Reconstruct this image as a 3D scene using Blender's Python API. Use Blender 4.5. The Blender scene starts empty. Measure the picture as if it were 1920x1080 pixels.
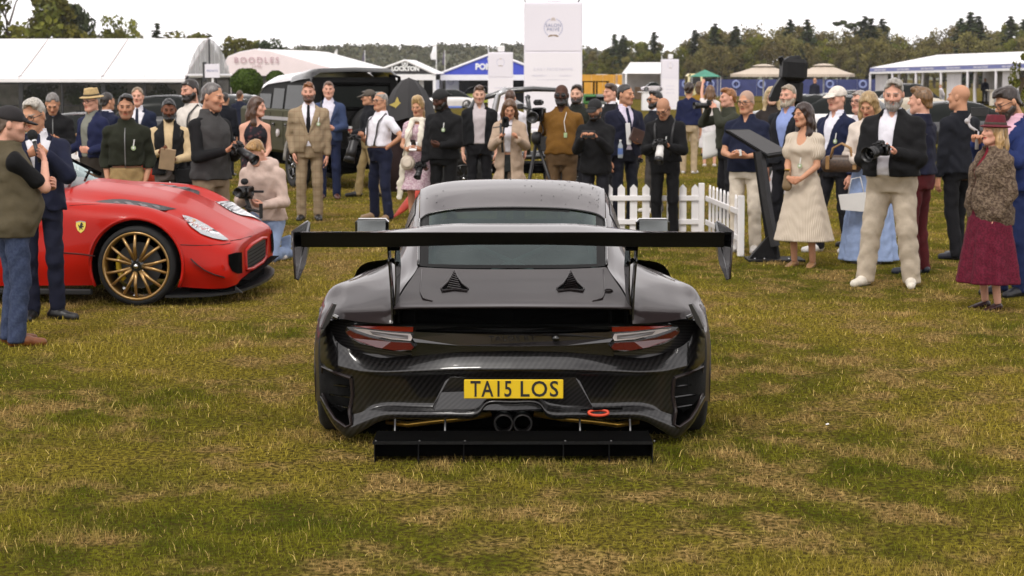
import bpy,math,random
import numpy as np
from mathutils import Vector,Matrix
rnd=random.Random(7)
PI=math.pi
SC=bpy.context.scene
COL=SC.collection
FPX=3733.0;CAMH=2.0;VH=136.0
PITCH=math.atan((540-VH)/FPX)
CP,SP=math.cos(PITCH),math.sin(PITCH)
cam_d=bpy.data.cameras.new('camera');cam=bpy.data.objects.new('camera',cam_d);COL.objects.link(cam)
cam.location=(0,0,CAMH);cam.rotation_euler=(PI/2-PITCH,0,0)
cam_d.sensor_width=36;cam_d.lens=FPX/1920*36;cam_d.clip_start=0.1;cam_d.clip_end=6000
cam_d.dof.use_dof=True;cam_d.dof.focus_distance=11.0;cam_d.dof.aperture_fstop=7.0
SC.camera=cam
SUN_EL,SUN_ROT=math.radians(52),math.radians(200)
W=bpy.data.worlds.new('World');SC.world=W;W.use_nodes=True
nt=W.node_tree;nt.nodes.clear()
out=nt.nodes.new('ShaderNodeOutputWorld');bg=nt.nodes.new('ShaderNodeBackground')
sky=nt.nodes.new('ShaderNodeTexSky');sky.sky_type='NISHITA';sky.sun_disc=False
sky.sun_elevation=SUN_EL;sky.sun_rotation=SUN_ROT;sky.air_density=1.0;sky.dust_density=4.0
hs=nt.nodes.new('ShaderNodeHueSaturation');hs.inputs['Saturation'].default_value=0.15
nt.links.new(sky.outputs[0],hs.inputs['Color'])
tc=nt.nodes.new('ShaderNodeTexCoord');mp=nt.nodes.new('ShaderNodeMapping');mp.inputs['Scale'].default_value=(1,1,2.2)
nt.links.new(tc.outputs['Generated'],mp.inputs['Vector'])
nz=nt.nodes.new('ShaderNodeTexNoise');nz.inputs['Scale'].default_value=2.6;nz.inputs['Detail'].default_value=7;nz.inputs['Roughness'].default_value=0.55
nt.links.new(mp.outputs[0],nz.inputs['Vector'])
cr=nt.nodes.new('ShaderNodeValToRGB')
cr.color_ramp.elements[0].position=0.33;cr.color_ramp.elements[0].color=(5.6,5.35,5.5,1)
cr.color_ramp.elements[1].position=0.68;cr.color_ramp.elements[1].color=(16.0,15.2,14.9,1)
nt.links.new(nz.outputs['Fac'],cr.inputs[0])
sx_=nt.nodes.new('ShaderNodeSeparateXYZ');nt.links.new(tc.outputs['Generated'],sx_.inputs[0])
hr_=nt.nodes.new('ShaderNodeMapRange');hr_.interpolation_type='SMOOTHSTEP';hr_.inputs[1].default_value=0.04;hr_.inputs[2].default_value=0.42;hr_.inputs[3].default_value=1;hr_.inputs[4].default_value=0
nt.links.new(sx_.outputs['Z'],hr_.inputs[0])
hm=nt.nodes.new('ShaderNodeMix');hm.data_type='RGBA';hm.inputs['B'].default_value=(14.5,14.0,14.0,1)
nt.links.new(hr_.outputs[0],hm.inputs['Factor']);nt.links.new(cr.outputs[0],hm.inputs['A'])
mx=nt.nodes.new('ShaderNodeMix');mx.data_type='RGBA';mx.inputs['Factor'].default_value=0.85
nt.links.new(hs.outputs[0],mx.inputs['A']);nt.links.new(hm.outputs['Result'],mx.inputs['B'])
nt.links.new(mx.outputs['Result'],bg.inputs['Color']);bg.inputs['Strength'].default_value=0.10
nt.links.new(bg.outputs[0],out.inputs[0])
sd=bpy.data.lights.new('sun','SUN');sd.energy=1.2;sd.angle=math.radians(14);sd.color=(1,0.95,0.88)
so=bpy.data.objects.new('sun',sd);COL.objects.link(so)
so.rotation_euler=(PI/2-SUN_EL,0,-SUN_ROT+PI)
vs=SC.view_settings;SC.display_settings.display_device='sRGB'
vs.view_transform='Standard';vs.look='None';vs.gamma=1;vs.use_curve_mapping=False;vs.exposure=0.42
SC.render.engine='CYCLES'
SC.cycles.use_denoising=True
SC.cycles.max_bounces=6;SC.cycles.transparent_max_bounces=12
def ray(u,v):
 a=(u-960)/FPX;b=-(v-540)/FPX
 return np.array([a,CP+b*SP,-SP+b*CP])
def P(u,v,Y):
 d=ray(u,v);t=Y/d[1]
 return np.array([d[0]*t,Y,CAMH+d[2]*t])
def G(u,v,z=0.0):
 d=ray(u,v);t=(z-CAMH)/d[2]
 return np.array([d[0]*t,d[1]*t,z])
def ss(a,b,x):
 t=np.clip((np.asarray(x,float)-a)/(b-a),0,1);return t*t*(3-2*t)
def tz(x,y):
 return-0.40*ss(45,150,y)-0.45*ss(45,100,y)*ss(0,-16,x)
def lin(c):
 if isinstance(c,str):
  c=c.lstrip('#');c=[int(c[i:i+2],16)/255 for i in(0,2,4)]
  c=[x/12.92 if x<=0.04045 else((x+0.055)/1.055)**2.4 for x in c]
 return tuple(c[:3])
_mats={}
def mat(name,color,rough=0.7,metal=0.0,coat=0.0,spec=0.5,nscale=8.0,namt=0.18,bscale=0,bstr=0.2,sheen=0.0,coord='Object',detail=3):
 c=lin(color);key=(name,tuple(round(x,4)for x in c),rough,metal,coat,nscale,namt,bscale,bstr,sheen)
 if key in _mats:return _mats[key]
 m=bpy.data.materials.new(name);m.use_nodes=True;t=m.node_tree;b=t.nodes['Principled BSDF']
 b.inputs['Roughness'].default_value=rough;b.inputs['Metallic'].default_value=metal
 b.inputs['Coat Weight'].default_value=coat;b.inputs['Specular IOR Level'].default_value=spec
 if coat:b.inputs['Coat Roughness'].default_value=0.03
 if sheen:b.inputs['Sheen Weight'].default_value=sheen
 co=t.nodes.new('ShaderNodeTexCoord')
 n=t.nodes.new('ShaderNodeTexNoise');n.inputs['Scale'].default_value=nscale;n.inputs['Detail'].default_value=detail
 t.links.new(co.outputs[coord],n.inputs['Vector'])
 r=t.nodes.new('ShaderNodeValToRGB');r.color_ramp.elements[0].position=0.3;r.color_ramp.elements[1].position=0.7
 r.color_ramp.elements[0].color=(*[x*(1-namt)for x in c],1);r.color_ramp.elements[1].color=(*[min(1,x*(1+namt))for x in c],1)
 t.links.new(n.outputs['Fac'],r.inputs[0]);t.links.new(r.outputs[0],b.inputs['Base Color'])
 if bscale:
  n2=t.nodes.new('ShaderNodeTexNoise');n2 .inputs['Scale'].default_value=bscale;n2 .inputs['Detail'].default_value=4
  t.links.new(co.outputs[coord],n2 .inputs['Vector'])
  bp=t.nodes.new('ShaderNodeBump');bp.inputs['Strength'].default_value=bstr;bp.inputs['Distance'].default_value=0.02
  t.links.new(n2 .outputs['Fac'],bp.inputs['Height']);t.links.new(bp.outputs[0],b.inputs['Normal'])
 _mats[key]=m
 return m
def cloth(color,rough=0.85,nscale=14,namt=0.09,b=26,s=0.3,name='cloth'):
 return mat(name,color,rough,nscale=nscale,namt=namt,bscale=b,bstr=s,spec=0.25)
def nodes(m):return m.node_tree.nodes,m.node_tree.links,m.node_tree.nodes['Principled BSDF']
def tag(o,label=None,cat=None,group=None,kind=None):
 if label:o['label']=label
 if cat:o['category']=cat
 if group:o['group']=group
 if kind:o['kind']=kind
 return o
def thing(name,label,cat,loc=(0,0,0),rotz=0.0,group=None):
 o=bpy.data.objects.new(name,None);COL.objects.link(o)
 o.empty_display_size=0.1
 o.location=[float(x)for x in loc];o.rotation_euler=(0,0,rotz)
 return tag(o,label,cat,group)
def mesh(name,V,Fc,smooth=True):
 me=bpy.data.meshes.new(name)
 V=np.asarray(V,np.float32).reshape(-1,3)
 if isinstance(Fc,np.ndarray):
  n=Fc.shape[1];me.vertices.add(len(V));me.vertices.foreach_set('co',V.ravel())
  me.loops.add(Fc.size);me.loops.foreach_set('vertex_index',Fc.ravel().astype(np.int32))
  me.polygons.add(len(Fc));me.polygons.foreach_set('loop_start',np.arange(0,Fc.size,n,dtype=np.int32))
  me.update(calc_edges=True)
 else:
  me.from_pydata(V.tolist(),[],[list(map(int,f))for f in Fc])
 if smooth:me.polygons.foreach_set('use_smooth',np.ones(len(me.polygons),bool))
 return me
def obj(name,me,m=None,parent=None,loc=None,rot=None):
 o=bpy.data.objects.new(name,me);COL.objects.link(o)
 if m is not None and len(me.materials)==0:me.materials.append(m)
 if parent is not None:o.parent=parent
 if loc is not None:o.location=[float(x)for x in loc]
 if rot is not None:o.rotation_euler=rot
 return o
def copy_tree(o,parent=None):
 c=o.copy();COL.objects.link(c)
 if parent is not None:c.parent=parent
 for ch in[x for x in COL.objects if x.parent==o]:copy_tree(ch,c)
 return c
def rotm(ax,a):
 return np.array(Matrix.Rotation(a,3,ax))
def frame(y,zhint=(0,0,1)):
 y=np.array(y,float);y/=np.linalg.norm(y)
 x=np.cross(y,np.array(zhint,float))
 if np.linalg.norm(x)<1e-5:x=np.cross(y,(1,0.1,0))
 x/=np.linalg.norm(x);z=np.cross(x,y)
 return np.stack([x,y,z],1)
class MB:
 """collects simple shapes into one mesh"""
 def __init__(s):s.v=[];s.f=[];s.n=0
 def add(s,V,Fc):
  V=np.asarray(V,float).reshape(-1,3);s.v.append(V)
  s.f+=[[int(i)+s.n for i in f]for f in Fc];s.n+=len(V);return s
 def box(s,lo,hi,c=0.0,R=None,o=(0,0,0)):
  lo=np.minimum(lo,hi).astype(float);hi=np.maximum(np.array(lo),np.array(hi,float))
  return s.rbox((lo+hi)/2,(hi-lo)/2,c,R,o)
 def rbox(s,cen,half,c=0.0,R=None,o=(0,0,0)):
  hx,hy,hz=half;c=min(c,hx*0.95,hy*0.95,hz*0.95)
  V=[];Fc=[]
  if c<=1e-6:
   V=[(sx*hx,sy*hy,sz*hz)for sx in(-1,1)for sy in(-1,1)for sz in(-1,1)]
   Fc=[(0,1,3,2),(4,6,7,5),(0,4,5,1),(2,3,7,6),(0,2,6,4),(1,5,7,3)]
  else:
   idx={}
   for sx in(-1,1):
    for sy in(-1,1):
     for sz in(-1,1):
      for a in range(3):
       p=[sx*(hx-c),sy*(hy-c),sz*(hz-c)];p[a]=(sx,sy,sz)[a]*(hx,hy,hz)[a]
       idx[(sx,sy,sz,a)]=len(V);V.append(p)
   q=lambda*k:Fc.append([idx[i]for i in k])
   for g in(-1,1):
    for a in range(3):
     b,d=(a+1)%3,(a+2)%3
     def key(sb,sd_):
      k=[0,0,0];k[a]=g;k[b]=sb;k[d]=sd_;return(*k,a)
     l=[key(-1,-1),key(1,-1),key(1,1),key(-1,1)]
     q(*(l if g>0 else l[::-1]))
   for a in range(3):
    b,d=(a+1)%3,(a+2)%3
    for sb in(-1,1):
     for sd_ in(-1,1):
      def key2(sa,w):
       k=[0,0,0];k[a]=sa;k[b]=sb;k[d]=sd_;return(*k,w)
      l=[key2(-1,b),key2(1,b),key2(1,d),key2(-1,d)]
      q(*(l if sb*sd_>0 else l[::-1]))
   for sx in(-1,1):
    for sy in(-1,1):
     for sz in(-1,1):
      l=[(sx,sy,sz,0),(sx,sy,sz,1),(sx,sy,sz,2)]
      q(*(l if sx*sy*sz>0 else l[::-1]))
  V=np.array(V,float)
  if R is not None:V=V@np.array(R).T
  return s.add(V+np.array(cen,float)+np.array(o,float),Fc)
 def tube(s,pts,r,n=8,cap=True,flat=1.0):
  pts=[np.array(p,float)for p in pts];rr=r if hasattr(r,'__len__')else[r]*len(pts)
  V=[];Fc=[];prev=None
  for i,p in enumerate(pts):
   d=pts[min(i+1,len(pts)-1)]-pts[max(i-1,0)]
   d=d/(np.linalg.norm(d)+1e-12)
   if prev is None:
    h=np.array([0,0,1.0])if abs(d[2])<0.9 else np.array([1.0,0,0])
    x=np.cross(d,h)
   else:x=prev-d*np.dot(prev,d)
   x/=np.linalg.norm(x)+1e-12;prev=x;y=np.cross(d,x)
   for k in range(n):
    a=2*PI*k/n;V.append(p+rr[i]*(math.cos(a)*x+flat*math.sin(a)*y))
  for i in range(len(pts)-1):
   for k in range(n):
    a,b=i*n+k,i*n+(k+1)%n;Fc.append((a,b,b+n,a+n))
  if cap:Fc.append(tuple(range(n))[::-1]);Fc.append(tuple(range((len(pts)-1)*n,len(pts)*n)))
  return s.add(V,Fc)
 def lathe(s,prof,n=24,R=None,o=(0,0,0),cap=True):
  V=[];Fc=[];m=len(prof)
  for k in range(n):
   a=2*PI*k/n
   for(r,z)in prof:V.append((r*math.cos(a),r*math.sin(a),z))
  for k in range(n):
   k2=(k+1)%n
   for i in range(m-1):Fc.append((k*m+i,k2*m+i,k2*m+i+1,k*m+i+1))
  if cap:
   if prof[0][0]>1e-6:Fc.append(tuple(k*m for k in range(n))[::-1])
   if prof[-1][0]>1e-6:Fc.append(tuple(k*m+m-1 for k in range(n)))
  V=np.array(V,float)
  if R is not None:V=V@np.array(R).T
  return s.add(V+np.array(o,float),Fc)
 def prism(s,poly,d,R=None,o=(0,0,0)):
  """poly in the x-z plane, thickness d along +y"""
  n=len(poly)
  V=[(p[0],0,p[1])for p in poly]+[(p[0],d,p[1])for p in poly]
  Fc=[tuple(range(n)),tuple(range(n,2*n))[::-1]]+[((k+1)%n,k,k+n,(k+1)%n+n)for k in range(n)]
  V=np.array(V,float)
  if R is not None:V=V@np.array(R).T
  return s.add(V+np.array(o,float),Fc)
 def sheet(s,quad_pts,t):
  """closed polygon of 3-D points given a thickness vector t"""
  q=[np.array(p,float)for p in quad_pts];t=np.array(t,float);n=len(q)
  V=q+[p+t for p in q]
  Fc=[tuple(range(n)),tuple(range(n,2*n))[::-1]]+[((k+1)%n,k,k+n,(k+1)%n+n)for k in range(n)]
  return s.add(V,Fc)
 def grid(s,A,flip=False):
  A=np.asarray(A,float);n,m=A.shape[:2]
  Fc=[(i*m+j,i*m+j+1,(i+1)*m+j+1,(i+1)*m+j)for i in range(n-1)for j in range(m-1)]
  if flip:Fc=[f[::-1]for f in Fc]
  return s.add(A.reshape(-1,3),Fc)
 def ball(s,c,r,n=10,m=6):
  r=np.array([r,r,r]if not hasattr(r,'__len__')else r,float)
  V=[(0,0,-1)];Fc=[]
  for i in range(1,m):
   ph=-PI/2+PI*i/m
   for k in range(n):V.append((math.cos(ph)*math.cos(2*PI*k/n),math.cos(ph)*math.sin(2*PI*k/n),math.sin(ph)))
  V.append((0,0,1));L=len(V)-1
  for k in range(n):
   k2=(k+1)%n
   Fc.append((0,1+k2,1+k));Fc.append((L,L-n+k,L-n+k2))
   for i in range(m-2):Fc.append((1+i*n+k,1+i*n+k2,1+(i+1)*n+k2,1+(i+1)*n+k))
  return s.add(np.array(V)*r+np.array(c,float),Fc)
 def mesh(s,name,smooth=False):
  return mesh(name,np.concatenate(s.v),s.f,smooth)
 def build(s,name,m,parent=None,smooth=False,off=None,loc=None,rot=None):
  if off is not None:s.v=[v-np.array(off,float)for v in s.v]
  return obj(name,s.mesh(name,smooth),m,parent,loc,rot)
def spline_up(A,fu,fv):
 """Catmull-Rom refinement of a control grid through its points"""
 def ref(A,f):
  n=len(A);out=[]
  P0=np.concatenate([2*A[:1]-A[1:2],A,2*A[-1:]-A[-2:-1]])
  for i in range(n-1):
   p0,p1,p2,p3=P0[i],P0[i+1],P0[i+2],P0[i+3]
   for k in range(f):
    t=k/f
    out.append(0.5*(2*p1+(p2-p0)*t+(2*p0-5*p1+4*p2-p3)*t*t+(3*p1-p0-3*p2+p3)*t**3))
  out.append(A[-1]);return np.array(out)
 A=np.asarray(A,float)
 A=ref(A,fu);A=ref(A.transpose(1,0,2),fv).transpose(1,0,2)
 return A
_fonts={}
def text_mesh(s,size,depth=0.004,bold=0.0,space=1.0,font=None):
 cu=bpy.data.curves.new('lettering','FONT');cu.body=s;cu.size=size;cu.extrude=depth;cu.offset=bold;cu.space_character=space
 cu.align_x='CENTER';cu.align_y='CENTER';cu.resolution_u=3
 o=bpy.data.objects.new('lettering',cu);COL.objects.link(o)
 dg=bpy.context.evaluated_depsgraph_get();dg.update()
 me=bpy.data.meshes.new_from_object(o.evaluated_get(dg));bpy.data.objects.remove(o);bpy.data.curves.remove(cu)
 me.materials.clear()
 return me
def text_obj(name,s,size,m,parent,loc,rot=(PI/2,0,0),sx=1.0,**k):
 me=text_mesh(s,size,**k);o=obj(name,me,m,parent,loc,rot);o.scale=(sx,1,1)
 return o
# ================================================================== ground and grass
def turf_colour(m,blade):
 N,L,b=nodes(m)
 geo=N.new('ShaderNodeNewGeometry')
 def noise(sc,det=5,off=0):
  mp=N.new('ShaderNodeMapping');mp.inputs['Location'].default_value=(off,off*0.7,0);mp.inputs['Scale'].default_value=(1,0.8,0)
  n=N.new('ShaderNodeTexNoise');n.inputs['Scale'].default_value=sc;n.inputs['Detail'].default_value=det;n.inputs['Roughness'].default_value=0.62
  L.new(geo.outputs['Position'],mp.inputs['Vector']);L.new(mp.outputs[0],n.inputs['Vector']);return n.outputs['Fac']
 def ramp(s,a,b_):
  r=N.new('ShaderNodeMapRange');r.inputs[1].default_value=a;r.inputs[2].default_value=b_;r.interpolation_type='SMOOTHSTEP';L.new(s,r.inputs[0]);return r.outputs[0]
 def mix(f,A,B):
  x=N.new('ShaderNodeMix');x.data_type='RGBA'
  if isinstance(f,float):x.inputs['Factor'].default_value=f
  else:L.new(f,x.inputs['Factor'])
  for k,v in(('A',A),('B',B)):
   if isinstance(v,tuple):x.inputs[k].default_value=(*v,1)
   else:L.new(v,x.inputs[k])
  return x.outputs['Result']
 green=mix(ramp(noise(3.1,4,5),0.35,0.65),(0.062,0.076,0.006),(0.142,0.136,0.013))
 olive=mix(ramp(noise(0.33,4,31),0.40,0.62),green,(0.228,0.180,0.026))
 dry=mix(ramp(noise(9,3,9),0.3,0.7),(0.37,0.25,0.092),(0.215,0.138,0.05))
 f=N.new('ShaderNodeMath');f.operation='ADD'
 a1=N.new('ShaderNodeMath');a1 .operation='MULTIPLY';L.new(noise(2.6,8,17),a1 .inputs[0]);a1 .inputs[1].default_value=0.62
 a2=N.new('ShaderNodeMath');a2 .operation='MULTIPLY';L.new(noise(0.42,4,3),a2 .inputs[0]);a2 .inputs[1].default_value=0.38
 L.new(a1 .outputs[0],f.inputs[0]);L.new(a2 .outputs[0],f.inputs[1])
 return N,L,b,mix,ramp,noise,olive,dry,ramp(f.outputs[0],0.475,0.595)
TURF=bpy.data.materials.new('turf');TURF.use_nodes=True
N,L,b,mix,ramp,noise,olive,dry,f=turf_colour(TURF,False)
c=mix(f,olive,dry);soil_shade=mix(ramp(noise(34,5,2),0.38,0.66),(0.045,0.034,0.010),c)  # dark soil flecks also stand in for shade between the blades
L.new(soil_shade,b.inputs['Base Color']);b.inputs['Roughness'].default_value=0.95;b.inputs['Specular IOR Level'].default_value=0.0
bp=N.new('ShaderNodeBump');bp.inputs['Strength'].default_value=0.7;bp.inputs['Distance'].default_value=0.03;L.new(noise(30,6,1),bp.inputs['Height']);L.new(bp.outputs[0],b.inputs['Normal'])
BLADE=bpy.data.materials.new('grass_blade');BLADE.use_nodes=True
N,L,b,mix,ramp,noise,olive,dry,f=turf_colour(BLADE,True)
at=N.new('ShaderNodeAttribute');at.attribute_name='r'
base=mix(f,olive,dry);base=mix(ramp(at.outputs['Fac'],0.945,0.97),base,(0.36,0.27,0.09))
br=N.new('ShaderNodeMapRange');br.inputs[3].default_value=0.74;br.inputs[4].default_value=1.72;L.new(at.outputs['Fac'],br.inputs[0])
mm=N.new('ShaderNodeMix');mm.data_type='RGBA';mm.blend_type='MULTIPLY';mm.inputs['Factor'].default_value=1;L.new(base,mm.inputs['A']);L.new(br.outputs[0],mm.inputs['B'])
L.new(mm.outputs['Result'],b.inputs['Base Color']);b.inputs['Roughness'].default_value=0.8;b.inputs['Specular IOR Level'].default_value=0.03
xs=np.concatenate([np.linspace(-900,-60,15),np.linspace(-50,50,41),np.linspace(60,900,15)])
ys=np.concatenate([np.linspace(-60,0,5),np.linspace(4,44,41),np.linspace(48,160,29),np.linspace(180,1800,28)])
Xg,Yg=np.meshgrid(xs,ys,indexing='ij');Ag=np.stack([Xg,Yg,tz(Xg,Yg)+0.012*np.sin(Xg*1.3+0.7*np.sin(Yg))*np.sin(Yg*0.9)*(Yg<60)],-1)
m_=MB().grid(Ag,flip=False);o=m_.build('ground',TURF,None,True);tag(o,kind='structure')
def grass():
 r=np.random.RandomState(4);Vs=[];Rs=[]
 bands=np.geomspace(7.5,46,30)
 for y0,y1 in zip(bands[:-1],bands[1:]):
  ym=(y0+y1)/2;dens=4300*(9/ym)**2.0;hh=0.030+0.0002*ym;ww=0.0027*(ym/9)**0.9
  w0=y1*960/FPX*1.08+0.3;A=(y1-y0)*2*w0;n=int(A*dens)
  y=r.uniform(y0,y1,n);x=r.uniform(-w0,w0,n);k=np.abs(x)<y*960/FPX*1.06+0.25;x,y=x[k],y[k]
  cl=np.sin(x*3.1+2*np.sin(y*1.7))*np.sin(y*3.7+1.5*np.sin(x*2.3))+0.6*np.sin(x*9+y*4)*np.sin(y*8-x*3)
  k=r.uniform(0,1,len(x))<0.72+0.30*cl;x,y,cl=x[k],y[k],cl[k];n=len(x)
  L_=hh*(0.55+0.9*r.uniform(0,1,n)**1.5)*(1+0.35*cl);w=ww*r.uniform(0.7,1.3,n)
  th=r.uniform(0,2*PI,n);ln=r.uniform(0.15,1.15,n);lay=r.uniform(0,1,n)>0.93;ln[lay]=r.uniform(1.2,1.5,lay.sum());L_[lay]*=1.3
  ph=r.uniform(0,2*PI,n);rr=r.uniform(0,1,n);rr[lay]=np.maximum(rr[lay],0.7+0.3*rr[lay])
  dx,dy=np.cos(th)*w/2,np.sin(th)*w/2;ox,oy=np.cos(ph),np.sin(ph)
  z0=tz(x,y)-0.004
  def at(t,s,wd):
   bend=np.sin(ln*t);up=np.cos(ln*t*0.8)
   return np.stack([x+ox*L_*t*bend+s*dx*wd,y+oy*L_*t*bend+s*dy*wd,z0+L_*t*up],-1)
  V=np.stack([at(0,-1,1),at(0,1,1),at(0.55,1,0.8),at(0.55,-1,0.8),at(1.0,0,0)],1);Vs.append(V.reshape(-1,3));Rs.append(np.repeat(rr,5))
 V=np.concatenate(Vs).astype(np.float32);n=len(V)//5;b=np.arange(n)[:,None]*5
 tri=np.concatenate([b+np.array([0,1,2]),b+np.array([0,2,3]),b+np.array([3,2,4])],1).reshape(-1,3)
 me=mesh('grass',V,tri,False);a=me.attributes.new('r','FLOAT','POINT');a.data.foreach_set('value',np.concatenate(Rs).astype(np.float32))
 o=obj('grass',me,BLADE);tag(o,kind='stuff')
grass()
# ================================================================== trees
def leaf_mat(name,a,b_,tr=0.25):
 m=bpy.data.materials.new(name);m.use_nodes=True;N,L,b=nodes(m)
 at=N.new('ShaderNodeAttribute');at.attribute_name='r';oi=N.new('ShaderNodeObjectInfo')
 x=N.new('ShaderNodeMix');x.data_type='RGBA';L.new(at.outputs['Fac'],x.inputs['Factor']);x.inputs['A'].default_value=(*a,1);x.inputs['B'].default_value=(*b_,1)
 h=N.new('ShaderNodeHueSaturation');L.new(x.outputs['Result'],h.inputs['Color'])
 mr=N.new('ShaderNodeMapRange');mr.inputs[3].default_value=0.485;mr.inputs[4].default_value=0.515;L.new(oi.outputs['Random'],mr.inputs[0]);L.new(mr.outputs[0],h.inputs['Hue'])
 mv=N.new('ShaderNodeMapRange');mv.inputs[3].default_value=0.75;mv.inputs[4].default_value=1.2;L.new(oi.outputs['Random'],mv.inputs[0]);L.new(mv.outputs[0],h.inputs['Value'])
 L.new(h.outputs[0],b.inputs['Base Color']);b.inputs['Roughness'].default_value=0.7;b.inputs['Specular IOR Level'].default_value=0.1
 return m
LEAF_G=leaf_mat('broad_leaf',(0.045,0.058,0.010),(0.19,0.18,0.028));LEAF_O=leaf_mat('turning_leaf',(0.075,0.070,0.020),(0.22,0.18,0.06))
LEAF_D=leaf_mat('fir_needle',(0.020,0.030,0.012),(0.065,0.080,0.03));LEAF_H=leaf_mat('hill_leaf',(0.05,0.065,0.03),(0.14,0.13,0.06))
BOX_G=leaf_mat('box_leaf',(0.025,0.05,0.008),(0.07,0.115,0.02));BARK=mat('bark',(0.06,0.045,0.03),0.9,nscale=6,namt=0.4,bscale=20,bstr=0.6)
def leaves(cen,rad,n,size,r,flat=0.75):
 """n leaf quads scattered in clumps (cen, rad)"""
 m=len(cen);i=r.randint(0,m,n);d=r.normal(size=(n,3));d/=np.linalg.norm(d,axis=1)[:,None]
 q=r.uniform(0.25,1,n)**0.5
 p=cen[i]+d*(rad[i]*q)[:,None]*np.array([1,1,flat])
 a=r.normal(size=(n,3));a/=np.linalg.norm(a,axis=1)[:,None];b=np.cross(a,d+0.4*r.normal(size=(n,3)));b/=np.linalg.norm(b,axis=1)[:,None]+1e-9
 s=size*r.uniform(0.6,1.3,n)[:,None]
 V=np.stack([p-a*s,p+b*s*0.7,p+a*s,p-b*s*0.7],1).reshape(-1,3)
 return V,np.repeat(np.clip(r.uniform(0,1,m)[i]*0.55+0.45*r.uniform(0,1,n),0,1),4)
def leaf_mesh(name,V,R):
 me=mesh(name,V,np.arange(len(V)).reshape(-1,4),False);a=me.attributes.new('r','FLOAT','POINT');a.data.foreach_set('value',R.astype(np.float32));return me
def broad_tree(seed,n=1900,sparse=1.0,leaf=0.30,H=10.0,w=0.42,low=0.22):
 r=np.random.RandomState(seed);tb=MB()
 tb.tube([(0,0,-0.3),(0.05,0,H*0.2),(0.12*r.randn(),0.1*r.randn(),H*0.45),(0.25*r.randn(),0.2*r.randn(),H*0.8)],[H*0.026,H*0.021,H*0.014,H*0.004],8)
 cen=[];rad=[]
 for k in range(int(26/sparse)):
  z=r.uniform(low,0.95);prof=math.sin(PI*min(1,(z-low*0.6)/(1.02-low*0.6)))**0.65;a=r.uniform(0,2*PI);q=math.sqrt(r.uniform(0.05,1))
  c=np.array((math.cos(a)*q*w*prof*H,math.sin(a)*q*w*prof*H,z*H));cen.append(c);rad.append(H*r.uniform(0.075,0.14))
  if k%3==0:tb.tube([(0,0,max(0.15,z-0.25)*H),c*0.5+np.array((0,0,(z*0.5-0.07)*H)),c],[H*0.010,H*0.006,H*0.002],5)
 V,R=leaves(np.array(cen),np.array(rad),n,leaf,r)
 return tb.mesh('trunk'),leaf_mesh('crown',V,R)
def fir_tree(seed,H=10.0,n=1300,w=0.2,low=0.1):
 r=np.random.RandomState(seed);tb=MB();tb.tube([(0,0,-0.3),(0,0,H*0.5),(0,0,H*0.98)],[H*0.016,H*0.011,H*0.002],7)
 Vs=[];Rs=[]
 for k in range(44):
  z=low+(1-low)*(k/44)**0.85;L_=w*H*(1.02-z)**0.8*r.uniform(0.6,1.15);
  for j in range(5):
   a=r.uniform(0,2*PI);e=np.array((math.cos(a)*L_,math.sin(a)*L_,z*H-0.28*L_));st=np.array((0,0,z*H))
   if k%4==0 and j==0:tb.tube([st,e],[0.035,0.008],4)
   m=max(3,int(n/220*(0.5+L_/(w*H))));t=r.uniform(0.1,1,m)[:,None];p=st+(e-st)*t+r.normal(size=(m,3))*np.array((0.14,0.14,0.09))*(1-z+0.25)
   d=(e-st)/(np.linalg.norm(e-st)+1e-6);s=0.42*(1.2-0.6*z)*r.uniform(0.5,1.2,m)[:,None];b=np.cross(d,r.normal(size=(m,3)));b/=np.linalg.norm(b,axis=1)[:,None]+1e-9
   Vs.append(np.stack([p-d*s,p+b*s*0.45,p+d*s,p-b*s*0.45],1).reshape(-1,3));Rs.append(np.repeat(np.clip(r.uniform(0,1)*0.5+r.uniform(0,0.5,m),0,1),4))
 return tb.mesh('trunk'),leaf_mesh('crown',np.concatenate(Vs),np.concatenate(Rs))
def pine_tree(seed,H=10.0):
 r=np.random.RandomState(seed);tb=MB();tb.tube([(0,0,-0.3),(0.2,0,H*0.5),(0.1,0,H*0.95)],[H*0.022,H*0.016,H*0.006],8);cen=[];rad=[]
 for(x,z)in((-0.26,0.93),(-0.16,0.95),(-0.06,0.90),(0.1,0.93),(0.2,0.86),(0.06,0.78),(-0.1,0.72),(0.16,0.66),(-0.04,0.58),(0.1,0.5),(-0.12,0.45)):
  c=np.array((x*H,r.uniform(-0.1,0.1)*H,z*H));cen.append(c);rad.append(H*r.uniform(0.06,0.11));tb.tube([(0.1,0,(z-0.1)*H),c],[0.09,0.03],5)
 V,R=leaves(np.array(cen),np.array(rad),1100,0.26,r,0.4);return tb.mesh('trunk'),leaf_mesh('crown',V,R)
def bare_larch(seed,H=10.0):return broad_tree(seed,n=1300,sparse=0.8,leaf=0.22,H=H,w=0.17,low=0.3)
KIND=dict(oak=[broad_tree(s)for s in(1,2,3)],thin=[broad_tree(s,n=1000,sparse=1.5,leaf=0.26)for s in(11,12)],fir=[fir_tree(s)for s in(21,22,23)],larch=[bare_larch(s)for s in(31,32,33,34)],pine=[pine_tree(41)])
def tree(kind,u,vt,Y,label,lm,name,group=None,sx=1.0):
 mt=rnd.choice(KIND[kind]);g=P(u,150,Y);g[2]=float(tz(g[0],Y));H=P(u,vt,Y)[2]-g[2]
 t=thing(name,label,'tree',g,rnd.uniform(0,6.28)if kind!='pine' else 0.0,group);t.scale=(H/10*sx,H/10*sx,H/10)
 a=obj('trunk',mt[0],BARK,t);me=mt[1]
 if len(me.materials)and me.materials[0]!=lm:me=me.copy();me.materials.clear()
 obj('crown',me,lm,t)
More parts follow.
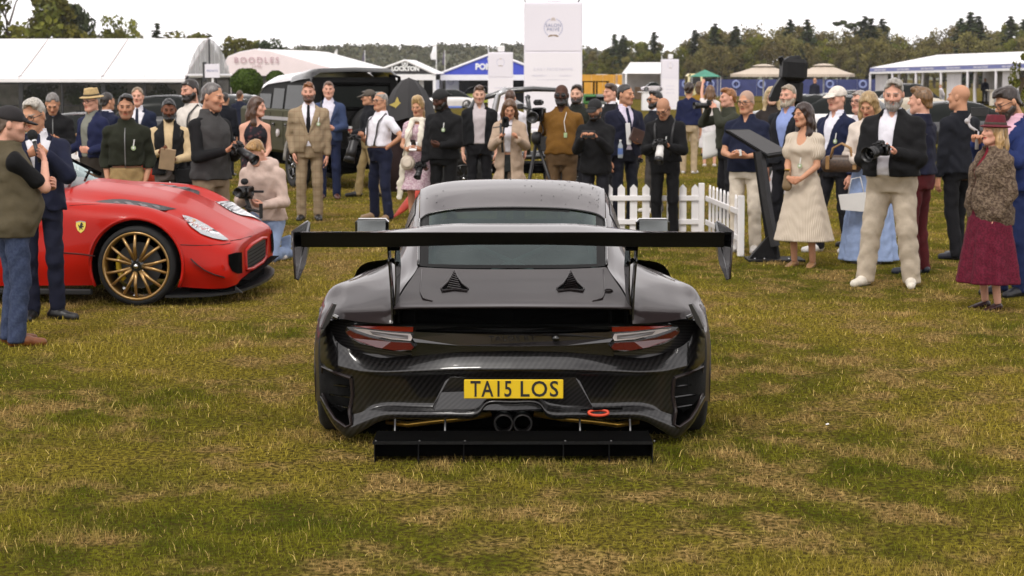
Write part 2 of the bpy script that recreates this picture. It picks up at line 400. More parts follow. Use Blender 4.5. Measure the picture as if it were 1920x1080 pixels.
tree('oak',20,-30,150,'large spreading tree behind the left end of the glass-walled marquee',LEAF_G,'broadleaf_tree')
tree('oak',82,-10,158,'tall leafy tree in the top left corner with gaps of sky',LEAF_G,'broadleaf_tree')
tree('oak',-30,-20,150,'dark leafy tree cut by the left picture edge',LEAF_G,'broadleaf_tree')
tree('oak',122,10,190,'dark rounded tree standing next to the tall corner trees',LEAF_D,'broadleaf_tree',sx=0.8)
tree('oak',152,12,200,'dense dark tree with a tapering top above the marquee ridge',LEAF_D,'broadleaf_tree',sx=0.8)
tree('thin',190,28,190,'open airy tree with see-through crown above the marquee',LEAF_G,'broadleaf_tree',sx=0.8)
tree('thin',221,27,190,'slender airy tree right of the other see-through tree',LEAF_G,'broadleaf_tree',sx=0.8)
tree('oak',246,60,230,'low round tree just showing over the marquee ridge',LEAF_G,'broadleaf_tree',sx=1.3)
tree('fir',296,42,230,'small dark cedar alone above the marquee ridge',LEAF_D,'cedar_tree',sx=1.5)
tree('oak',342,58,240,'low green tree above the right end of the marquee ridge',LEAF_G,'broadleaf_tree',sx=1.6)
tree('oak',440,70,230,'round green tree behind the pink tent beside the gable',LEAF_G,'broadleaf_tree',sx=1.0)
tree('oak',470,74,240,'wide green tree behind the peak of the pink tent',LEAF_G,'broadleaf_tree',sx=1.3)
tree('oak',512,72,236,'dark dome-shaped tree behind the pink tent roof',LEAF_D,'broadleaf_tree',sx=1.0)
tree('oak',1050,84,420,'bushy tree beside the tall white totem',LEAF_O,'broadleaf_tree',sx=1.2)
tops=[(1095,92),(1130,100),(1150,75),(1165,75),(1190,82),(1225,68),(1245,88),(1270,84),(1300,66),(1330,50),(1370,58),(1410,50),(1450,55),(1475,46),(1510,46),(1560,62),(1580,60),(1620,40),(1650,45),(1680,66),(1730,64),(1790,46),(1815,30),(1840,46),(1870,56),(1900,40),(1960,46)]
topv=lambda u:float(np.interp(u,[t[0]for t in tops],[t[1]for t in tops]))
tree('pine',1600,36,330,'flat-topped pine leaning left above the treeline',LEAF_D,'pine_tree')
for u,v in((1152,72),(1168,74),(1226,68),(1302,64),(1340,52),(1378,57),(1512,44),(1480,44),(1620,38),(1632,42),(1652,43),(1800,42),(1816,30),(1832,38),(1892,38),(1916,44)):
 tree('fir',u,v-9,322+rnd.uniform(-8,10),'dark conifer rising above the far treeline on the right',LEAF_D,'fir_tree','dark conifers of the far treeline',1.75)
u=1096
while u<2010:
 for row,dv in((0,0),(1,14),(2,28)):
  uu=u+rnd.uniform(-6,6)+row*7;kd='larch' if uu>1290 and rnd.random()<0.75 else 'oak'
  v=min(118,topv(uu)+2+dv+rnd.uniform(-6,6));lm=LEAF_O if(kd=='larch' or rnd.random()<0.35)else LEAF_G
  tree(kd,uu,v,350-row*22+rnd.uniform(-6,6),'slender brownish larch in the far treeline on the right' if kd=='larch' else 'bushy broadleaf tree in the far treeline on the right',lm,'larch_tree' if kd=='larch' else 'broadleaf_tree','larches of the far treeline' if kd=='larch' else 'broadleaf trees of the far treeline',1.0 if kd=='larch' else 0.72)
 u+=20
hp_=[(300,110),(420,104),(540,94),(600,89),(700,87),(800,90),(860,86),(920,89),(1000,86),(1100,93),(1150,104),(1300,112),(1700,122),(2100,124)]
HY=900.0
hz=lambda u,y:np.interp(u,[p[0]for p in hp_],[P(p[0],p[1]+5,HY)[2]for p in hp_])*ss(620,HY,y)
A=[]
for y in np.linspace(600,1000,12):
 row=[]
 for uu in np.linspace(200,2200,60):row.append(((uu-960)/FPX*y,y,-0.6+hz(uu,min(y,HY))))
 A.append(row)
o=MB().grid(A,flip=True).build('hill',mat('hill_scrub',(0.07,0.075,0.035),0.95,nscale=0.06,namt=0.4,coord='Object'),None,True);tag(o,kind='structure')
r=np.random.RandomState(9);n=1500;y=r.uniform(640,1000,n);uu=r.uniform(280,1300,n);cen=np.stack([(uu-960)/FPX*y,y,-0.6+hz(uu,np.minimum(y,HY))+r.uniform(-0.3,1.8,n)],-1)
V,R=leaves(cen,r.uniform(1.6,3.3,n),30000,0.85,r,0.8);o=obj('hill_woods',leaf_mesh('hill_woods',V,R),LEAF_H);tag(o,kind='stuff')
# ================================================================== tents and event furniture
PVC=mat('white_pvc',(0.80,0.79,0.80),0.5,nscale=1.2,namt=0.03);PVCP=mat('pink_pvc',(0.80,0.70,0.71),0.55,nscale=1,namt=0.03)
FRAMEB=mat('black_frame',(0.018,0.018,0.02),0.4,nscale=4);ALU=mat('aluminium',(0.55,0.55,0.56),0.35,metal=0.7,nscale=6)
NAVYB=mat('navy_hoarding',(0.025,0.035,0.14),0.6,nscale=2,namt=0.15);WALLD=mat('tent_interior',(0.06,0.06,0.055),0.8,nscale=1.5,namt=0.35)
def glass_mat(name,tint,alpha,rough=0.05):
 m=bpy.data.materials.new(name);m.use_nodes=True;N,L,b=nodes(m)
 co=N.new('ShaderNodeTexCoord');n=N.new('ShaderNodeTexNoise');n.inputs['Scale'].default_value=1.3;L.new(co.outputs['Object'],n.inputs['Vector'])
 mr=N.new('ShaderNodeMapRange');mr.inputs[3].default_value=alpha*0.9;mr.inputs[4].default_value=min(1,alpha*1.1);L.new(n.outputs['Fac'],mr.inputs[0])
 b.inputs['Base Color'].default_value=(*tint,1);b.inputs['Roughness'].default_value=rough;b.inputs['Specular IOR Level'].default_value=0.6;L.new(mr.outputs[0],b.inputs['Alpha']);return m
PANE=glass_mat('marquee_glass',(0.02,0.022,0.02),0.2)
def unit(v):v=np.array(v,float);return v/np.linalg.norm(v)
A0=P(350,142,118);B0=P(432,141,127.5);zg=-0.85;ev=A0[2];B0[2]=ev
ac=unit((B0-A0)*np.array((1,1,0)));wd=np.linalg.norm((B0-A0)[:2]);al=np.array((-ac[1],ac[0],0));rz=P(391,72,122.8)[2];mid=(A0+B0)/2;mid[2]=rz
mq=thing('marquee','long white marquee with black-framed glass walls behind the left crowd','marquee',(A0[0],A0[1],zg));of=np.array((A0[0],A0[1],zg))
for k in range(4):
 a=A0+al*5.1*k;a2=A0+al*5.1*(k+1);c=mid+al*5.1*k;c2=mid+al*5.1*(k+1);e=B0+al*5.1*k;e2=B0+al*5.1*(k+1)
 g=al*0.012;ov=-ac*0.35-np.array((0,0,0.16))
 for p0,p1,q0,q1,out in((a+ov,a2+ov,c,c2,0),(e-ov*np.array((1,1,-1)),e2-ov*np.array((1,1,-1)),c,c2,1)):
  S=[]
  for t in np.linspace(0,1,7):
   sag=-0.05*math.sin(PI*t);S.append([(p0+g)*(1-t)+(q0+g)*t+(0,0,sag),(p1-g)*(1-t)+(q1-g)*t+(0,0,sag)])
  MB().grid(S,flip=bool(out)).build('roof_panel',PVC,mq,True,off=of)
 b_=MB();b_.tube([a+ov+(0,0,0.01),c+(0,0,0.015)],0.02,5);b_.build('roof_seam',mat('seam',(0.35,0.28,0.28),0.6),mq,off=of)
 MB().sheet([a+ov,a2+ov,a2+ov-(0,0,0.22),a+ov-(0,0,0.22)],ac*0.04).build('valance',PVC,mq,off=of)
 for j in range(2):
  q=a+al*(2.55*j);q2=a+al*2.55*(j+1)
  MB().rbox((q[0],q[1],(ev+zg)/2),(0.13 if j==0 else 0.06,0.07,(ev-zg)/2),0.01).build('post',FRAMEB,mq,off=of)
  for zz in(ev-0.47,zg+0.9):MB().tube([(q[0],q[1],zz),(q2[0],q2[1],zz)],0.035,5).build('rail',FRAMEB,mq,off=of)
  MB().sheet([(q[0],q[1],zg),(q2[0],q2[1],zg),(q2[0],q2[1],ev),(q[0],q[1],ev)],ac*0.012).build('glass_pane',PANE,mq,off=of)
 qb=e;qb2=e2
 MB().sheet([(qb[0],qb[1],zg),(qb2[0],qb2[1],zg),(qb2[0],qb2[1],ev),(qb[0],qb[1],ev)],ac*0.05).build('rear_wall',mat('rear_wall',(0.42,0.40,0.36),0.7,nscale=0.8,namt=0.6),mq,off=of)
CLEARG=glass_mat('clear_pvc',(0.55,0.55,0.57),0.72,0.2)
S=[]
for t in np.linspace(0,1,9):
 w_=math.sin(PI*t)**0.75;S.append([A0*(1-t)+B0*t,(A0*(1-t)+B0*t)+np.array((0,0,(rz-ev)*w_))])
MB().grid(S).build('gable',CLEARG,mq,off=of)
for t in np.linspace(0.06,0.94,9):
 w_=math.sin(PI*t)**0.75;q=A0*(1-t)+B0*t;MB().tube([q,q+np.array((0,0,(rz-ev)*w_*0.98))],0.05 if abs(t-0.5)>0.06 else 0.07,5).build('gable_pole',ALU if abs(t-0.5)>0.06 else FRAMEB,mq,off=of)
MB().tube([A0,B0],0.12,6).build('gable_beam',PVC,mq,off=of)
for t in(0.02,0.33,0.66,0.98):
 q=A0*(1-t)+B0*t;MB().tube([(q[0],q[1],zg),q],0.06,6).build('gable_post',FRAMEB,mq,off=of)
MB().sheet([(A0[0],A0[1],zg),(B0[0],B0[1],zg),B0,A0],al*0.012).build('end_glass',PANE,mq,off=of)
def shrub(u,v,Y,rr,label,kind='potted_shrub',cat='shrub',n=500,m=BOX_G,lf=0.07,seed=1,group=None):
 c=P(u,v,Y);g=float(tz(c[0],Y));r=np.random.RandomState(seed);t=thing(kind,label,cat,(c[0],Y,g),0,group)
 cen=r.normal(size=(14,3))*rr*0.4;cen[:,2]+=c[2]-g;V,R=leaves(cen,np.full(14,rr*0.5),n,lf,r);obj('foliage',leaf_mesh('foliage',V,R),m,t)
 MB().tube([(0,0,0),(0,0,c[2]-g)],0.04,6).build('stem',BARK,t);MB().lathe([(0.2,0),(0.28,0.45),(0.26,0.45),(0.22,0.4)],12).build('pot',FRAMEB,t)
for i,(u,v,lb)in enumerate(((70,172,'green pot plant inside the glass marquee near the far left pane'),(150,176,'green pot plant inside the marquee behind the straw hat'),(208,168,'green pot plant inside the marquee above the two navy suits'),(300,172,'green pot plant inside the marquee near its right corner'))):
 shrub(u,v,123,1.0,lb,seed=50+i,n=420,lf=0.14)
def topiary(u,v,rpx,Y,label,seed):
 c=P(u,v,Y);rr=rpx*Y/FPX;g=float(tz(c[0],Y));r=np.random.RandomState(seed);t=thing('topiary',label,'topiary',(c[0],Y,g));n=5200
 d=r.normal(size=(n,3));d/=np.linalg.norm(d,axis=1)[:,None];p=d*rr*(0.97+0.05*r.uniform(-1,1,n)+0.03*np.sin(d[:,0]*7+d[:,2]*5))[:,None]*np.array((1,1,0.93))+np.array((0,0,c[2]-g))
 a=r.normal(size=(n,3));a/=np.linalg.norm(a,axis=1)[:,None];b=np.cross(a,d);s=0.055
 V=np.stack([p-a*s,p+b*s,p+a*s,p-b*s],1).reshape(-1,3);obj('crown',leaf_mesh('crown',V,np.repeat(r.uniform(0,1,n),4)),BOX_G,t)
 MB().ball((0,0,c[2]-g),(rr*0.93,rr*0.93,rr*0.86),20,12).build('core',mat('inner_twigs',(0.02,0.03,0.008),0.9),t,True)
 MB().tube([(0,0,0),(0,0,c[2]-g)],0.07,8).build('trunk',BARK,t);MB().rbox((0,0,0.25),(0.35,0.35,0.25),0.02).build('planter',FRAMEB,t)
topiary(462,156,29,62,'large clipped round topiary tree left of the four-wheel drive roof',3)
topiary(517,149,17,82,'smaller clipped topiary ball half hidden by the silver roof',4)
def poly_tent(name,label,cat,pts,Y,back,mats,zbase=None,fascia=None):
 """gable-fronted tent: outline in pixels at depth Y, carried back along a vector"""
 Q=[P(u,v,Y)for u,v in pts];c=np.mean(Q,0);g=float(tz(c[0],Y));t=thing(name,label,cat,(c[0],Y,g));of=np.array((c[0],Y,g))
 MB().sheet(Q,(0,0.06,0)).build('gable',mats[0],t,off=of)
 bk=np.array(back,float)
 top=Q[1:-1]if False else Q
 for i in range(len(Q)-1):
  if abs(Q[i][2]-Q[i+1][2])<1e-6 and i==len(Q)-1:continue
  MB().sheet([Q[i]+(0,0.06,0),Q[i+1]+(0,0.06,0),Q[i+1]+bk,Q[i]+bk],(0,0,0.05)).build('roof_panel',mats[1],t,off=of)
 return t,of,g
bt,of,g=poly_tent('pink_tent','pale pink curved-roof tent lettered in faint capitals','tent',[(418,142),(421,118),(427,107),(450,98),(478,93),(505,96),(545,107),(600,122),(640,133),(668,142)],150,(3.2,14,0),(PVCP,PVC))
text_obj('sign_lettering','BOODLES',0.62,mat('rose_print',(0.50,0.33,0.37),0.6),bt,P(481,113,149.9)-of,space=1.35,depth=0.02)
text_obj('small_lettering','1798',0.26,mat('rose_print',(0.55,0.40,0.43),0.6),bt,P(481,124,149.9)-of,space=1.5,depth=0.02)
a,b_=P(418,142,150.3),P(668,142,150.3)
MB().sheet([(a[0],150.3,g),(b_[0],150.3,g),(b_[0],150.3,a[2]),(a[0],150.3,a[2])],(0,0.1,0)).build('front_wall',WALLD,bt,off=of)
for u in(428,448,505,532,560,610,660):
 q=P(u,142,150.2);MB().box((q[0]-0.22,150.0,g),(q[0]+0.22,150.25,q[2])).build('wall_post',PVCP,bt,off=of)
an=thing('annex_tent','low white tent roof joining the pink tent on its right','tent',P(640,142,158));of2=np.array(P(640,142,158))
MB().sheet([P(560,142,158),P(693,142,158),P(690,122,160),P(560,100,160)],(0,0.2,0)).build('roof_panel',PVC,an,off=of2)
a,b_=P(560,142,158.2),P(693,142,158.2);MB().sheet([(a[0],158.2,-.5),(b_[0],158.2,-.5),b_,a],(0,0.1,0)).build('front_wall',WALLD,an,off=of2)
BLKPVC=mat('black_pvc',(0.022,0.021,0.023),0.55,nscale=1.5);BLUEPVC=mat('blue_pvc',(0.045,0.075,0.50),0.5,nscale=1.5,namt=0.08)
def gable_tent(label,apex,le,re,Y,m,text,tsize,tv,word_u,depth=9):
 t,of,g=poly_tent('branded_tent',label,'tent',[le,apex,re],Y,(0.3,depth,0),(m,PVC))
 z0=P(*le,Y)[2];a,b_=P(*le,Y),P(*re,Y)
 for p,q in((le,apex),(apex,re)):MB().tube([P(*p,Y-0.05),P(*q,Y-0.05)],0.09,6).build('edge_trim',PVC,t,off=of)
 MB().box((a[0],Y-0.02,z0-0.42),(b_[0],Y+0.1,z0-0.004)).build('beam',PVC,t,off=of)
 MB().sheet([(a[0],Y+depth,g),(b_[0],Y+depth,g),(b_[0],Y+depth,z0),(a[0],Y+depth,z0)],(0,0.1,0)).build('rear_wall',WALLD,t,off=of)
 for x in(a[0]+0.1,b_[0]-0.1):
  MB().box((x-0.1,Y,g),(x+0.1,Y+0.2,z0-0.43)).build('corner_post',PVC,t,off=of)
  MB().box((x-0.03,Y+0.25,g),(x+0.03,Y+depth,z0-0.43)).build('side_wall',PVC,t,off=of)
 text_obj('fascia_lettering',text,tsize,mat('white_print',(0.8,0.8,0.8),0.6),t,P(word_u,tv,Y-0.03)-of,bold=0.03,depth=0.02,sx=0.95)
 return t,of,g
lt,of,g=gable_tent('black gable tent with white lettering behind the black umbrella',(760,113),(690,139),(817,139),140,BLKPVC,'LOCKTON',0.42,129,760)
c=P(759,119,139.95)-of;em=MB();em.tube([(c[0]+0.19*math.cos(a),c[1],c[2]+0.19*math.sin(a))for a in np.linspace(0,2*PI,17)],0.045,5,False);em.build('round_emblem',mat('white_print',(0.8,0.8,0.8),0.6),lt)
MB().prism([(-0.06,-0.1),(0.06,-0.1),(0.1,0.02),(0,0.12),(-0.1,0.02)],0.02,o=c).build('emblem_mark',mat('white_print',(0.8,0.8,0.8),0.6),lt)
for u,w_ in((735,5),(765,5),(790,8)):
 q=P(u,146,141);MB().box((q[0]-w_/50,141,g),(q[0]+w_/50,141.1,q[2])).build('wall_panel',PVC,lt,off=of)
pt,of,g=gable_tent('bright blue gable tent with white lettering and dark open front',(925,99),(819,140),(1031,140),150,BLUEPVC,'POMMERY',0.62,125.5,925)
c=P(922,111,149.9)-of;em=MB();em.ball(c,(0.34,0.03,0.2),12,8);em.ball(c+np.array((0.1,0,0.28)),(0.2,0.03,0.13),12,8);em.build('crest',mat('white_print',(0.8,0.8,0.8),0.6),pt,True)
text_obj('small_lettering','CHAMPAGNE',0.16,mat('white_print',(0.8,0.8,0.8),0.6),pt,P(925,119.5,149.95)-of,depth=0.02)
q=P(848,146,152);MB().box((q[0]-0.5,152,g),(q[0]+0.5,152.1,q[2])).build('inner_panel',PVC,pt,off=of)
c0=P(845,153,151.9)-of;MB().tube([(c0[0]+0.22*math.cos(a),c0[1],c0[2]+0.22*math.sin(a))for a in np.linspace(0,2*PI,13)],0.02,4,False).build('wreath_emblem',mat('grey_print',(0.4,0.4,0.5),0.6),pt)
a,b_=P(818,189,141),P(1030,189,141)
cp=MB();x0,x1=a[0],b_[0];cp.grid([[(x0,140,tz(x0,140)+0.03),(x1,140,tz(x1,140)+0.03)],[(x0,159,tz(x0,159)+0.03),(x1,159,tz(x1,159)+0.03)]]);o=cp.build('carpet',mat('blue_carpet',(0.06,0.13,0.45),0.9));tag(o,'blue carpet laid in front of the blue tent','carpet')
LAV=mat('totem_print',(0.76,0.73,0.80),0.5,nscale=0.7,namt=0.02);PRINTB=mat('wreath_print',(0.36,0.37,0.55),0.6);PRINTG=mat('gold_print',(0.30,0.22,0.16),0.6);PRINTL=mat('pale_print',(0.62,0.60,0.70),0.6)
def wreath(t,c,R,full):
 for sgn in(-1,1):
  for k in range(9):
   a=PI/2+sgn*(0.42+k*0.245);p=np.array((c[0]+R*math.cos(a),c[1],c[2]+R*math.sin(a)));a2=a+sgn*(PI/2)
   d=np.array((math.cos(a2),0,math.sin(a2)));n=np.array((math.cos(a),0,math.sin(a)))
   MB().sheet([p-d*R*0.12,p+n*R*0.07,p+d*R*0.14,p-n*R*0.05],(0,0.004,0)).build('laurel_leaf',PRINTB,t)
 MB().sheet([(c[0]-R*.62,c[1],c[2]-R*.93),(c[0]-R*.3,c[1],c[2]-R*.76),(c[0]+R*.3,c[1],c[2]-R*.76),(c[0]+R*.62,c[1],c[2]-R*.93),(c[0]+R*.5,c[1],c[2]-R*1.02),(c[0],c[1],c[2]-R*.9),(c[0]-R*.5,c[1],c[2]-R*1.02)],(0,0.005,0)).build('ribbon',PRINTG,t)
 MB().prism([(-0.3*R,0),(0.3*R,0),(0.22*R,0.12*R),(0.2*R,0.3*R),(0.08*R,0.3*R),(0.0,0.42*R),(-0.08*R,0.3*R),(-0.2*R,0.3*R),(-0.22*R,0.12*R)],0.004,o=(c[0],c[1],c[2]+R*0.78)).build('house_emblem',mat('stone_print',(0.6,0.52,0.5),0.6),t)
 if full:
  text_obj('lettering','SALON',R*0.52,mat('sign_ink',(0.25,0.27,0.42),0.6),t,(c[0],c[1]-0.002,c[2]+R*0.25),depth=0.002,space=1.08)
  text_obj('lettering','PRIVÉ',R*0.52,mat('sign_ink',(0.25,0.27,0.42),0.6),t,(c[0],c[1]-0.002,c[2]-R*0.22),depth=0.002,space=1.15)
def totem(u0,u1,vt,Y,label,emb_v,full=False,split=None):
 a,b_=P(u0,vt,Y),P(u1,vt,Y);cx=(a[0]+b_[0])/2;hw=(b_[0]-a[0])/2;g=float(tz(cx,Y));top=a[2]
 t=thing('totem',label,'totem sign',(cx,Y,g));h=top-g
 MB().rbox((0,hw*0.9,h/2),(hw,hw*0.9,h/2),0.02).build('column',LAV,t)
 MB().rbox((0,hw*0.9,0.06),(hw*1.1,hw*1.0,0.06),0.01).build('plinth',PVC,t)
 yf=-0.006
 sp=(P(0,split,Y)[2]-g)if split else h*0.62
 MB().box((-hw*0.96,-0.02,sp+0.03),(hw*0.96,-0.001,h-0.06)).build('upper_panel',LAV,t)
 MB().box((-hw*0.99,-0.02,0.2),(hw*0.99,-0.001,sp-0.03)).build('lower_panel',mat('totem_white',(0.80,0.77,0.82),0.5,nscale=0.7,namt=0.02),t)
 wreath(t,np.array((0,-0.026,P(0,emb_v,Y)[2]-g)),hw*0.31,full)
 ly=-0.024
 if full:
  z1=P(0,130,Y)[2]-g
  text_obj('lettering','DAILY PROGRAMME',hw*0.14,PRINTL,t,(0,ly,z1),depth=0.002,space=1.1)
  for x in(-0.48,0.42):text_obj('lettering','WEDNESDAY' if x<0 else 'THURSDAY',hw*0.085,PRINTL,t,(x*hw,ly,P(0,142,Y)[2]-g),depth=0.002)
  MB().box((-hw*0.55,ly-.002,P(0,149.6,Y)[2]-g),(hw*0.55,ly,P(0,149.2,Y)[2]-g)).build('printed_rule',PRINTL,t)
 else:
  for k in range(3):MB().box((-hw*0.5,ly-.002,sp-0.5-0.22*k),(hw*0.5,ly,sp-0.47-0.22*k)).build('printed_rule',PRINTL,t)
 lb=MB();lb.rbox((hw*0.05,hw*0.4,h+0.17),(hw*0.28,0.12,0.15),0.04);lb.build('lamp_box',PVC,t);lb=MB();lb.tube([(-hw*0.95,hw*.3,h),(-hw*1.02,hw*.3,h+0.22)],0.04,6);lb.build('lamp_bracket',ALU,t)
 lb=MB();lb.tube([(hw*0.85,hw*.3,h),(hw*0.98,hw*.3,h+0.2)],0.03,6);lb.build('lamp_bracket',FRAMEB,t)
 return t
totem(983,1092,4,68,'tall white totem with laurel wreath emblem and programme print',52,True,97)
totem(915,962,98,95,'small white totem in front of the blue tent',117)
totem(1241,1273,111,128,'small white totem beside the white display tent on the right',123)
sg=P(398,133,100);s_=thing('sign_board','small square white sign on a post before the marquee gable','sign',(sg[0],100,tz(sg[0],100)))
hz_=sg[2]-float(tz(sg[0],100));MB().rbox((0,0,hz_),(0.37,0.03,0.34),0.01).build('board',LAV,s_);MB().box((-0.05,0.02,0),(0.05,0.1,hz_-0.3)).build('post',PVC,s_)
text_obj('lettering','PRIVATE',0.15,mat('sign_ink',(0.25,0.27,0.42),0.6),s_,(0,-0.036,hz_),depth=0.003,bold=0.002)
MB().rbox((-0.42,0.3,hz_-0.05),(0.1,0.06,0.5),0.02).build('speaker_box',FRAMEB,s_)
def flag(u,vt,vb,Y,m,label,w=9,bands=None):
 a,b_=P(u,vt,Y),P(u,vb,Y);g=float(tz(a[0],Y));t=thing('feather_flag',label,'flag',(a[0],Y,g));MB().tube([(0,0,0),(0,0,a[2]-g)],0.035,6).build('pole',PVC,t)
 ww=w*Y/FPX;S=[]
 for k,tt in enumerate(np.linspace(0,1,12)):
  z=b_[2]+(a[2]-b_[2])*tt-g;S.append([(0.03,0,z),(-ww*0.5*(1-tt**6),0.06*math.sin(tt*9),z),(-ww*(1-tt**6)*(0.85+0.15*math.sin(tt*7)),0.0,z)])
 o=MB().grid(S).build('banner',m,t,True)
 md=o.modifiers.new('thickness','SOLIDIFY');md.thickness=0.01
flag(632,92,116,190,PVC,'white feather flag right of the pink tent',8);flag(684,94,122,190,mat('dark_flag',(0.10,0.09,0.13),0.7,nscale=2,namt=0.7),'narrow dark patterned flag on a white pole',6)
flag(818,82,112,160,PVC,'tall white feather flag between the black and blue tents',11);flag(834,94,122,190,mat('dark_flag',(0.10,0.09,0.13),0.7,nscale=2,namt=0.7),'thin dark flag left of the blue tent',5)
def hoarding(u0,u1,v0,Y,m,label,n,v1=None):
 a,b_=P(u0,v0,Y),P(u1,v0,Y);g=float(tz(a[0],Y));t=thing('hoarding',label,'hoarding',(a[0],Y,g));w=(b_[0]-a[0])/n
 for k in range(n):MB().rbox((w*(k+0.5),0,(a[2]-g)/2),(w/2-0.015,0.03,(a[2]-g)/2),0.01).build('panel',m,t)
 for k in range(n+1):MB().box((w*k-0.03,0.04,0),(w*k+0.03,0.12,a[2]-g)).build('post',ALU,t)
 return t,g
yt,g=hoarding(1088,1172,140,225,mat('yellow_board',(0.62,0.30,0.02),0.6,nscale=0.8,namt=0.12),'yellow hoarding beyond the utility vehicles',4)
for u in(1128,1165):
 q=P(u,135,232);t=thing('van_roof','white van roof showing over the yellow hoarding '+('at its middle' if u<1150 else 'beside the tent'),'van',(q[0],232,-0.4));MB().rbox((0,0,1.1),(0.75,2.2,1.1),0.2).build('body',PVC,t,True);MB().rbox((0,-2.21,1.6),(0.6,0.01,0.3),0.005).build('rear_window',FRAMEB,t)
bt2,g=hoarding(1268,1645,149,205,NAVYB,'long navy blue hoarding with pale round emblems',10)
for u in(1286,1332,1380,1428,1556,1618):
 q=P(u,158,204.9);q=q-np.array((bt2 .location.x,205,bt2 .location.z));MB().tube([(q[0]+0.34*math.cos(a),q[1],q[2]+0.34*math.sin(a))for a in np.linspace(0,2*PI,17)],0.1,5,False).build('round_emblem',mat('pale_blue_print',(0.25,0.30,0.55),0.6),bt2)
a,b_=P(1172,138,178),P(1246,138,178);rt=P(1186,118,181)[2];g=-0.4;ez=a[2];dt=thing('display_tent','small open white tent with two dark figures inside','tent',(a[0],178,g));of=np.array((a[0],178,g));w=b_[0]-a[0]
MB().sheet([(0,0,ez-g),(w,0,ez-g),(w,2.4,rt-g),(0.6,2.4,rt-g)],(0,0.02,0.05)).build('roof_panel',PVC,dt);MB().sheet([(0,0,ez-g),(0.6,2.4,rt-g),(0,4.8,ez-g)],(0.03,0,0)).build('gable',PVC,dt)
MB().sheet([(0,4.8,ez-g),(w,4.8,ez-g),(w,2.45,rt-g),(0.6,2.45,rt-g)],(0,0.02,0.05)).build('roof_panel',PVC,dt)
MB().box((0,4.7,0),(w,4.8,ez-g-.01)).build('rear_wall',mat('tent_inner_wall',(0.5,0.48,0.48),0.6,nscale=1),dt);MB().box((w-0.05,0,0),(w,4.68,ez-g-.01)).build('side_wall',PVC,dt);MB().box((-0.7,0.6,0),(-0.6,3,ez-g-0.15)).build('wood_screen',mat('plywood',(0.45,0.25,0.12),0.6,nscale=3),dt)
for x in(0.08,w-0.08):MB().box((x-0.08,-0.05,0),(x+0.08,0.1,ez-g-.01)).build('post',PVC,dt)
MB().rbox((1.6,3.6,0.55),(0.5,0.3,0.55),0.02).build('counter',mat('plywood',(0.3,0.2,0.12),0.6,nscale=3),dt)
q=P(1322,131,190);ez=P(1322,144,190)[2];gz=thing('gazebo','green pop-up gazebo over the navy hoarding','gazebo',(q[0],190,-.4));GG=mat('green_canvas',(0.05,0.22,0.15),0.7,nscale=2)
cs=[(-1.35,-1.35),(1.35,-1.35),(1.35,1.35),(-1.35,1.35)]
for k in range(4):
 p,p2=cs[k],cs[(k+1)%4];MB().sheet([(*p,ez+.4),(*p2,ez+.4),(0,0,q[2]+.4)],(0,0,0.03)).build('roof_panel',GG,gz);MB().tube([(*p,0),(*p,ez+.4)],0.04,6).build('leg',ALU,gz)
def parasol(u,va,ve,hw,Y,label,m):
 q=P(u,va,Y);ez=P(u,ve,Y)[2];g=float(tz(q[0],Y));r=hw*Y/FPX;t=thing('parasol',label,'parasol',(q[0],Y,g));MB().tube([(0,0,0),(0,0,q[2]-g)],0.06,8).build('pole',ALU,t)
 for k in range(8):
  a0,a1=2*PI*k/8,2*PI*(k+1)/8;f1=0.3
  A=[[(r*s*math.cos(a0),r*s*math.sin(a0),zz),(r*s*math.cos(a1),r*s*math.sin(a1),zz)]for s,zz in((0.01,q[2]-g-.14),(0.32,q[2]-g-0.28),(0.7,(q[2]*.25+ez*.75)-g),(1,ez-g),(1,ez-g-0.22))]
  MB().grid(A,flip=True).build('canopy_panel',m,t);MB().tube([(0,0,q[2]-g-.5),(r*.98*math.cos(a0),r*.98*math.sin(a0),ez-g-.03)],0.02,4).build('rib',ALU,t)
 MB().lathe([(r*.36,q[2]-g-0.17),(r*.18,q[2]-g-.04),(0.02,q[2]-g)],16,cap=False).build('vent_cap',m,t)
BEI=mat('beige_canvas',(0.50,0.42,0.34),0.8,nscale=1.5,namt=0.06)
parasol(1432,120,139,62,165,'large beige parasol left of the shrouded camera',BEI);parasol(1545,119,139,58,165,'large beige parasol right of the shrouded camera',BEI)
MB_=MB();q=P(1312,139,196);t=thing('van','pale yellow van behind the green gazebo','van',(q[0]-0.6,196,-.4));MB().rbox((0,0,1.15),(0.7,2,1.15),0.25).build('body',mat('pale_yellow_paint',(0.7,0.62,0.32),0.35),t,True);MB().rbox((0,-2.01,1.6),(0.5,0.01,0.3),0.005).build('rear_window',FRAMEB,t)
g=-0.4
E0=P(1632,128,166);E1=P(1925,119,138);dirm=unit((E1-E0)*np.array((1,1,0)));nrm=np.array((-dirm[1],dirm[0],0))
Lm=np.linalg.norm((E1-E0)[:2]);nb=6;RD=5.0
rm=thing('marquee','white marquee with blue lettered fascia and draped bays on the right','marquee',(E0[0],E0[1],g));of=np.array((E0[0],E0[1],g))
ezk=lambda k:E0[2]+(E1[2]-E0[2])*k/nb
lined=lambda k,z:np.array((*(E0+dirm*Lm*k/nb)[:2],z))
ez=E0[2]
CURT=mat('white_curtain',(0.62,0.60,0.62),0.8,nscale=3,namt=0.06);FASC=mat('blue_fascia',(0.16,0.18,0.42),0.6,nscale=2,namt=0.06)
words_=['RESTAURANT','JEWELLERY','CHAMPAGNE BAR','PRIVATE DINING','LUXURY LIVING','SALON PRIVÉ']
ridz=P(1650,104,166)[2];rdk=lambda k:ridz+(P(1920,93,139)[2]-ridz)*k/nb
angm=math.atan2(dirm[1],dirm[0])
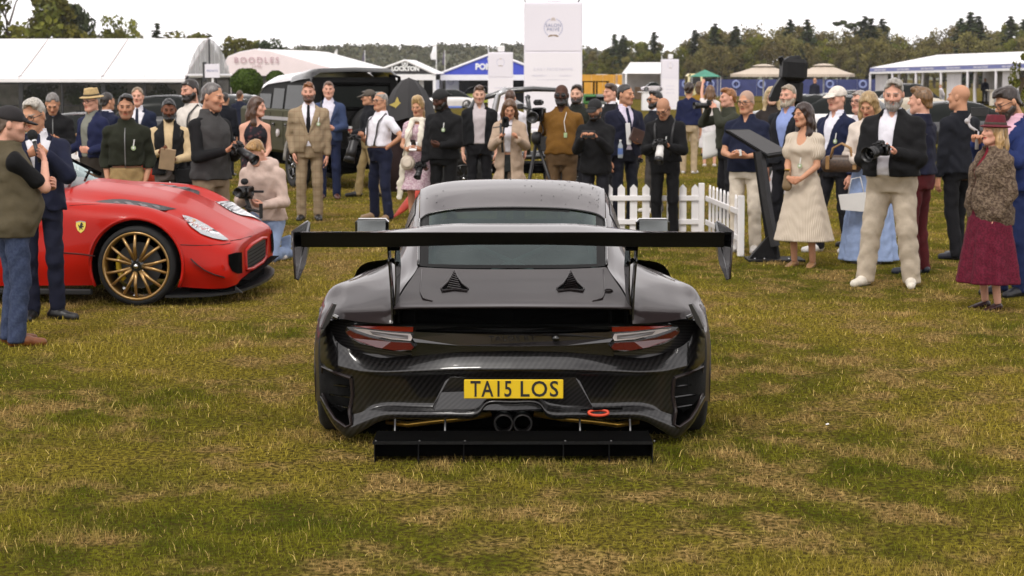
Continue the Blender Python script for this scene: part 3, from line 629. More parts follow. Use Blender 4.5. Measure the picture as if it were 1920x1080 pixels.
for k in range(nb):
 ez=ezk(k+0.5);p0,p1=lined(k,ezk(k)),lined(k+1,ezk(k+1));r0,r1=lined(k,rdk(k))+nrm*RD,lined(k+1,rdk(k+1))+nrm*RD
 if k==0:r0=r0+dirm*2.0
 MB().sheet([p0+dirm*.01,p1-dirm*.01,r1-dirm*.01,r0+dirm*.01],(0,0,0.04)).build('roof_panel',PVC,rm,off=of)
 b0,b1=lined(k,ezk(k))+nrm*2*RD,lined(k+1,ezk(k+1))+nrm*2*RD
 MB().sheet([b0+dirm*.01,b1-dirm*.01,r1-dirm*.01+nrm*.01,r0+dirm*.01+nrm*.01],(0,0,0.04)).build('roof_panel',PVC,rm,off=of)
 f0,f1=lined(k,ezk(k)-0.02)-nrm*0.06,lined(k+1,ezk(k+1)-0.02)-nrm*0.06
 if k>0 or True:MB().sheet([f0,f1,f1-(0,0,0.28),f0-(0,0,0.28)],nrm*0.05).build('fascia',FASC,rm,off=of)
 for w0,w1 in((.22,.36),(.38,.52),(.54,.74)):
  h0,h1=f0*(1-w0)+f1*w0,f0*(1-w1)+f1*w1;MB().sheet([h0-nrm*.012-(0,0,.08),h1-nrm*.012-(0,0,.08),h1-nrm*.012-(0,0,.2),h0-nrm*.012-(0,0,.2)],nrm*.008).build('printed_word',mat('faded_print',(0.5,0.5,0.62),0.6,nscale=14,namt=.35),rm,off=of)
 MB().sheet([f0-(0,0,.28),f1-(0,0,.28),f1-(0,0,.45),f0-(0,0,.45)],nrm*0.05).build('valance',PVC,rm,off=of)
 q0,q1=b0*np.array((1,1,0)),b1*np.array((1,1,0))
 MB().sheet([q0+(0,0,g),q1+(0,0,g),b1,b0],nrm*.05).build('rear_wall',mat('lined_wall',(0.40,0.38,0.38),0.8,nscale=2),rm,off=of)
 m0=lined(k,0);MB().tube([(m0[0],m0[1],g),(m0[0],m0[1],ez-.45)],0.10,6).build('post',CURT,rm,True,off=of)
 full=k in(0,3,5)
 S=[]
 for j,t_ in enumerate(np.linspace(0.06,0.62 if full else 0.2,26 if full else 10)):
  pt_=lined(k,0)+dirm*(Lm/nb)*t_+nrm*(0.35+0.07*math.sin(j*1.9));S.append([pt_+(0,0,g),pt_+(0,0,(ez+g)/2)+(-dirm*0.25*(0 if full else t_*5)),pt_+(0,0,ez-0.3)])
 MB().grid(S).build('curtain',CURT,rm,True,off=of)
m0=lined(nb,0);MB().tube([(m0[0],m0[1],g),(m0[0],m0[1],ez-.45)],0.10,6).build('post',CURT,rm,off=of)
ez=E0[2];e0,e1=lined(0,ez),lined(0,ez)+nrm*2*RD;MB().sheet([e0,lined(0,ridz)+nrm*RD+dirm*2.0,e1],(0,0,.04)).build('roof_hip',PVC,rm,off=of)
for(k,t0,t1,z0,z1,cmat)in((1,.1,.95,.9,2.0,mat('amber_lit_shelf',(0.42,0.24,0.05),0.6,nscale=2,namt=0.6)),(2,.05,.9,1.5,2.1,mat('amber_lit_shelf',(0.42,0.24,0.05),0.6,nscale=2,namt=0.6)),(2,.1,.6,.8,1.6,NAVYB),(3,.62,.95,.9,2.0,FRAMEB),(4,.35,.8,1.1,2.0,mat('dark_painting',(0.10,0.05,0.03),0.5,nscale=1.2,namt=0.8))):  # amber panels carry the orange shelf light in their colour
 p0=lined(k,g)+dirm*(Lm/nb)*t0+nrm*(2*RD-0.3);p1=lined(k,g)+dirm*(Lm/nb)*t1+nrm*(2*RD-.3)
 MB().sheet([p0+(0,0,z0),p1+(0,0,z0),p1+(0,0,z1),p0+(0,0,z1)],nrm*.05).build('wall_display',cmat,rm,off=of)
pd=lined(4.62,g)+nrm*0.9;t=thing('podium','white podium in a curtained bay of the right marquee','podium',pd);MB().rbox((0,0,0.55),(0.42,0.3,0.55),0.03).build('front',mat('cream_board',(0.7,0.64,0.55),0.6),t);MB().rbox((0.75,0.1,0.55),(0.3,0.3,0.55),0.03).build('wood_side',mat('walnut',(0.13,0.07,0.035),0.5,nscale=4,namt=.4),t);MB().rbox((0.2,0,1.13),(0.9,0.35,0.03),0.01).build('top',mat('cream_board',(0.7,0.64,0.55),0.6),t)
PICK=mat('white_picket',(0.78,0.76,0.76),0.45,nscale=5,namt=0.03)
def picket(L_,n,H,w,label,loc,rot,tipped=True,posts=(1,1),zb=0.05):
 t=thing('picket_fence',label,'fence',loc,rot);me=None
 for k in range(n):
  x=L_*(k+0.5)/n
  if me is None:
   b=MB();hw=w/2;rr=0.004
   b.prism([(-hw,zb),(-rr,zb),(-rr,H),(-hw,H-hw)]if False else[(-hw,zb),(hw,zb),(hw,H-hw*1.1),(0,H),(-hw,H-hw*1.1)],0.018);b.prism([(-0.006,zb),(0.006,zb),(0.006,H-0.02),(-0.006,H-.02)],0.004,o=(0,-0.004,0));me=b.mesh('picket')
  obj('picket',me,PICK,t,(x,0,0))
 for z in(H*0.30,H*0.74):MB().rbox((L_/2,-0.016,z),(L_/2,0.012,0.032),0.006).build('rail',PICK,t)
 for x,on in((0,posts[0]),(L_,posts[1])):
  if on:MB().rbox((x,0.0,H*0.51),(0.035,0.035,H*0.51),0.006).build('post',PICK,t);
 return t
c1=G(1322,446);z1=P(1322,340,c1[1])[2];c0=P(1130,446,c1[1]);c0[2]=0
picket(c1[0]-c0[0]-0.05,8,z1*0.95,0.088,'white picket fence panel behind the black car wing',(c0[0],c1[1],0),0,posts=(0,1))
n1=G(1384,480);d=n1-c1;zz=P(1384,366,n1[1])[2]
picket(np.linalg.norm(d[:2]),9,z1*0.95,0.075,'white picket fence panel turning the corner towards the camera',(c1[0]+0.02,c1[1]-0.05,0),math.atan2(d[1],d[0]),posts=(0,1))
a=P(132,300,31.0);picket(1.9,9,0.92,0.10,'white picket fence behind the red car between the legs',(a[0],31.2,0),0,posts=(1,1))
a=P(1806,190,60);q=picket(1.35,13,1.15,0.085,'short white picket fence behind the burgundy hat',(a[0],60,tz(a[0],60)-0.2),0)
tree('oak',1930,96,70,'green tree at the right picture edge before the marquee',LEAF_G,'broadleaf_tree',sx=0.6)
# ================================================================== implicit-surface bodies
class Field:
 def __init__(s,lo,hi,h):
  s.h=h;lo=np.array(lo,float)-2.5*h;hi=np.array(hi,float)+2.5*h
  s.lo=lo;s.n=np.ceil((hi-lo)/h).astype(int)+1
  s.v=np.full(s.n,0.3,np.float32)
  s.ax=[(lo[i]+h*np.arange(s.n[i])).astype(np.float32)for i in range(3)]
 def sub(s,lo,hi):
  a=np.maximum(np.floor((np.array(lo)-s.lo)/s.h).astype(int),0)
  b=np.minimum(np.ceil((np.array(hi)-s.lo)/s.h).astype(int)+1,s.n)
  if np.any(b<=a):return None
  sl=tuple(slice(a[i],b[i])for i in range(3))
  X=s.ax[0][sl[0]][:,None,None];Y=s.ax[1][sl[1]][None,:,None];Z=s.ax[2][sl[2]][None,None,:]
  return sl,X,Y,Z
 def _mix(s,sl,d,k,op):
  v=s.v[sl]
  if op=='u':
   if k>0:
    h=np.maximum(k-np.abs(v-d),0)/k
    s.v[sl]=np.minimum(v,d)-h*h*k*0.25
   else:s.v[sl]=np.minimum(v,d)
  else:
   d=-d
   if k>0:
    h=np.maximum(k-np.abs(v-d),0)/k
    s.v[sl]=np.maximum(v,d)+h*h*k*0.25
   else:s.v[sl]=np.maximum(v,d)
 def cap(s,a,b,ra,rb=None,k=0.02,op='u',flat=None):
  rb=ra if rb is None else rb
  a=np.array(a,float);b=np.array(b,float);R=max(ra,rb)+k+2.5*s.h
  q=s.sub(np.minimum(a,b)-R,np.maximum(a,b)+R)
  if q is None:return s
  sl,X,Y,Z=q
  ab=b-a;L2=float(ab@ab)+1e-9
  t=np.clip(((X-a[0])*ab[0]+(Y-a[1])*ab[1]+(Z-a[2])*ab[2])/L2,0,1)
  dx=X-a[0]-t*ab[0];dy=Y-a[1]-t*ab[1];dz=Z-a[2]-t*ab[2]
  if flat is not None:
   ax,fac=flat;w=(dx*ax[0]+dy*ax[1]+dz*ax[2])*(1/fac-1)
   dx=dx+w*ax[0];dy=dy+w*ax[1];dz=dz+w*ax[2]
  d=np.sqrt(dx*dx+dy*dy+dz*dz)-(ra+t*(rb-ra))
  if flat is not None:d=d*max(flat[1],0.55)
  s._mix(sl,d,k,op);return s
 def ell(s,c,r,k=0.015,op='u',R=None):
  c=np.array(c,float);r=np.array([r]*3 if not hasattr(r,'__len__')else r,float)
  m=r.max()+k+2.5*s.h
  q=s.sub(c-m,c+m)
  if q is None:return s
  sl,X,Y,Z=q
  x,y,z=X-c[0],Y-c[1],Z-c[2]
  if R is not None:
   x,y,z=(R[0,0]*x+R[1,0]*y+R[2,0]*z,R[0,1]*x+R[1,1]*y+R[2,1]*z,R[0,2]*x+R[1,2]*y+R[2,2]*z)
  k0=np.sqrt((x/r[0])**2+(y/r[1])**2+(z/r[2])**2)+1e-6
  k1=np.sqrt((x/r[0]**2)**2+(y/r[1]**2)**2+(z/r[2]**2)**2)+1e-6
  s._mix(sl,k0*(k0-1)/k1,k,op);return s
 def loft(s,L,k=0.02,op='u',p=2.3,off=0.0,ripple=None):
  """L rows: z, rx, ry, cx, cy"""
  L=np.array(sorted(L),float);z0,z1=L[0,0],L[-1,0]
  m=max(L[:,1].max(),L[:,2].max())+off+k+3*s.h+np.abs(L[:,3:]).max()
  q=s.sub((-m,-m,z0-k-3*s.h),(m,m,z1+k+3*s.h))
  sl,X,Y,Z=q;z=Z[0,0]
  A=np.stack([np.interp(z,L[:,0],L[:,i])for i in range(1,5)])
  for _ in range(2):
   w=max(1,int(0.02/s.h));kern=np.ones(2*w+1)/(2*w+1)
   A=np.stack([np.convolve(np.pad(a,w,mode='edge'),kern,'valid')for a in A])
  rx,ry,cx,cy=[a.astype(np.float32)[None,None,:]for a in A];rx=rx+off;ry=ry+off
  x=np.abs(X-cx)/rx;y=np.abs(Y-cy)/ry
  g=(x**p+y**p)**(1/p)
  if ripple is not None:
   n,amp,zt,ph=ripple
   th=np.arctan2(Y-cy,X-cx)
   g=g-amp*np.clip((zt-Z)/0.4,0,1)*(np.sin(n*th+ph+1.3*np.sin(2*th))+0.4*np.sin((2*n+1)*th+2*ph))
  d=(g-1)*np.minimum(rx,ry)*0.9
  d=np.maximum(d,np.maximum(z0-Z,Z-z1))
  s._mix(sl,d,k,op);return s
 def plane(s,n,d):
  """keep n.p < d"""
  s.v=np.maximum(s.v,(s.ax[0][:,None,None]*n[0]+s.ax[1][None,:,None]*n[1]+s.ax[2][None,None,:]*n[2]-d).astype(np.float32));return s
 def keep(s,fn):
  s.v=np.maximum(s.v,fn(s.ax[0][:,None,None],s.ax[1][None,:,None],s.ax[2][None,None,:]).astype(np.float32));return s
 def wrinkle(s,amp,seed=0,f=1.0):
  r=np.random.RandomState(seed);ph=r.uniform(0,6.28,8)
  X=s.ax[0][:,None,None]*f;Y=s.ax[1][None,:,None]*f;Z=s.ax[2][None,None,:]*f
  n=np.sin(Z*46+2.6*np.sin(X*19+ph[0])+2.0*np.sin(Y*23+ph[1])+ph[2])*np.sin(X*15+Y*12+Z*8+ph[3])
  n=n+0.7*np.sin(Z*21+X*30*np.sign(np.sin(ph[4]))+1.5*np.sin(Y*17+ph[5]))*np.sin(X*9-Y*14+Z*13+ph[6])
  s.v=s.v-(amp*n).astype(np.float32);return s
 def mesh(s):
  v=s.v;ins=v<0
  n=np.array(v.shape)
  c=ins[:-1,:-1,:-1].astype(np.int8)
  tot=np.zeros(n-1,np.int8)
  for dx in(0,1):
   for dy in(0,1):
    for dz in(0,1):tot+=ins[dx:n[0]-1+dx,dy:n[1]-1+dy,dz:n[2]-1+dz]
  act=(tot>0)&(tot<8)
  I=np.argwhere(act)
  if len(I)==0:return np.zeros((0,3)),np.zeros((0,4),int)
  idx=-np.ones(n-1,np.int32);idx[act]=np.arange(len(I))
  cor={}
  for dx in(0,1):
   for dy in(0,1):
    for dz in(0,1):cor[(dx,dy,dz)]=v[I[:,0]+dx,I[:,1]+dy,I[:,2]+dz]
  acc=np.zeros((len(I),3));cnt=np.zeros(len(I))
  ks=list(cor)
  for a in ks:
   for ax in range(3):
    if a[ax]==0:
     b=list(a);b[ax]=1;b=tuple(b)
     va,vb=cor[a],cor[b];m=(va<0)!=(vb<0)
     t=np.where(m,va/np.where(m,va-vb,1),0)
     p=np.tile(np.array(a,float),(len(I),1));p[:,ax]+=t
     acc+=p*m[:,None];cnt+=m
  V=s.lo+s.h*(I+acc/cnt[:,None])
  Q=[]
  for ax in range(3):
   b,c_=(ax+1)%3,(ax+2)%3
   sl0=[slice(1,n[i]-1)for i in range(3)];sl1=list(sl0)
   sl0[ax]=slice(0,n[ax]-1);sl1[ax]=slice(1,n[ax])
   A=ins[tuple(sl0)];B=ins[tuple(sl1)]
   E=np.argwhere(A!=B)
   if len(E)==0:continue
   o=A[E[:,0],E[:,1],E[:,2]]
   base=E.copy();base[:,b]+=1;base[:,c_]+=1
   def id_(db,dc):
    k=base.copy();k[:,b]+=db;k[:,c_]+=dc;return idx[k[:,0],k[:,1],k[:,2]]
   q=np.stack([id_(-1,-1),id_(0,-1),id_(0,0),id_(-1,0)],1)
   q[~o]=q[~o][:,::-1];Q.append(q)
  return V,np.concatenate(Q)
def skin_material():
 m=bpy.data.materials.new('skin');m.use_nodes=True;N,L,b=nodes(m)
 at=N.new('ShaderNodeAttribute');at.attribute_name='tint'
 co=N.new('ShaderNodeTexCoord');n=N.new('ShaderNodeTexNoise');n.inputs['Scale'].default_value=60;n.inputs['Detail'].default_value=4
 L.new(co.outputs['Object'],n.inputs['Vector'])
 mr=N.new('ShaderNodeMapRange');mr.inputs[3].default_value=0.86;mr.inputs[4].default_value=1.12;L.new(n.outputs['Fac'],mr.inputs[0])
 mx=N.new('ShaderNodeMix');mx.data_type='RGBA';mx.blend_type='MULTIPLY';mx.inputs['Factor'].default_value=1
 L.new(at.outputs['Color'],mx.inputs['A']);L.new(mr.outputs[0],mx.inputs['B']);L.new(mx.outputs['Result'],b.inputs['Base Color'])
 b.inputs['Roughness'].default_value=0.58;b.inputs['Specular IOR Level'].default_value=0.25
 bp=N.new('ShaderNodeBump');bp.inputs['Strength'].default_value=0.15;bp.inputs['Distance'].default_value=0.01;L.new(n.outputs['Fac'],bp.inputs['Height']);L.new(bp.outputs[0],b.inputs['Normal'])
 return m
SKIN=skin_material()
_hm={}
def hair_mat(c):
 if c in _hm:return _hm[c]
 m=bpy.data.materials.new('hair');m.use_nodes=True;N,L,b=nodes(m);q=lin(c)
 co=N.new('ShaderNodeTexCoord');mp=N.new('ShaderNodeMapping');mp.inputs['Scale'].default_value=(90,60,14);L.new(co.outputs['Object'],mp.inputs['Vector'])
 n=N.new('ShaderNodeTexNoise');n.inputs['Scale'].default_value=1.0;n.inputs['Detail'].default_value=4;L.new(mp.outputs[0],n.inputs['Vector'])
 r=N.new('ShaderNodeValToRGB');r.color_ramp.elements[0].position=.3;r.color_ramp.elements[1].position=.75;r.color_ramp.elements[0].color=(*[x*.5 for x in q],1);r.color_ramp.elements[1].color=(*[min(1,x*1.5)for x in q],1)
 L.new(n.outputs['Fac'],r.inputs[0]);L.new(r.outputs[0],b.inputs['Base Color']);b.inputs['Roughness'].default_value=.36;b.inputs['Specular IOR Level'].default_value=.55
 bp=N.new('ShaderNodeBump');bp.inputs['Strength'].default_value=.5;bp.inputs['Distance'].default_value=.01;L.new(n.outputs['Fac'],bp.inputs['Height']);L.new(bp.outputs[0],b.inputs['Normal'])
 _hm[c]=m;return m
EYEW=mat('eye_white',(0.32,0.29,0.27),0.2,namt=0.02);EYED=mat('iris',(0.02,0.014,0.01),0.15,namt=0.02)
BLACKM=mat('black_plastic',(0.012,0.012,0.013),0.42,namt=0.3,nscale=30,bscale=200,bstr=0.1)
GLASSF=mat('spectacle_frame',(0.015,0.013,0.013),0.3)
DARKLENS=mat('dark_lens',(0.01,0.01,0.012),0.08)
WHITEP=mat('white_card',(0.75,0.75,0.74),0.6,namt=0.05);GREENP=mat('green_badge',(0.32,0.42,0.22),0.5)
LEATHER={}
def shoe_mat(c):return mat('shoe_leather',c,0.42,nscale=20,bscale=60,bstr=0.15)
SKINS={'fair':lin('#d0a48d'),'pink':lin('#d09d87'),'tan':lin('#bf8d70'),'olive':lin('#b38468'),'brown':lin('#6f4530'),'dark':lin('#4a2e22')}
def head_mesh(res,skin,hair='short',haircol=(0.03,0.02,0.015),female=False,stubble=0.0,browcol=None,seed=0):
 f=Field((-0.1,-0.14,-0.2),(0.1,0.125,0.13),res)
 j=np.random.RandomState(seed).uniform(-1,1,8)*0.004
 jw=0.94 if female else 1.0
 f.ell((0,0.014,0.034),(0.076,0.098,0.088))
 f.ell((0,-0.024,-0.038),(0.062*jw+j[0]*0.6,0.074,0.084),k=0.03)
 f.ell((0,-0.07,-0.1+j[1]),(0.026*jw,0.024,0.022),k=0.035)
 for sx in(-1,1):
  f.cap((sx*0.052*jw,0.01,-0.06),(sx*0.02,-0.068,-0.1),0.02,k=0.03)
  f.ell((sx*0.04,-0.066,-0.022),(0.026,0.024,0.024),k=0.025)
 f.cap((-0.036,-0.088,0.022),(0.036,-0.088,0.022),0.013 if not female else 0.010,k=0.02)
 for sx in(-1,1):f.ell((sx*0.031,-0.106,0.003),(0.019,0.018,0.013),k=0.012,op='s')
 for sx in(-1,1):f.ell((sx*0.031,-0.081,0.003),0.0135,k=0.004)
 f.cap((0,-0.094,0.014),(0,-0.119+j[2],-0.026),0.0085,0.0125,k=0.012)
 for sx in(-1,1):f.ell((sx*0.011,-0.104,-0.033),(0.008,0.011,0.008),k=0.01)
 f.ell((0,-0.093,-0.056),(0.025,0.013,0.0075),k=0.008);f.ell((0,-0.091,-0.068),(0.021,0.013,0.008),k=0.008)
 f.cap((-0.024,-0.1,-0.062),(0.024,-0.1,-0.062),0.0035,k=0.004,op='s')
 for sx in(-1,1):f.ell((sx*0.078,0.014,-0.008),(0.011,0.02,0.031),k=0.008)
 f.cap((0,0.022,-0.05),(0,0.035,-0.19),0.054 if not female else 0.046,0.058 if not female else 0.048,k=0.035)
 V,Q=f.mesh()
 s=np.array(skin);T=np.tile(s,(len(V),1));x,y,z=V.T;ax=np.abs(x)
 red=np.clip(1-np.hypot((ax-0.042)/0.03,(z+0.025)/0.03),0,1)*(y<-0.03)
 red=np.maximum(red,np.clip(1-np.hypot(x/0.02,(z+0.025)/0.025),0,1)*(y<-0.09))
 T*=1-red[:,None]*np.array([0.02,0.11,0.10])
 lip=(np.hypot(x/0.027,(z+0.0625)/0.0125)<1)&(y<-0.08)
 T[lip]=s*(np.array([0.86,0.55,0.55])if not female else np.array([0.78,0.36,0.38]))
 mo=(ax<0.024)&(np.abs(z+0.062)<0.0028)&(y<-0.08);T[mo]*=0.5
 bc=np.array(browcol if browcol is not None else haircol);bc=bc*0.8
 brow=(ax>0.012)&(ax<0.05)&(np.abs(z-0.026+6*(ax-0.03)**2)<0.0058)&(y<-0.06)
 T[brow]=0.25*s+0.75*bc
 lid=(np.hypot((ax-0.031)/0.017,(z-0.004)/0.009)<1)&(y<-0.07)
 T[lid]*=0.72  # eye sockets darkened in the tint, as painted shade
 if stubble:
  jawz=(z<-0.03+0.3*np.clip(y+0.03,0,1))&(z>-0.13)&(y<0.025)&~lip&(np.hypot(x/0.03,(z+0.02)/0.025)>1)
  T[jawz]=T[jawz]*(1-stubble)+bc*stubble
 if hair in('bald','fringe','buzz'):
  a=0.1 if hair=='bald' else(0.15 if hair=='fringe' else 0.55)
  sc=(z>0.0+0.9*np.clip(-y-0.02,-0.05,0.2))&(y>-0.07)
  T[sc]=T[sc]*(1-a)+bc*a
 return V,Q,T
def hair_mesh(res,style,seed=0):
 f=Field((-0.135,-0.15,-0.42 if style in('long','pony','blow')else-0.2),(0.135,0.17,0.165),res)
 c=(0,0.014,0.034)
 th=dict(short=0.008,side=0.010,crop=0.005,curly=0.022,long=0.013,bob=0.018,pony=0.012,bun=0.012,quiff=0.007,fringe=0.006,thin=0.005,blow=0.02)[style]
 tx=th if style in('long','blow','bob','curly','pony')else th*0.3-0.0015
 f.ell(c,(0.078+tx,0.1+th*.8,0.090+th))
 if style in('short','side','quiff','curly','crop','thin','fringe'):
  f.cap((0,0.045,0.0),(0,0.055,-0.045),0.059+th*0.2,k=0.02)
 if style=='quiff':f.ell((0.004,-0.052,0.108),(0.056,0.05,0.03),k=0.03)
 if style=='side':
  f.ell((0.012,-0.035,0.106),(0.064,0.066,0.03),k=0.03);f.ell((0.05,-0.055,0.085),(0.03,0.035,0.025),k=0.02)
 hl=dict(thin=0.108,fringe=0.09).get(style,0.094 if style in('short','crop','quiff','side','curly')else 0.086)
 f.ell((0,-0.118,hl-0.125),(0.082,0.088,0.125),k=0.01,op='s')
 for sx in(-1,1):f.ell((sx*0.085,-0.075,0.03),(0.03,0.045,0.05),k=0.015,op='s')
 if style in('short','side','quiff','crop','curly','thin','fringe'):
  for sx in(-1,1):f.cap((sx*0.1,0.0,-0.04),(sx*0.1,-0.06,-0.05),0.05,k=0.01,op='s')
  lo=-0.07
  f.keep(lambda X,Y,Z:np.maximum((lo+0.0*X)-Z,(0.0-0.9*(Y-0.01))-Z)+0*X)
  if style=='fringe':f.ell((0,-0.01,0.15),(0.074,0.1,0.075),k=0.01,op='s')
 else:
  def strand(pts,r0,r1):
   for a,b in zip(pts[:-1],pts[1:]):f.cap(a,b,r0,r1,k=0.03)
  if style in('long','blow'):
   L=-0.34 if style=='long' else-0.2
   for sx in(-1,1):
    strand([(sx*0.066,0.01,0.02),(sx*0.085,0.015,-0.08),(sx*0.088,0.0,L*0.62),(sx*0.085,-0.02,L)],0.036,0.036)
   strand([(0,0.07,0.0),(0,0.085,-0.12),(0,0.085,L)],0.066,0.07)
  if style=='bob':
   for sx in(-1,1):strand([(sx*0.07,0.01,0.02),(sx*0.086,-0.005,-0.06),(sx*0.08,-0.02,-0.12)],0.034,0.034)
   strand([(0,0.07,0.0),(0,0.075,-0.12)],0.066,0.06)
  if style in('pony',):
   f.ell((0,0.055,-0.02),(0.07,0.055,0.06),k=0.02)
   f.ell((0,0.0,0.115),(0.07,0.09,0.045),k=0.03)
   strand([(0,0.11,0.04),(0,0.15,0.0),(0.01,0.14,-0.12),(0.02,0.125,-0.22)],0.034,0.022)
  if style=='bun':f.ell((0,0.12,0.05),0.05,k=0.01);f.ell((0,0.055,-0.02),(0.07,0.055,0.06),k=0.02)
  f.ell((0,-0.125,-0.06),(0.062,0.09,0.115),k=0.012,op='s')
  f.plane((0,0,-1),0.36)
 r=np.random.RandomState(seed+7).uniform(-1,1,4)
 if style in('short','side','quiff','crop','thin'):
  f.ell((0.035*r[0],-0.085,0.088+0.004*r[1]),(0.03,0.03,0.017),k=0.015,op='s' if r[2]>0 else 'u')
  f.cap((0.03*(1 if r[3]>0 else-1),-0.08,0.118),(0.038*(1 if r[3]>0 else-1),0.03,0.138),0.009,k=0.012,op='s')
 r=np.random.RandomState(seed).uniform(0,6.28,4)
 X=f.ax[0][:,None,None];Y=f.ax[1][None,:,None];Z=f.ax[2][None,None,:]
 am=0.007 if style=='curly' else 0.0022
 f.v=f.v-(am*np.sin(X*120+3*np.sin(Z*30+r[0])+r[1])*np.sin(Y*90+2*np.sin(Z*40)+r[2])+am*0.6*np.sin(Z*60+X*70+Y*50+r[3])).astype(np.float32)
 return f.mesh()
def beard_mesh(res,full=0.012):
 f=Field((-0.1,-0.14,-0.17),(0.1,0.06,0.03),res);t=full
 f.ell((0,-0.024,-0.038),(0.062+t,0.074+t,0.084+t),k=0.03)
 f.ell((0,-0.07,-0.102-t*0.6),(0.03+t,0.026+t,0.024+t),k=0.035)
 for sx in(-1,1):f.cap((sx*0.054,0.012,-0.05),(sx*0.022,-0.068,-0.1),0.02+t,k=0.03)
 f.cap((-0.018,-0.116,-0.063),(0.018,-0.116,-0.063),0.0135,k=0.004,op='s')
 f.keep(lambda X,Y,Z:np.maximum(Z+0.045-0.9*np.clip(Y+0.045,0,1)+0*X-0.012*(np.abs(X)<0.022)*(Y<-0.08),Y-0.018+0*X+0*Z))
 f.keep(lambda X,Y,Z:-0.125-t-Z+0.5*(Y+0.07)+0*X)
 f.wrinkle(0.002,3,3.0)
 return f.mesh()
_hands={}
def hand_mesh(pose,res):
 """right hand; wrist at the origin, fingers +y, palm -z, thumb at -x"""
 if(pose,res)in _hands:return _hands[(pose,res)]
 curl=dict(relaxed=0.38,grip=0.95,flat=0.08,fist=1.35,hold=0.7)[pose]
 f=Field((-0.085,-0.02,-0.1),(0.06,0.2,0.035),res)
 f.cap((0,-0.005,0),(0,0.02,0),0.026,0.027,k=0.01,flat=((0,0,1),0.7))
 bx=[-0.03,-0.0105,0.0095,0.028];ln=[0.074,0.081,0.076,0.06]
 for i in range(4):
  b=np.array((bx[i],0.088-0.004*abs(i-1.2),0.0))
  f.cap((bx[i]*0.5,0.012,0),b,0.0125,0.0115,k=0.014)
  a=b;ang=0.0
  for k,fr in enumerate((0.45,0.31,0.24)):
   ang+=curl*(0.75,1.0,0.7)[k]*(0.92+0.08*i)
   n=a+ln[i]*fr*np.array((bx[i]*0.6,math.cos(ang),-math.sin(ang)))
   f.cap(a,n,0.0094-0.0008*k,0.0088-0.0008*k,k=0.003);a=n
 th=min(1.0,curl)
 t0=np.array((-0.02,0.022,-0.004));t1=np.array((-0.048+0.012*th,0.052,-0.012-0.018*th));t2=np.array((-0.056+0.03*th,0.082,-0.016-0.032*th));t3=np.array((-0.056+0.045*th,0.104,-0.016-0.036*th))
 f.cap(t0,t1,0.016,0.0125,k=0.012);f.cap(t1,t2,0.0115,0.0105,k=0.003);f.cap(t2,t3,0.0105,0.009,k=0.003)
 _hands[(pose,res)]=f.mesh();return _hands[(pose,res)]
def ik(S,Wt,l1,l2,pole):
 S=np.array(S,float);Wt=np.array(Wt,float);d=Wt-S;D=np.linalg.norm(d)
 if D>(l1+l2)*0.995:Wt=S+d/D*(l1+l2)*0.995;d=Wt-S;D=np.linalg.norm(d)
 a=(l1*l1-l2*l2+D*D)/(2*D);h=math.sqrt(max(l1*l1-a*a,0))
 e=d/D;p=np.array(pole,float);p=p-e*(p@e);p/=np.linalg.norm(p)+1e-9
 return S+e*a+p*h,Wt
ARM={'down':((-0.235,-0.03,0.83),(-0.3,0.5,0),'relaxed',(0.02,-0.15,-1),(1,0.1,0)),'pocket':((-0.20,-0.06,0.90),(-0.45,1,0),'relaxed',(0.1,-0.2,-1),(1,0,0)),'cam':((-0.10,-0.27,1.17),(-0.55,0.5,-0.8),'hold',(0.75,-0.5,0.25),(0.3,-0.3,1)),'clasp':((-0.075,-0.215,0.985),(-0.55,0.7,-0.2),'hold',(0.9,-0.25,-0.35),(0.1,0.9,0)),'belly':((-0.09,-0.26,1.08),(-0.6,0.6,-0.4),'hold',(0.8,-0.5,0.1),(0.2,0.5,0.6)),'eye':((-0.11,-0.24,1.52),(-0.8,0.1,-1),'hold',(0.5,-0.4,0.6),(0.6,-0.2,0.5)),'phone':((-0.10,-0.33,1.30),(-0.45,0.3,-1),'hold',(0.5,-0.4,0.75),(0.6,-0.7,0.1)),'mic':((-0.07,-0.27,1.36),(-0.7,0.1,-1),'grip',(0.8,-0.4,0.3),(0.2,0.6,0.3)),'back':((-0.10,0.17,0.95),(-1,0.2,0),'relaxed',(0.8,0.1,-0.3),(0,1,0)),'cross':((0.04,-0.30,1.20),(-0.5,-0.1,-1),'relaxed',(0.9,0.1,0.3),(0,1,0.1)),'raise':((-0.16,-0.26,1.86),(-1,-0.2,-0.4),'grip',(0.3,-0.2,1),(0.2,-1,0)),'hip':((-0.19,-0.02,1.04),(-1,0.4,0),'relaxed',(0.7,-0.4,-0.4),(0.2,0.8,0)),'carry':((-0.20,-0.20,1.06),(-0.5,1,-0.4),'hold',(0.5,-0.8,0.15),(0.7,0.3,0.2)),'lensdown':((-0.22,-0.12,0.84),(-0.5,0.8,0),'grip',(0.1,-0.25,-1),(1,0,0)),'up':((-0.12,-0.30,1.24),(-0.5,0.4,-0.8),'grip',(0.2,-0.5,0.9),(0.9,-0.2,0)),}
TORSO=[(0.83,.150,.112,0,.012),(0.90,.170,.122,0,.012),(0.97,.172,.120,0,.01),(1.05,.158,.112,0,.004),(1.12,.152,.108,0,0),(1.22,.160,.114,0,-.004),(1.32,.168,.120,0,-.006),(1.38,.156,.110,0,0.0),(1.43,.118,.090,0,.008),(1.47,.080,.074,0,.014),(1.50,.064,.066,0,.016),(1.555,.058,.060,0,.01)]
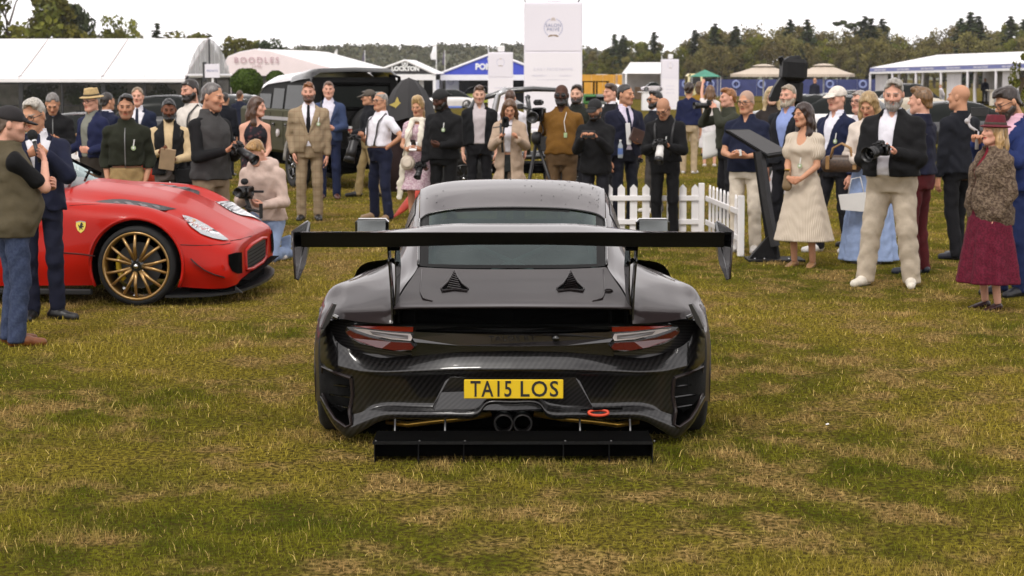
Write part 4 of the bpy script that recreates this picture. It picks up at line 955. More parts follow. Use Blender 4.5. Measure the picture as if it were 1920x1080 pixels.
TORSO_F=[(0.80,.150,.112,0,.015),(0.88,.176,.122,0,.015),(0.96,.170,.116,0,.01),(1.06,.135,.096,0,.004),(1.13,.128,.092,0,0),(1.22,.142,.102,0,-.004),(1.29,.150,.128,0,-.018),(1.36,.140,.106,0,-.004),(1.41,.112,.086,0,.006),(1.45,.076,.068,0,.013),(1.49,.054,.056,0,.016),(1.555,.046,.050,0,.01)]
PEOPLE={}
NPERS=[0]
def person(key,u,vt,vf,yaw,label,skin='fair',sex='m',fat=0.0,belly=0.0,wide=1.0,head=(0,0,0),hair=('short','#2a1d14'),beard=None,stubble=0.0,glasses=None,hat=None,top=None,shirt=None,tie=None,bottom=None,shoes='#15110f',arms=('down','down'),feet=None,legs=None,lean=0.0,drop=0.0,side=0.0,badge=None,group=None,res=None,lanyard=None,backpack=None,strap=None,zoff=0.0):
 NPERS[0]+=1;seed=NPERS[0]*17+3
 g=G(u,vf);Y=g[1];g[2]=tz(g[0],Y)
 for _ in range(4):g2=G(u,vf,g[2]);Y=g2[1];g=np.array([g2[0],Y,tz(g2[0],Y)])
 ztop=P(u,vt,Y)[2]-g[2]
 extra=0.03 if hat else(0.0 if hair[0]in('bald','fringe','thin')else 0.012)
 H=(ztop-extra)/(1.0 if not drop else 1.0)
 k=H/1.80 if not drop else 1.0
 spx=FPX/Y/1.875
 h=res or(0.013 if spx>85 else 0.016 if spx>65 else 0.02)
 fem=sex=='f'
 g=g-np.array((0,0,0.012));root=thing('person',label,'person',g,math.radians(yaw),group)
 root.scale=(k,k,k)
 sw=(0.178 if not fem else 0.155)*wide
 TL=[]
 for(z,rx,ry,cx,cy)in(TORSO_F if fem else TORSO):
  b=math.exp(-((z-1.06)/0.13)**2)*belly
  w=1+fat*(0.9 if z<1.44 else 0.2)
  TL.append((z-drop,rx*w*wide,ry*w+b*0.5,cx+side*(z-0.95),cy-b*0.5-lean*max(0,z-0.95)))
 cyt=lambda z:float(np.interp(z-drop,[r[0]for r in TL],[r[4]for r in TL]))
 cxt=lambda z:side*(z-0.95)
 Sh={};El={};Wr={}
 for sx,a,nm in((-1,arms[0],'r'),(1,arms[1],'l')):
  A=ARM[a]if isinstance(a,str)else a
  S=np.array((sx*sw+cxt(1.43),cyt(1.42)+0.012,1.395-drop))
  m=np.array((-sx,1,1.0))
  Wt=np.array(A[0])*m-np.array((0,lean*0.3 if A[0][2]>1 else 0,drop))
  e,w=ik(S,Wt,0.295*(0.96 if fem else 1),0.255*(0.96 if fem else 1),np.array(A[1])*m)
  Sh[sx],El[sx],Wr[sx]=S,e,w
 ft=feet or((-0.11,0.0,8),(0.11,0.0,8))
 Kn={};An={};Hp={}
 for i,sx in enumerate((-1,1)):
  Hp[sx]=np.array((sx*0.09,0.012,0.91-drop))
  if legs:Kn[sx],An[sx]=np.array(legs[i][0]),np.array(legs[i][1])
  else:
   An[sx]=np.array((ft[i][0],ft[i][1]+0.03,0.085))
   Kn[sx],An[sx]=ik(Hp[sx],An[sx],0.425,0.405,(sx*0.15,-1,0))
 hp=np.array((cxt(1.655),cyt(1.5)-0.012-lean*0.12,1.668-drop))
 hy,hpit,hroll=[math.radians(a)for a in head]
 RH=np.array(Matrix.Rotation(hy,3,'Z')@Matrix.Rotation(hpit,3,'X')@Matrix.Rotation(hroll,3,'Y'))
 npv=np.array((cxt(1.5),cyt(1.5)+0.022,1.53-drop));hp=npv+RH@(np.array((0,-0.03,0.145)))
 sc_=SKINS[skin]if isinstance(skin,str)else skin
 kind=(top or{}).get('kind','');bk=(bottom or{}).get('kind','trousers')
 allp=[*Sh.values(),*El.values(),*Wr.values(),*Kn.values(),*An.values(),(0.25,0.2,1.56-drop),(-0.25,-0.25-lean*0.6-belly*.5,0.05)]
 lo=np.min(allp,0)-0.1;hi=np.max(allp,0)+0.1
 hb=max(h,0.015)
 f=Field(lo,hi,hb)
 f.loft(TL,off=-0.006)
 for sx in(-1,1):
  f.cap((sx*0.06+cxt(1.45),cyt(1.45)+0.01,1.445-drop),Sh[sx],0.046,0.05,k=0.04)
  f.cap(Sh[sx],El[sx],0.05*(1-0.12*fem+fat*.4),0.039*(1-0.12*fem+fat*.4),k=0.03);f.cap(El[sx],Wr[sx],0.041*(1-0.12*fem+fat*.3),0.0265,k=0.012)
  lk=.8 if bk=='trousers' else 1.0;f.cap(Hp[sx],Kn[sx],0.082*(1+fat*.5)*lk,0.053*lk,k=0.03);f.cap(Kn[sx],An[sx],0.05*lk,0.034*lk,k=0.015)
  c=Kn[sx]*0.7+An[sx]*0.3
  if lk==1:f.ell(c+np.array((0,0.018,0)),(0.045,0.05,0.1),k=0.02)
 V,Q=f.mesh();T=np.tile(np.array(sc_),(len(V),1))
 hr=0.0075 if spx>60 else 0.010
 if res:hr=max(hr,res*0.5)
 hv,hq,ht=head_mesh(hr,sc_,hair[0],lin(hair[1]),fem,stubble,lin(beard)if beard else None,seed)
 hs_=1.03 if not fem else 1.01
 Vs,Qs,Ts=[V,hv*hs_@RH.T+hp],[Q,hq+len(V)],[T,ht]
 n0=len(V)+len(hv)
 if not res or res<0.03:
  for sx,a in((-1,arms[0]),(1,arms[1])):
   A=ARM[a]if isinstance(a,str)else a
   pv,pq=hand_mesh(A[2],0.0065 if spx>70 else 0.0085)
   m=np.array((-sx,1,1.0));yv=np.array(A[3])*m;pz=-np.array(A[4])*m
   Fm=frame(yv,pz);Fm=np.stack([np.cross(Fm[:,1],Fm[:,2]),Fm[:,1],Fm[:,2]],1)
   pv2=pv*np.array((1 if sx<0 else-1,1,1))*(0.9 if fem else 1.0)
   Vs.append(pv2@Fm.T+Wr[sx]);Qs.append((pq if sx<0 else pq[:,::-1])+n0);n0+=len(pv);Ts.append(np.tile(np.array(sc_)*np.array((1,.93,.92)),(len(pv),1)))
 V=np.concatenate(Vs);Q=np.concatenate(Qs);T=np.concatenate(Ts)
 me=mesh('body',V,Q);at=me.attributes.new('tint','FLOAT_COLOR','POINT')
 at.data.foreach_set('color',np.concatenate([T,np.ones((len(T),1))],1).astype(np.float32).ravel())
 obj('body',me,SKIN,root)
 def put(name,fld,m):
  v,q=fld.mesh()
  if len(v)==0:return None
  return obj(name,mesh(name,v,q),m,root)
 HT=lambda v:v*hs_@RH.T+hp
 HM=Matrix([[*(hs_*RH[i]),hp[i]]for i in range(3)]+[[0,0,0,1]])
 if not res:
  for sx in(-1,1):
   eo=MB().ball((sx*0.031,-0.0838,0.003),0.0114,8,6).mesh('eye',True);eo.transform(HM);e=obj('eye',eo,EYEW,root)
   io=MB().ball((sx*0.031,-0.0908,0.003),(0.0066,0.0058,0.0066),8,6).mesh('iris',True);io.transform(HM);obj('iris',io,EYED,e)
 if hair[0]not in('bald','buzz'):
  v,q=hair_mesh(max(hr,0.008),hair[0],seed)
  obj('hair',mesh('hair',HT(v),q),hair_mat(hair[1]),root)
 if beard:
  v,q=beard_mesh(max(min(hr,0.0085),0.007),0.0045 if stubble<.65 else 0.010);obj('beard',mesh('beard',HT(v),q),hair_mat(beard),root)
 if glasses:
  gb=MB()
  for sx in(-1,1):
   w,hh=(0.026,0.02)
   gb.tube([(sx*0.033+w*math.cos(t),-0.112+0.006*abs(math.cos(t))*(sx*math.cos(t)>0),0.0+hh*math.sin(t))for t in np.linspace(0,2*PI,13)],0.0028,5,False)
   gb.tube([(sx*0.059,-0.104,0.006),(sx*0.079,-0.02,0.008),(sx*0.08,0.02,0.0)],0.0028,5)
  gb.tube([(-0.008,-0.113,0.004),(0.008,-0.113,0.004)],0.0025,5)
  gm=gb.mesh('glasses',True);go=obj('glasses',gm,GLASSF if glasses!='clear' else mat('clear_frame',(0.25,0.25,0.27),0.2),root)
  gm.transform(Matrix([[*(hs_*RH[i]),hp[i]]for i in range(3)]+[[0,0,0,1]]))
  if glasses=='sun':
   lb=MB()
   for sx in(-1,1):lb.ball((sx*0.033,-0.111,0.0),(0.027,0.004,0.021),12,8)
   lm=lb.mesh('lens',True);lm.transform(Matrix([[*(hs_*RH[i]),hp[i]]for i in range(3)]+[[0,0,0,1]]));obj('lens',lm,DARKLENS,go)
 if hat:
  hk,hc=hat[0],hat[1];hb_=Field((-0.2,-0.24,-0.05),(0.2,0.22,0.2),0.009)
  if hk in('cap','capback','flatcap'):
   hb_.ell((0,0.014,0.04),(0.090,0.112,0.096));hb_.plane((0,0.12,-1),-0.028)
   hb_.cap((-0.05,-0.10 if hk!='capback' else 0.11,0.04),(0.05,-0.10 if hk!='capback' else 0.11,0.04),0.014,k=0.012)
   d=-1 if hk!='capback' else 1
   hb_.ell((0,d*0.128+0.0,0.022),(0.072,0.068,0.0115),k=0.006,R=rotm('X',d*-0.22))
  else:
   br=0.15 if hk=='fedora' else 0.155
   hb_.ell((0,0.014,0.046),(br*0.92,br,0.015),k=0.0)
   hb_.loft([(0.04,0.088,0.108,0,0.012),(0.10,0.084,0.1,0,0.012),(0.155,0.066,0.084,0,0.012)],k=0.015,p=2.0)
   hb_.cap((0,-0.07,0.175),(0,0.09,0.17),0.026,k=0.02,op='s')
  v,q=hb_.mesh();ho=obj('hat',mesh('hat',HT(v),q),mat('hat_felt',lin(hc),0.8,nscale=30,bscale=150,bstr=0.15),root)
  if hk in('fedora','trilby'):
   bb=Field((-0.12,-0.14,0.04),(0.12,0.16,0.1),0.008);bb.loft([(0.052,0.0915,0.1115,0,0.012),(0.085,0.089,0.1085,0,0.012)],k=0,p=2.0)
   v,q=bb.mesh();obj('hat_band',mesh('hat_band',HT(v),q),mat('ribbon',lin(hat[2]if len(hat)>2 else '#3a3026'),0.7),ho)
 def arm_field(fd,off,t1,r=(0.05,0.041,0.042,0.031),kk=0.03):
  for sx in(-1,1):
   fd.cap((sx*0.06+cxt(1.45),cyt(1.45)+0.01,1.443-drop),Sh[sx],0.046+off,0.052+off,k=0.04)
   wf=(1-0.12*fem+fat*.4)
   if t1<=1:fd.cap(Sh[sx],Sh[sx]+(El[sx]-Sh[sx])*t1,r[0]*wf+off,(r[0]+(r[1]-r[0])*t1)*wf+off*1.25,k=kk)
   else:
    fd.cap(Sh[sx],El[sx],r[0]*wf+off,r[1]*wf+off*1.1,k=kk)
    fd.cap(El[sx],El[sx]+(Wr[sx]-El[sx])*(t1-1),r[2]*wf+off*1.1,r[3]+off*0.9,k=0.02)
  return fd
 def torso_field(off,hem,zt,res_,sleeve=None,soff=None,flare=0.0,k_=0.0):
  fl=Field(lo-0.06-flare,hi+0.06+flare,res_)
  L=[list(r)for r in TL if r[0]>hem-0.02+(0 if hem<0.8-drop else 0)]
  if hem<TL[0][0]:
   r0=list(TL[1]);n=5
   for i in range(n):
    t=(i+1)/n;z=TL[0][0]*(1-t)+(hem-0.03)*t
    L.append([z,r0[1]+0.01+flare*t,r0[2]+0.01+flare*t,r0[3],r0[4]])
  else:
   L=[[r[0],r[1]+(0.012 if r[0]<1.15-drop and not fem else 0),r[2]+(0.008 if r[0]<1.15-drop and not fem else 0),r[3],r[4]]for r in L]
  fl.loft(L,off=off,k=0)
  return fl
 skirtline=None
 if bottom:
  bm=bottom.get('mat')or cloth(bottom['color'])
  if bk=='trousers':
   w=bottom.get('width',1.0);zw=1.03-drop
   fl=Field(np.minimum(lo,(-0.3,-0.3,0)),np.maximum(hi,(0.3,0.3,1.05)),h)
   fl.loft([r for r in TL if r[0]<zw+0.05],off=0.012,k=0)
   for sx in(-1,1):
    fl.cap(Hp[sx],Kn[sx],0.088*w*(1+fat*.5),0.068*w,k=0.025)
    fl.cap(Kn[sx]+(Hp[sx]-Kn[sx])*0.06,An[sx]+np.array((0,0.0,-0.03)),0.066*w,0.062*w,k=0.02)
   fl.wrinkle(0.0045*bottom.get('wr',1.0),seed)
   for sx in(-1,1):
    a=An[sx]
    for j in range(3):fl.cap(a+np.array((-0.03,-0.04,0.02+0.05*j)),a+np.array((0.04,-0.03,0.045+0.05*j)),0.024*w,k=0.02)
   fl.plane((0,0,1),zw);
   if not legs:fl.plane((0,0,-1),-0.035)
   put('trousers',fl,bm)
  elif bk in('skirt','dress'):
   hem=bottom['hem'];fl_=bottom.get('flare',0.1)
   zt=(1.06 if bk=='skirt' else 1.60)-drop
   lo2=np.minimum(lo,(-0.42,-0.42,0));hi2=np.maximum(hi,(0.42,0.42,1.5))
   fl=Field(lo2,hi2,h)
   base=[r for r in TL if r[0]>0.93 and r[0]<zt+0.03]
   r0=[r for r in TL if abs(r[0]-0.96)<0.02 or abs(r[0]-0.97)<0.02][0]
   L=[list(r)for r in base]
   for t in np.linspace(0.12,1,8):
    z=0.93*(1-t)+(hem-0.02)*t
    L.append([z,r0[1]+0.012+fl_*t**1.1,r0[2]+0.012+fl_*0.85*t**1.1,r0[3],r0[4]])
   fl.loft(L,off=0.011,k=0,p=2.1,ripple=(bottom.get('folds',7),0.055*bottom.get('deep',1.0),0.95,seed))
   if bk=='dress':
    fl.keep(lambda X,Y,Z:np.minimum(np.maximum(Z-1.43,0)-0.02,0.03)+0*X+0*Y-0.05)
    if bottom.get('puff'):
     arm_field(fl,0.02,0.55)
     for sx in(-1,1):fl.ell(Sh[sx]*0.55+El[sx]*0.45,(0.085,0.085,0.095),k=0.03)
    elif bottom.get('sleeve'):arm_field(fl,0.014,bottom['sleeve'])
    neck=bottom.get('neck',0.06)
    fl.ell((cxt(1.45),cyt(1.45)-0.10,1.47),(0.062,0.10,neck+0.03),k=0.01,op='s')
    fl.plane((0,0,1),1.48)
   fl.wrinkle(0.003,seed);fl.plane((0,0,-1),-hem);fl.plane((0,0,1),zt)
   put('dress' if bk=='dress' else 'skirt',fl,bm)
 if shirt:
  fl=torso_field(0.012,0.98-drop,1.56,h)
  fl.ell((cxt(1.5),cyt(1.5)-0.085,1.555-drop),(0.028 if not shirt.get('open')else 0.036,0.06,0.05 if not shirt.get('open')else 0.09),k=0.006,op='s')
  fl.plane((0,0,1),1.535-drop);fl.plane((0,0,-1),-(0.98-drop))
  if shirt.get('sleeve'):arm_field(fl,0.012,shirt['sleeve'])
  fl.wrinkle(0.0025,seed+1)
  put('shirt',fl,shirt.get('mat')or cloth(shirt['color']))
  if shirt.get('collar',1):
   fl=Field((-0.1+cxt(1.5),cyt(1.5)-0.12,1.46-drop),(0.1+cxt(1.5),cyt(1.5)+0.12,1.58-drop),0.009)
   fl.loft([(1.475-drop,.092,.086,cxt(1.5),cyt(1.5)+.012),(1.52-drop,.071,.073,cxt(1.5),cyt(1.5)+.014),(1.557-drop,.066,.068,cxt(1.5),cyt(1.5)+.012)],k=0,p=2.0)
   fl.keep(lambda X,Y,Z:np.maximum((0.012+(Z-(1.475-drop))*0.30)-np.abs(X-cxt(1.5)),Y-cyt(1.5)+0.0*X)*-1*0+np.where(Y-cyt(1.5)<0.0,(0.008+(Z-(1.475-drop))*0.34)-np.abs(X-cxt(1.5)),-1.0)+0*Z)
   put('collar',fl,shirt.get('mat')or cloth(shirt['color']))
 if tie:
  fl=torso_field(0.022,1.0-drop,1.5,0.010)
  fl.plane((0,0,-1),-(1.06-drop));fl.plane((0,0,1),1.51-drop)
  fl.keep(lambda X,Y,Z:np.maximum(np.abs(X-cxt(1.3))-(0.018+(1.50-drop-Z)*0.045),Y-cyt(1.3)+0.03)+0*Z)
  fl.ell((cxt(1.5),cyt(1.5)-0.062,1.495-drop),(0.02,0.016,0.022),k=0.006)
  put('tie',fl,cloth(tie))
 if top:
  tm=top.get('mat')or cloth(top['color'])
  hem=top.get('hem',0.94 if kind=='jacket' else 0.86)-drop;off=top.get('off',0.026)
  sl=dict(jacket=1.97,coat=1.97,blazer=1.96,polo=0.62,tee=0.55,sweater=1.95,vest=0,shirt=1.95,hoodie=1.97,fur=1.96,cardigan=1.9).get(kind,0)
  sl=top.get('sleeve',sl)
  if kind in('polo','tee','shirt','sweater')and 'off' not in top:off=0.018
  if kind in('polo','tee','shirt','sweater')and 'hem' not in top:hem=0.92-drop
  fl=torso_field(off,hem,1.5,h,flare=top.get('flare',0.0))
  if sl:arm_field(fl,off-0.006,sl)
  elif kind=='vest':
   for sx in(-1,1):fl.cap((sx*0.06+cxt(1.45),cyt(1.45)+0.01,1.44-drop),Sh[sx]-np.array((sx*0.02,0,0)),0.05+off*.6,0.05+off*.6,k=0.04)
  fl.wrinkle(0.0042*top.get('wr',1.0),seed+5)
  fl.plane((0,0,-1),-hem);zt=top.get('zt',1.545 if kind in('jacket','hoodie','vest','coat','fur')else 1.52)-drop
  fl.plane((0,0,1),zt)
  op=top.get('open')
  cx0=cxt(1.3);ox=top.get('ox',0.0)
  if op:
   if op[0]=='v':
    zb=op[1]-drop;wv=op[2]if len(op)>2 else 0.30
    cut=lambda X,Y,Z:np.where(Y<cyt(1.3)+0.015+0*X,np.where(Z>zb,(Z-zb)*wv,np.maximum(zb-0.06-Z,0)*0.42-0.004)-np.abs(X-cx0-ox),-1.0)
    fl.keep(cut)
   elif op[0]=='full':
    wv=op[1];cut=lambda X,Y,Z:np.where(Y<cyt(1.3)+0.02+0*X,wv+np.clip(Z-(1.1-drop),0,1)*0.07+np.clip((1.1-drop)-Z,0,1)*op[2]-np.abs(X-cx0-ox),-1.0)+0*Z
    fl.keep(cut)
   elif op[0]=='neck':
    fl.ell((cxt(1.5),cyt(1.5)-0.10,1.545-drop),(0.05,0.09,op[1]),k=0.008,op='s')
  if kind=='hoodie':
   for a0,a1 in((-1.9,-0.9),(-0.9,0.3),(0.3,1.3),(1.3,2.2)):
    q=lambda a:np.array((0.115*math.sin(a)+cxt(1.5),cyt(1.5)+0.03+0.115*math.cos(a),1.50-drop+0.02*math.cos(a)))
    fl.cap(q(a0),q(a1),0.05,0.05,k=0.04)
  o_=put(kind if kind not in('fur',)else 'fur_jacket',fl,tm)
  if op and op[0]=='v' and top.get('lapel',1):
   zb=op[1]-drop;wv=op[2]if len(op)>2 else 0.30
   fl=torso_field(off+0.0085,zb,1.5,min(h,0.012))
   fl.plane((0,0,-1),-zb);fl.plane((0,0,1),1.52-drop)
   fl.keep(lambda X,Y,Z:np.maximum(np.maximum((Z-zb)*wv-np.abs(X-cx0-ox),np.abs(X-cx0-ox)-(Z-zb)*wv-np.minimum(0.075,0.012+(Z-zb)*0.28)),Y-cyt(1.3)+0.0)+0*X)
   put('lapel',fl,tm)
  if kind in('jacket','polo','blazer','coat','vest')and top.get('collar',1):
   fl=Field((-0.16+cxt(1.5),cyt(1.5)-0.16,1.42-drop),(0.16+cxt(1.5),cyt(1.5)+0.16,1.62-drop),0.010)
   zc=1.555 if kind in('jacket','vest')else 1.54
   fl.loft([(1.44-drop,.135,.108,cxt(1.5),cyt(1.5)+.008),(1.49-drop,.097,.09,cxt(1.5),cyt(1.5)+.012),(1.53-drop,.082,.083,cxt(1.5),cyt(1.5)+.014),(zc-drop,.078,.08,cxt(1.5),cyt(1.5)+.014)],k=0,p=2.0)
   cc=(0.03,0.9)if kind in('blazer','coat')or(op and op[0]in('full','v'))else(0.006,0.35)
   fl.keep(lambda X,Y,Z:np.where(Y-cyt(1.5)<0.03+0*X,(cc[0]+(Z-(1.44-drop))*cc[1])-np.abs(X-cxt(1.5)),-1.0)+0*Z)
   put('collar',fl,top.get('cmat')or tm)
  if top.get('zip'):
   zz=MB();fy=lambda z:cyt(z+drop)-(np.interp(z,[r[0]for r in TL],[r[2]for r in TL])+off+0.012)
   zs=np.linspace(hem+0.01,1.45-drop,9);zz.tube([(cxt(z),fy(z),z)for z in zs],0.006,5);zz.build('zip',mat('zip_metal',(0.25,0.25,0.25),0.4,metal=0.6),root,True)
 if shoes and(legs is None or True):
  for i,sx in enumerate((-1,1)):
   if legs and legs[i][1][2]>0.12:pass
   a=An[sx];ang=math.radians(-sx*0+(ft[i][2]*sx));Rz=rotm('Z',ang)
   fl=Field((-0.1,-0.25,0),(0.1,0.13,0.16),0.011 if spx>70 else 0.014)
   fl.cap((0,0.055,0.045),(0,-0.05,0.05),0.042,0.042,k=0.02);fl.cap((0,-0.02,0.045),(sx*0.004,-0.165,0.03),0.044,0.036,k=0.02)
   fl.cap((0,0.03,0.06),(0,0.02,0.105),0.043,0.040,k=0.02)
   if fem and bk in('dress','skirt'):fl.ell((0,0.01,0.13),(0.05,0.07,0.05),k=0.0,op='s');fl.plane((0,-0.35,1),0.07)
   fl.plane((0,0,-1),-0.004)
   v,q=fl.mesh();v=v*(0.88 if fem else 1.0)
   v=v@Rz.T+np.array((a[0],a[1]-0.03,max(0,a[2]-0.088)))
   obj('shoe',mesh('shoe',v,q),shoe_mat(shoes),root)
 fy=lambda x,z:cyt(z+drop)-(float(np.interp(z,[r[0]for r in TL],[r[2]for r in TL]))+(top or{}).get('off',0.02)+0.022)*math.sqrt(max(0.05,1-(x/0.24)**2))
 if badge:
  bx_,bz_=badge;b=MB();y0=fy(bx_,bz_-drop)
  b.tube([(bx_+0.01,y0-0.002,bz_+0.09-drop),(bx_,y0-0.006,bz_+0.02-drop)],0.006,5);bo=b.build('badge_ribbon',WHITEP,root)
  b2=MB();b2 .lathe([(0.026,0),(0.026,0.006)],12,R=rotm('X',PI/2),o=(bx_,y0-0.004,bz_-drop));o2=b2 .build('badge',GREENP,bo)
  b3=MB();b3 .lathe([(0.012,0),(0.012,0.003)],10,R=rotm('X',PI/2),o=(bx_,y0-0.011,bz_+0.002-drop));b3 .build('badge_centre',WHITEP,bo)
 if strap:
  for sx in strap:
   b=MB();pts=[]
   for t in np.linspace(0,1,9):
    z=1.40-0.34*t-drop;x=sx*(0.115-0.03*t);pts.append((x,fy(x,z)+0.004,z))
   top_=(sx*0.11,cyt(1.45)+0.0,1.505-drop);b.tube([(sx*0.11,cyt(1.4)+0.12,1.35-drop),top_]+pts,0.016,6,True,0.4);b.build('shoulder_strap',BLACKM,root,True)
 if backpack:
  bp_=Field((-0.2,0.05,0.9-drop),(0.2,0.4,1.5-drop),0.014)
  yb=cyt(1.2)+0.2
  bp_.loft([(0.98-drop,.15,.10,0,yb+.03),(1.1-drop,.165,.12,0,yb+.03),(1.35-drop,.15,.10,0,yb+.02),(1.47-drop,.10,.06,0,yb)],k=0.02,p=3.0);bp_.wrinkle(0.004,seed)
  put('backpack',bp_,cloth(backpack))
 if lanyard:
  b=MB();b.tube([(0.07,fy(0.07,1.46)+0.03,1.47-drop),(0.05,fy(0.05,1.36),1.36-drop),(lanyard,fy(0.03,1.22),1.24-drop)],0.004,5);lo_=b.build('lanyard',WHITEP,root)
  b=MB();b.rbox((lanyard,fy(lanyard,1.2)-0.006,1.20-drop),(0.02,0.004,0.03),0.003);b.build('pass',GREENP,lo_)
 PEOPLE[key]=dict(root=root,W={-1:Wr[-1],1:Wr[1]},k=k,head=hp,RH=RH,Y=Y,arms=arms,El=El,Sh=Sh)
 return root
def at_hand(key,p):
 """a place given in a person's own frame -> world"""
 d=PEOPLE[key];r=d['root']
 a=r.rotation_euler[2];p=np.array(p,float)*d['k']
 return np.array((r.location[0]+p[0]*math.cos(a)-p[1]*math.sin(a),r.location[1]+p[0]*math.sin(a)+p[1]*math.cos(a),r.location[2]+p[2]))
# ================================================================== car materials
def carbon(name,k=250.0,lo=0.010,hi=0.055,ang=(1,0,-0.75),rough=0.28):
 m=bpy.data.materials.new(name);m.use_nodes=True;N,L,b=nodes(m)
 co=N.new('ShaderNodeTexCoord');dt=N.new('ShaderNodeVectorMath');dt.operation='DOT_PRODUCT';dt.inputs[1].default_value=ang;L.new(co.outputs['Object'],dt.inputs[0])
 mu=N.new('ShaderNodeMath');mu.operation='MULTIPLY';mu.inputs[1].default_value=k;L.new(dt.outputs['Value'],mu.inputs[0])
 sn=N.new('ShaderNodeMath');sn.operation='SINE';L.new(mu.outputs[0],sn.inputs[0])
 n=N.new('ShaderNodeTexNoise');n.inputs['Scale'].default_value=3;n.inputs['Detail'].default_value=5;L.new(co.outputs['Object'],n.inputs['Vector'])
 ad=N.new('ShaderNodeMath');ad.operation='MULTIPLY_ADD';ad.inputs[1].default_value=0.5;ad.inputs[2].default_value=0.5;L.new(sn.outputs[0],ad.inputs[0])
 r=N.new('ShaderNodeMix');r.data_type='RGBA';L.new(ad.outputs[0],r.inputs['Factor']);r.inputs['A'].default_value=(lo,lo*.95,lo,1);r.inputs['B'].default_value=(hi,hi*0.93,hi*0.95,1)
 L.new(r.outputs['Result'],b.inputs['Base Color']);b.inputs['Roughness'].default_value=rough;b.inputs['Metallic'].default_value=0.0;b.inputs['Specular IOR Level'].default_value=0.25
 b.inputs['Coat Weight'].default_value=1.0;b.inputs['Coat Roughness'].default_value=0.02
 return m
LIPM=mat('lip_carbon',(.006,.006,.006),.6,spec=.15,nscale=60,namt=.6)
DPANE=mat('dark_pane',(.008,.010,.009),.22,spec=.14,nscale=2)
CARB=carbon('twill_carbon',205,0.002,0.014);CARBF=carbon('fine_carbon',520,0.005,0.012)
def paint(name,c,rough=0.3,metal=0.0,coat=1.0,cr=0.03):
 m=mat(name,c,rough,metal,coat,nscale=3,namt=0.05);m.node_tree.nodes['Principled BSDF'].inputs['Coat Roughness'].default_value=cr;return m
BODYB=paint('dark_carbon_lacquer',(0.014,0.0095,0.0095),0.45,0,0.55)
BODYB.node_tree.nodes['Principled BSDF'].inputs['Coat Tint'].default_value=(1,.93,.94,1)
BODYB.node_tree.nodes['Principled BSDF'].inputs['Specular IOR Level'].default_value=0.2
GLOSSB=paint('gloss_black',(0.005,0.005,0.005),0.2,0,0.5);MATB=mat('matt_black',(0.0018,0.0018,0.0018),0.85,namt=0.2,spec=0.03);RUB=mat('tyre_rubber',(0.014,0.014,0.014),0.75,nscale=20,namt=0.2,bscale=90,bstr=0.15,spec=0.3)
CHR=mat('bright_metal',(0.6,0.6,0.6),0.18,metal=1.0,namt=0.05);REDL=paint('red_lens',(0.30,0.008,0.006),0.12);CLRL=paint('clear_lens',(0.60,0.55,0.56),0.12,0.1);PINKL=paint('dark_red_lens',(0.075,0.005,0.007),0.10)
def window_glass(name,tint,refl=1.0):
 m=bpy.data.materials.new(name);m.use_nodes=True;t=m.node_tree;N,L=t.nodes,t.links;N.remove(N['Principled BSDF'])
 tr=N.new('ShaderNodeBsdfTransparent');gl=N.new('ShaderNodeBsdfGlossy');gl.inputs['Roughness'].default_value=0.03;gl.inputs['Color'].default_value=(.72,.86,.86,1);lw=N.new('ShaderNodeLayerWeight');lw.inputs['Blend'].default_value=0.5;pw=N.new('ShaderNodeMath');pw.operation='POWER';pw.inputs[1].default_value=4.0;L.new(lw.outputs['Facing'],pw.inputs[0])
 fr=N.new('ShaderNodeMapRange');fr.inputs[3].default_value=0.045;fr.inputs[4].default_value=0.9*refl;L.new(pw.outputs[0],fr.inputs[0])
 co=N.new('ShaderNodeTexCoord');n=N.new('ShaderNodeTexNoise');n.inputs['Scale'].default_value=2.5;n.inputs['Detail'].default_value=5;L.new(co.outputs['Object'],n.inputs['Vector'])
 r=N.new('ShaderNodeValToRGB');r.color_ramp.elements[0].color=(*[x*.85 for x in tint],1);r.color_ramp.elements[1].color=(*[min(1,x*1.1)for x in tint],1);L.new(n.outputs['Fac'],r.inputs[0]);L.new(r.outputs[0],tr.inputs['Color'])
 mx=N.new('ShaderNodeMixShader');L.new(fr.outputs[0],mx.inputs[0]);L.new(tr.outputs[0],mx.inputs[1]);L.new(gl.outputs[0],mx.inputs[2]);L.new(mx.outputs[0],N['Material Output'].inputs['Surface']);return m
CARG=window_glass('tinted_glass',(0.12,0.21,0.20),0.60);CLG=window_glass('clear_glass',(0.6,0.66,0.64))
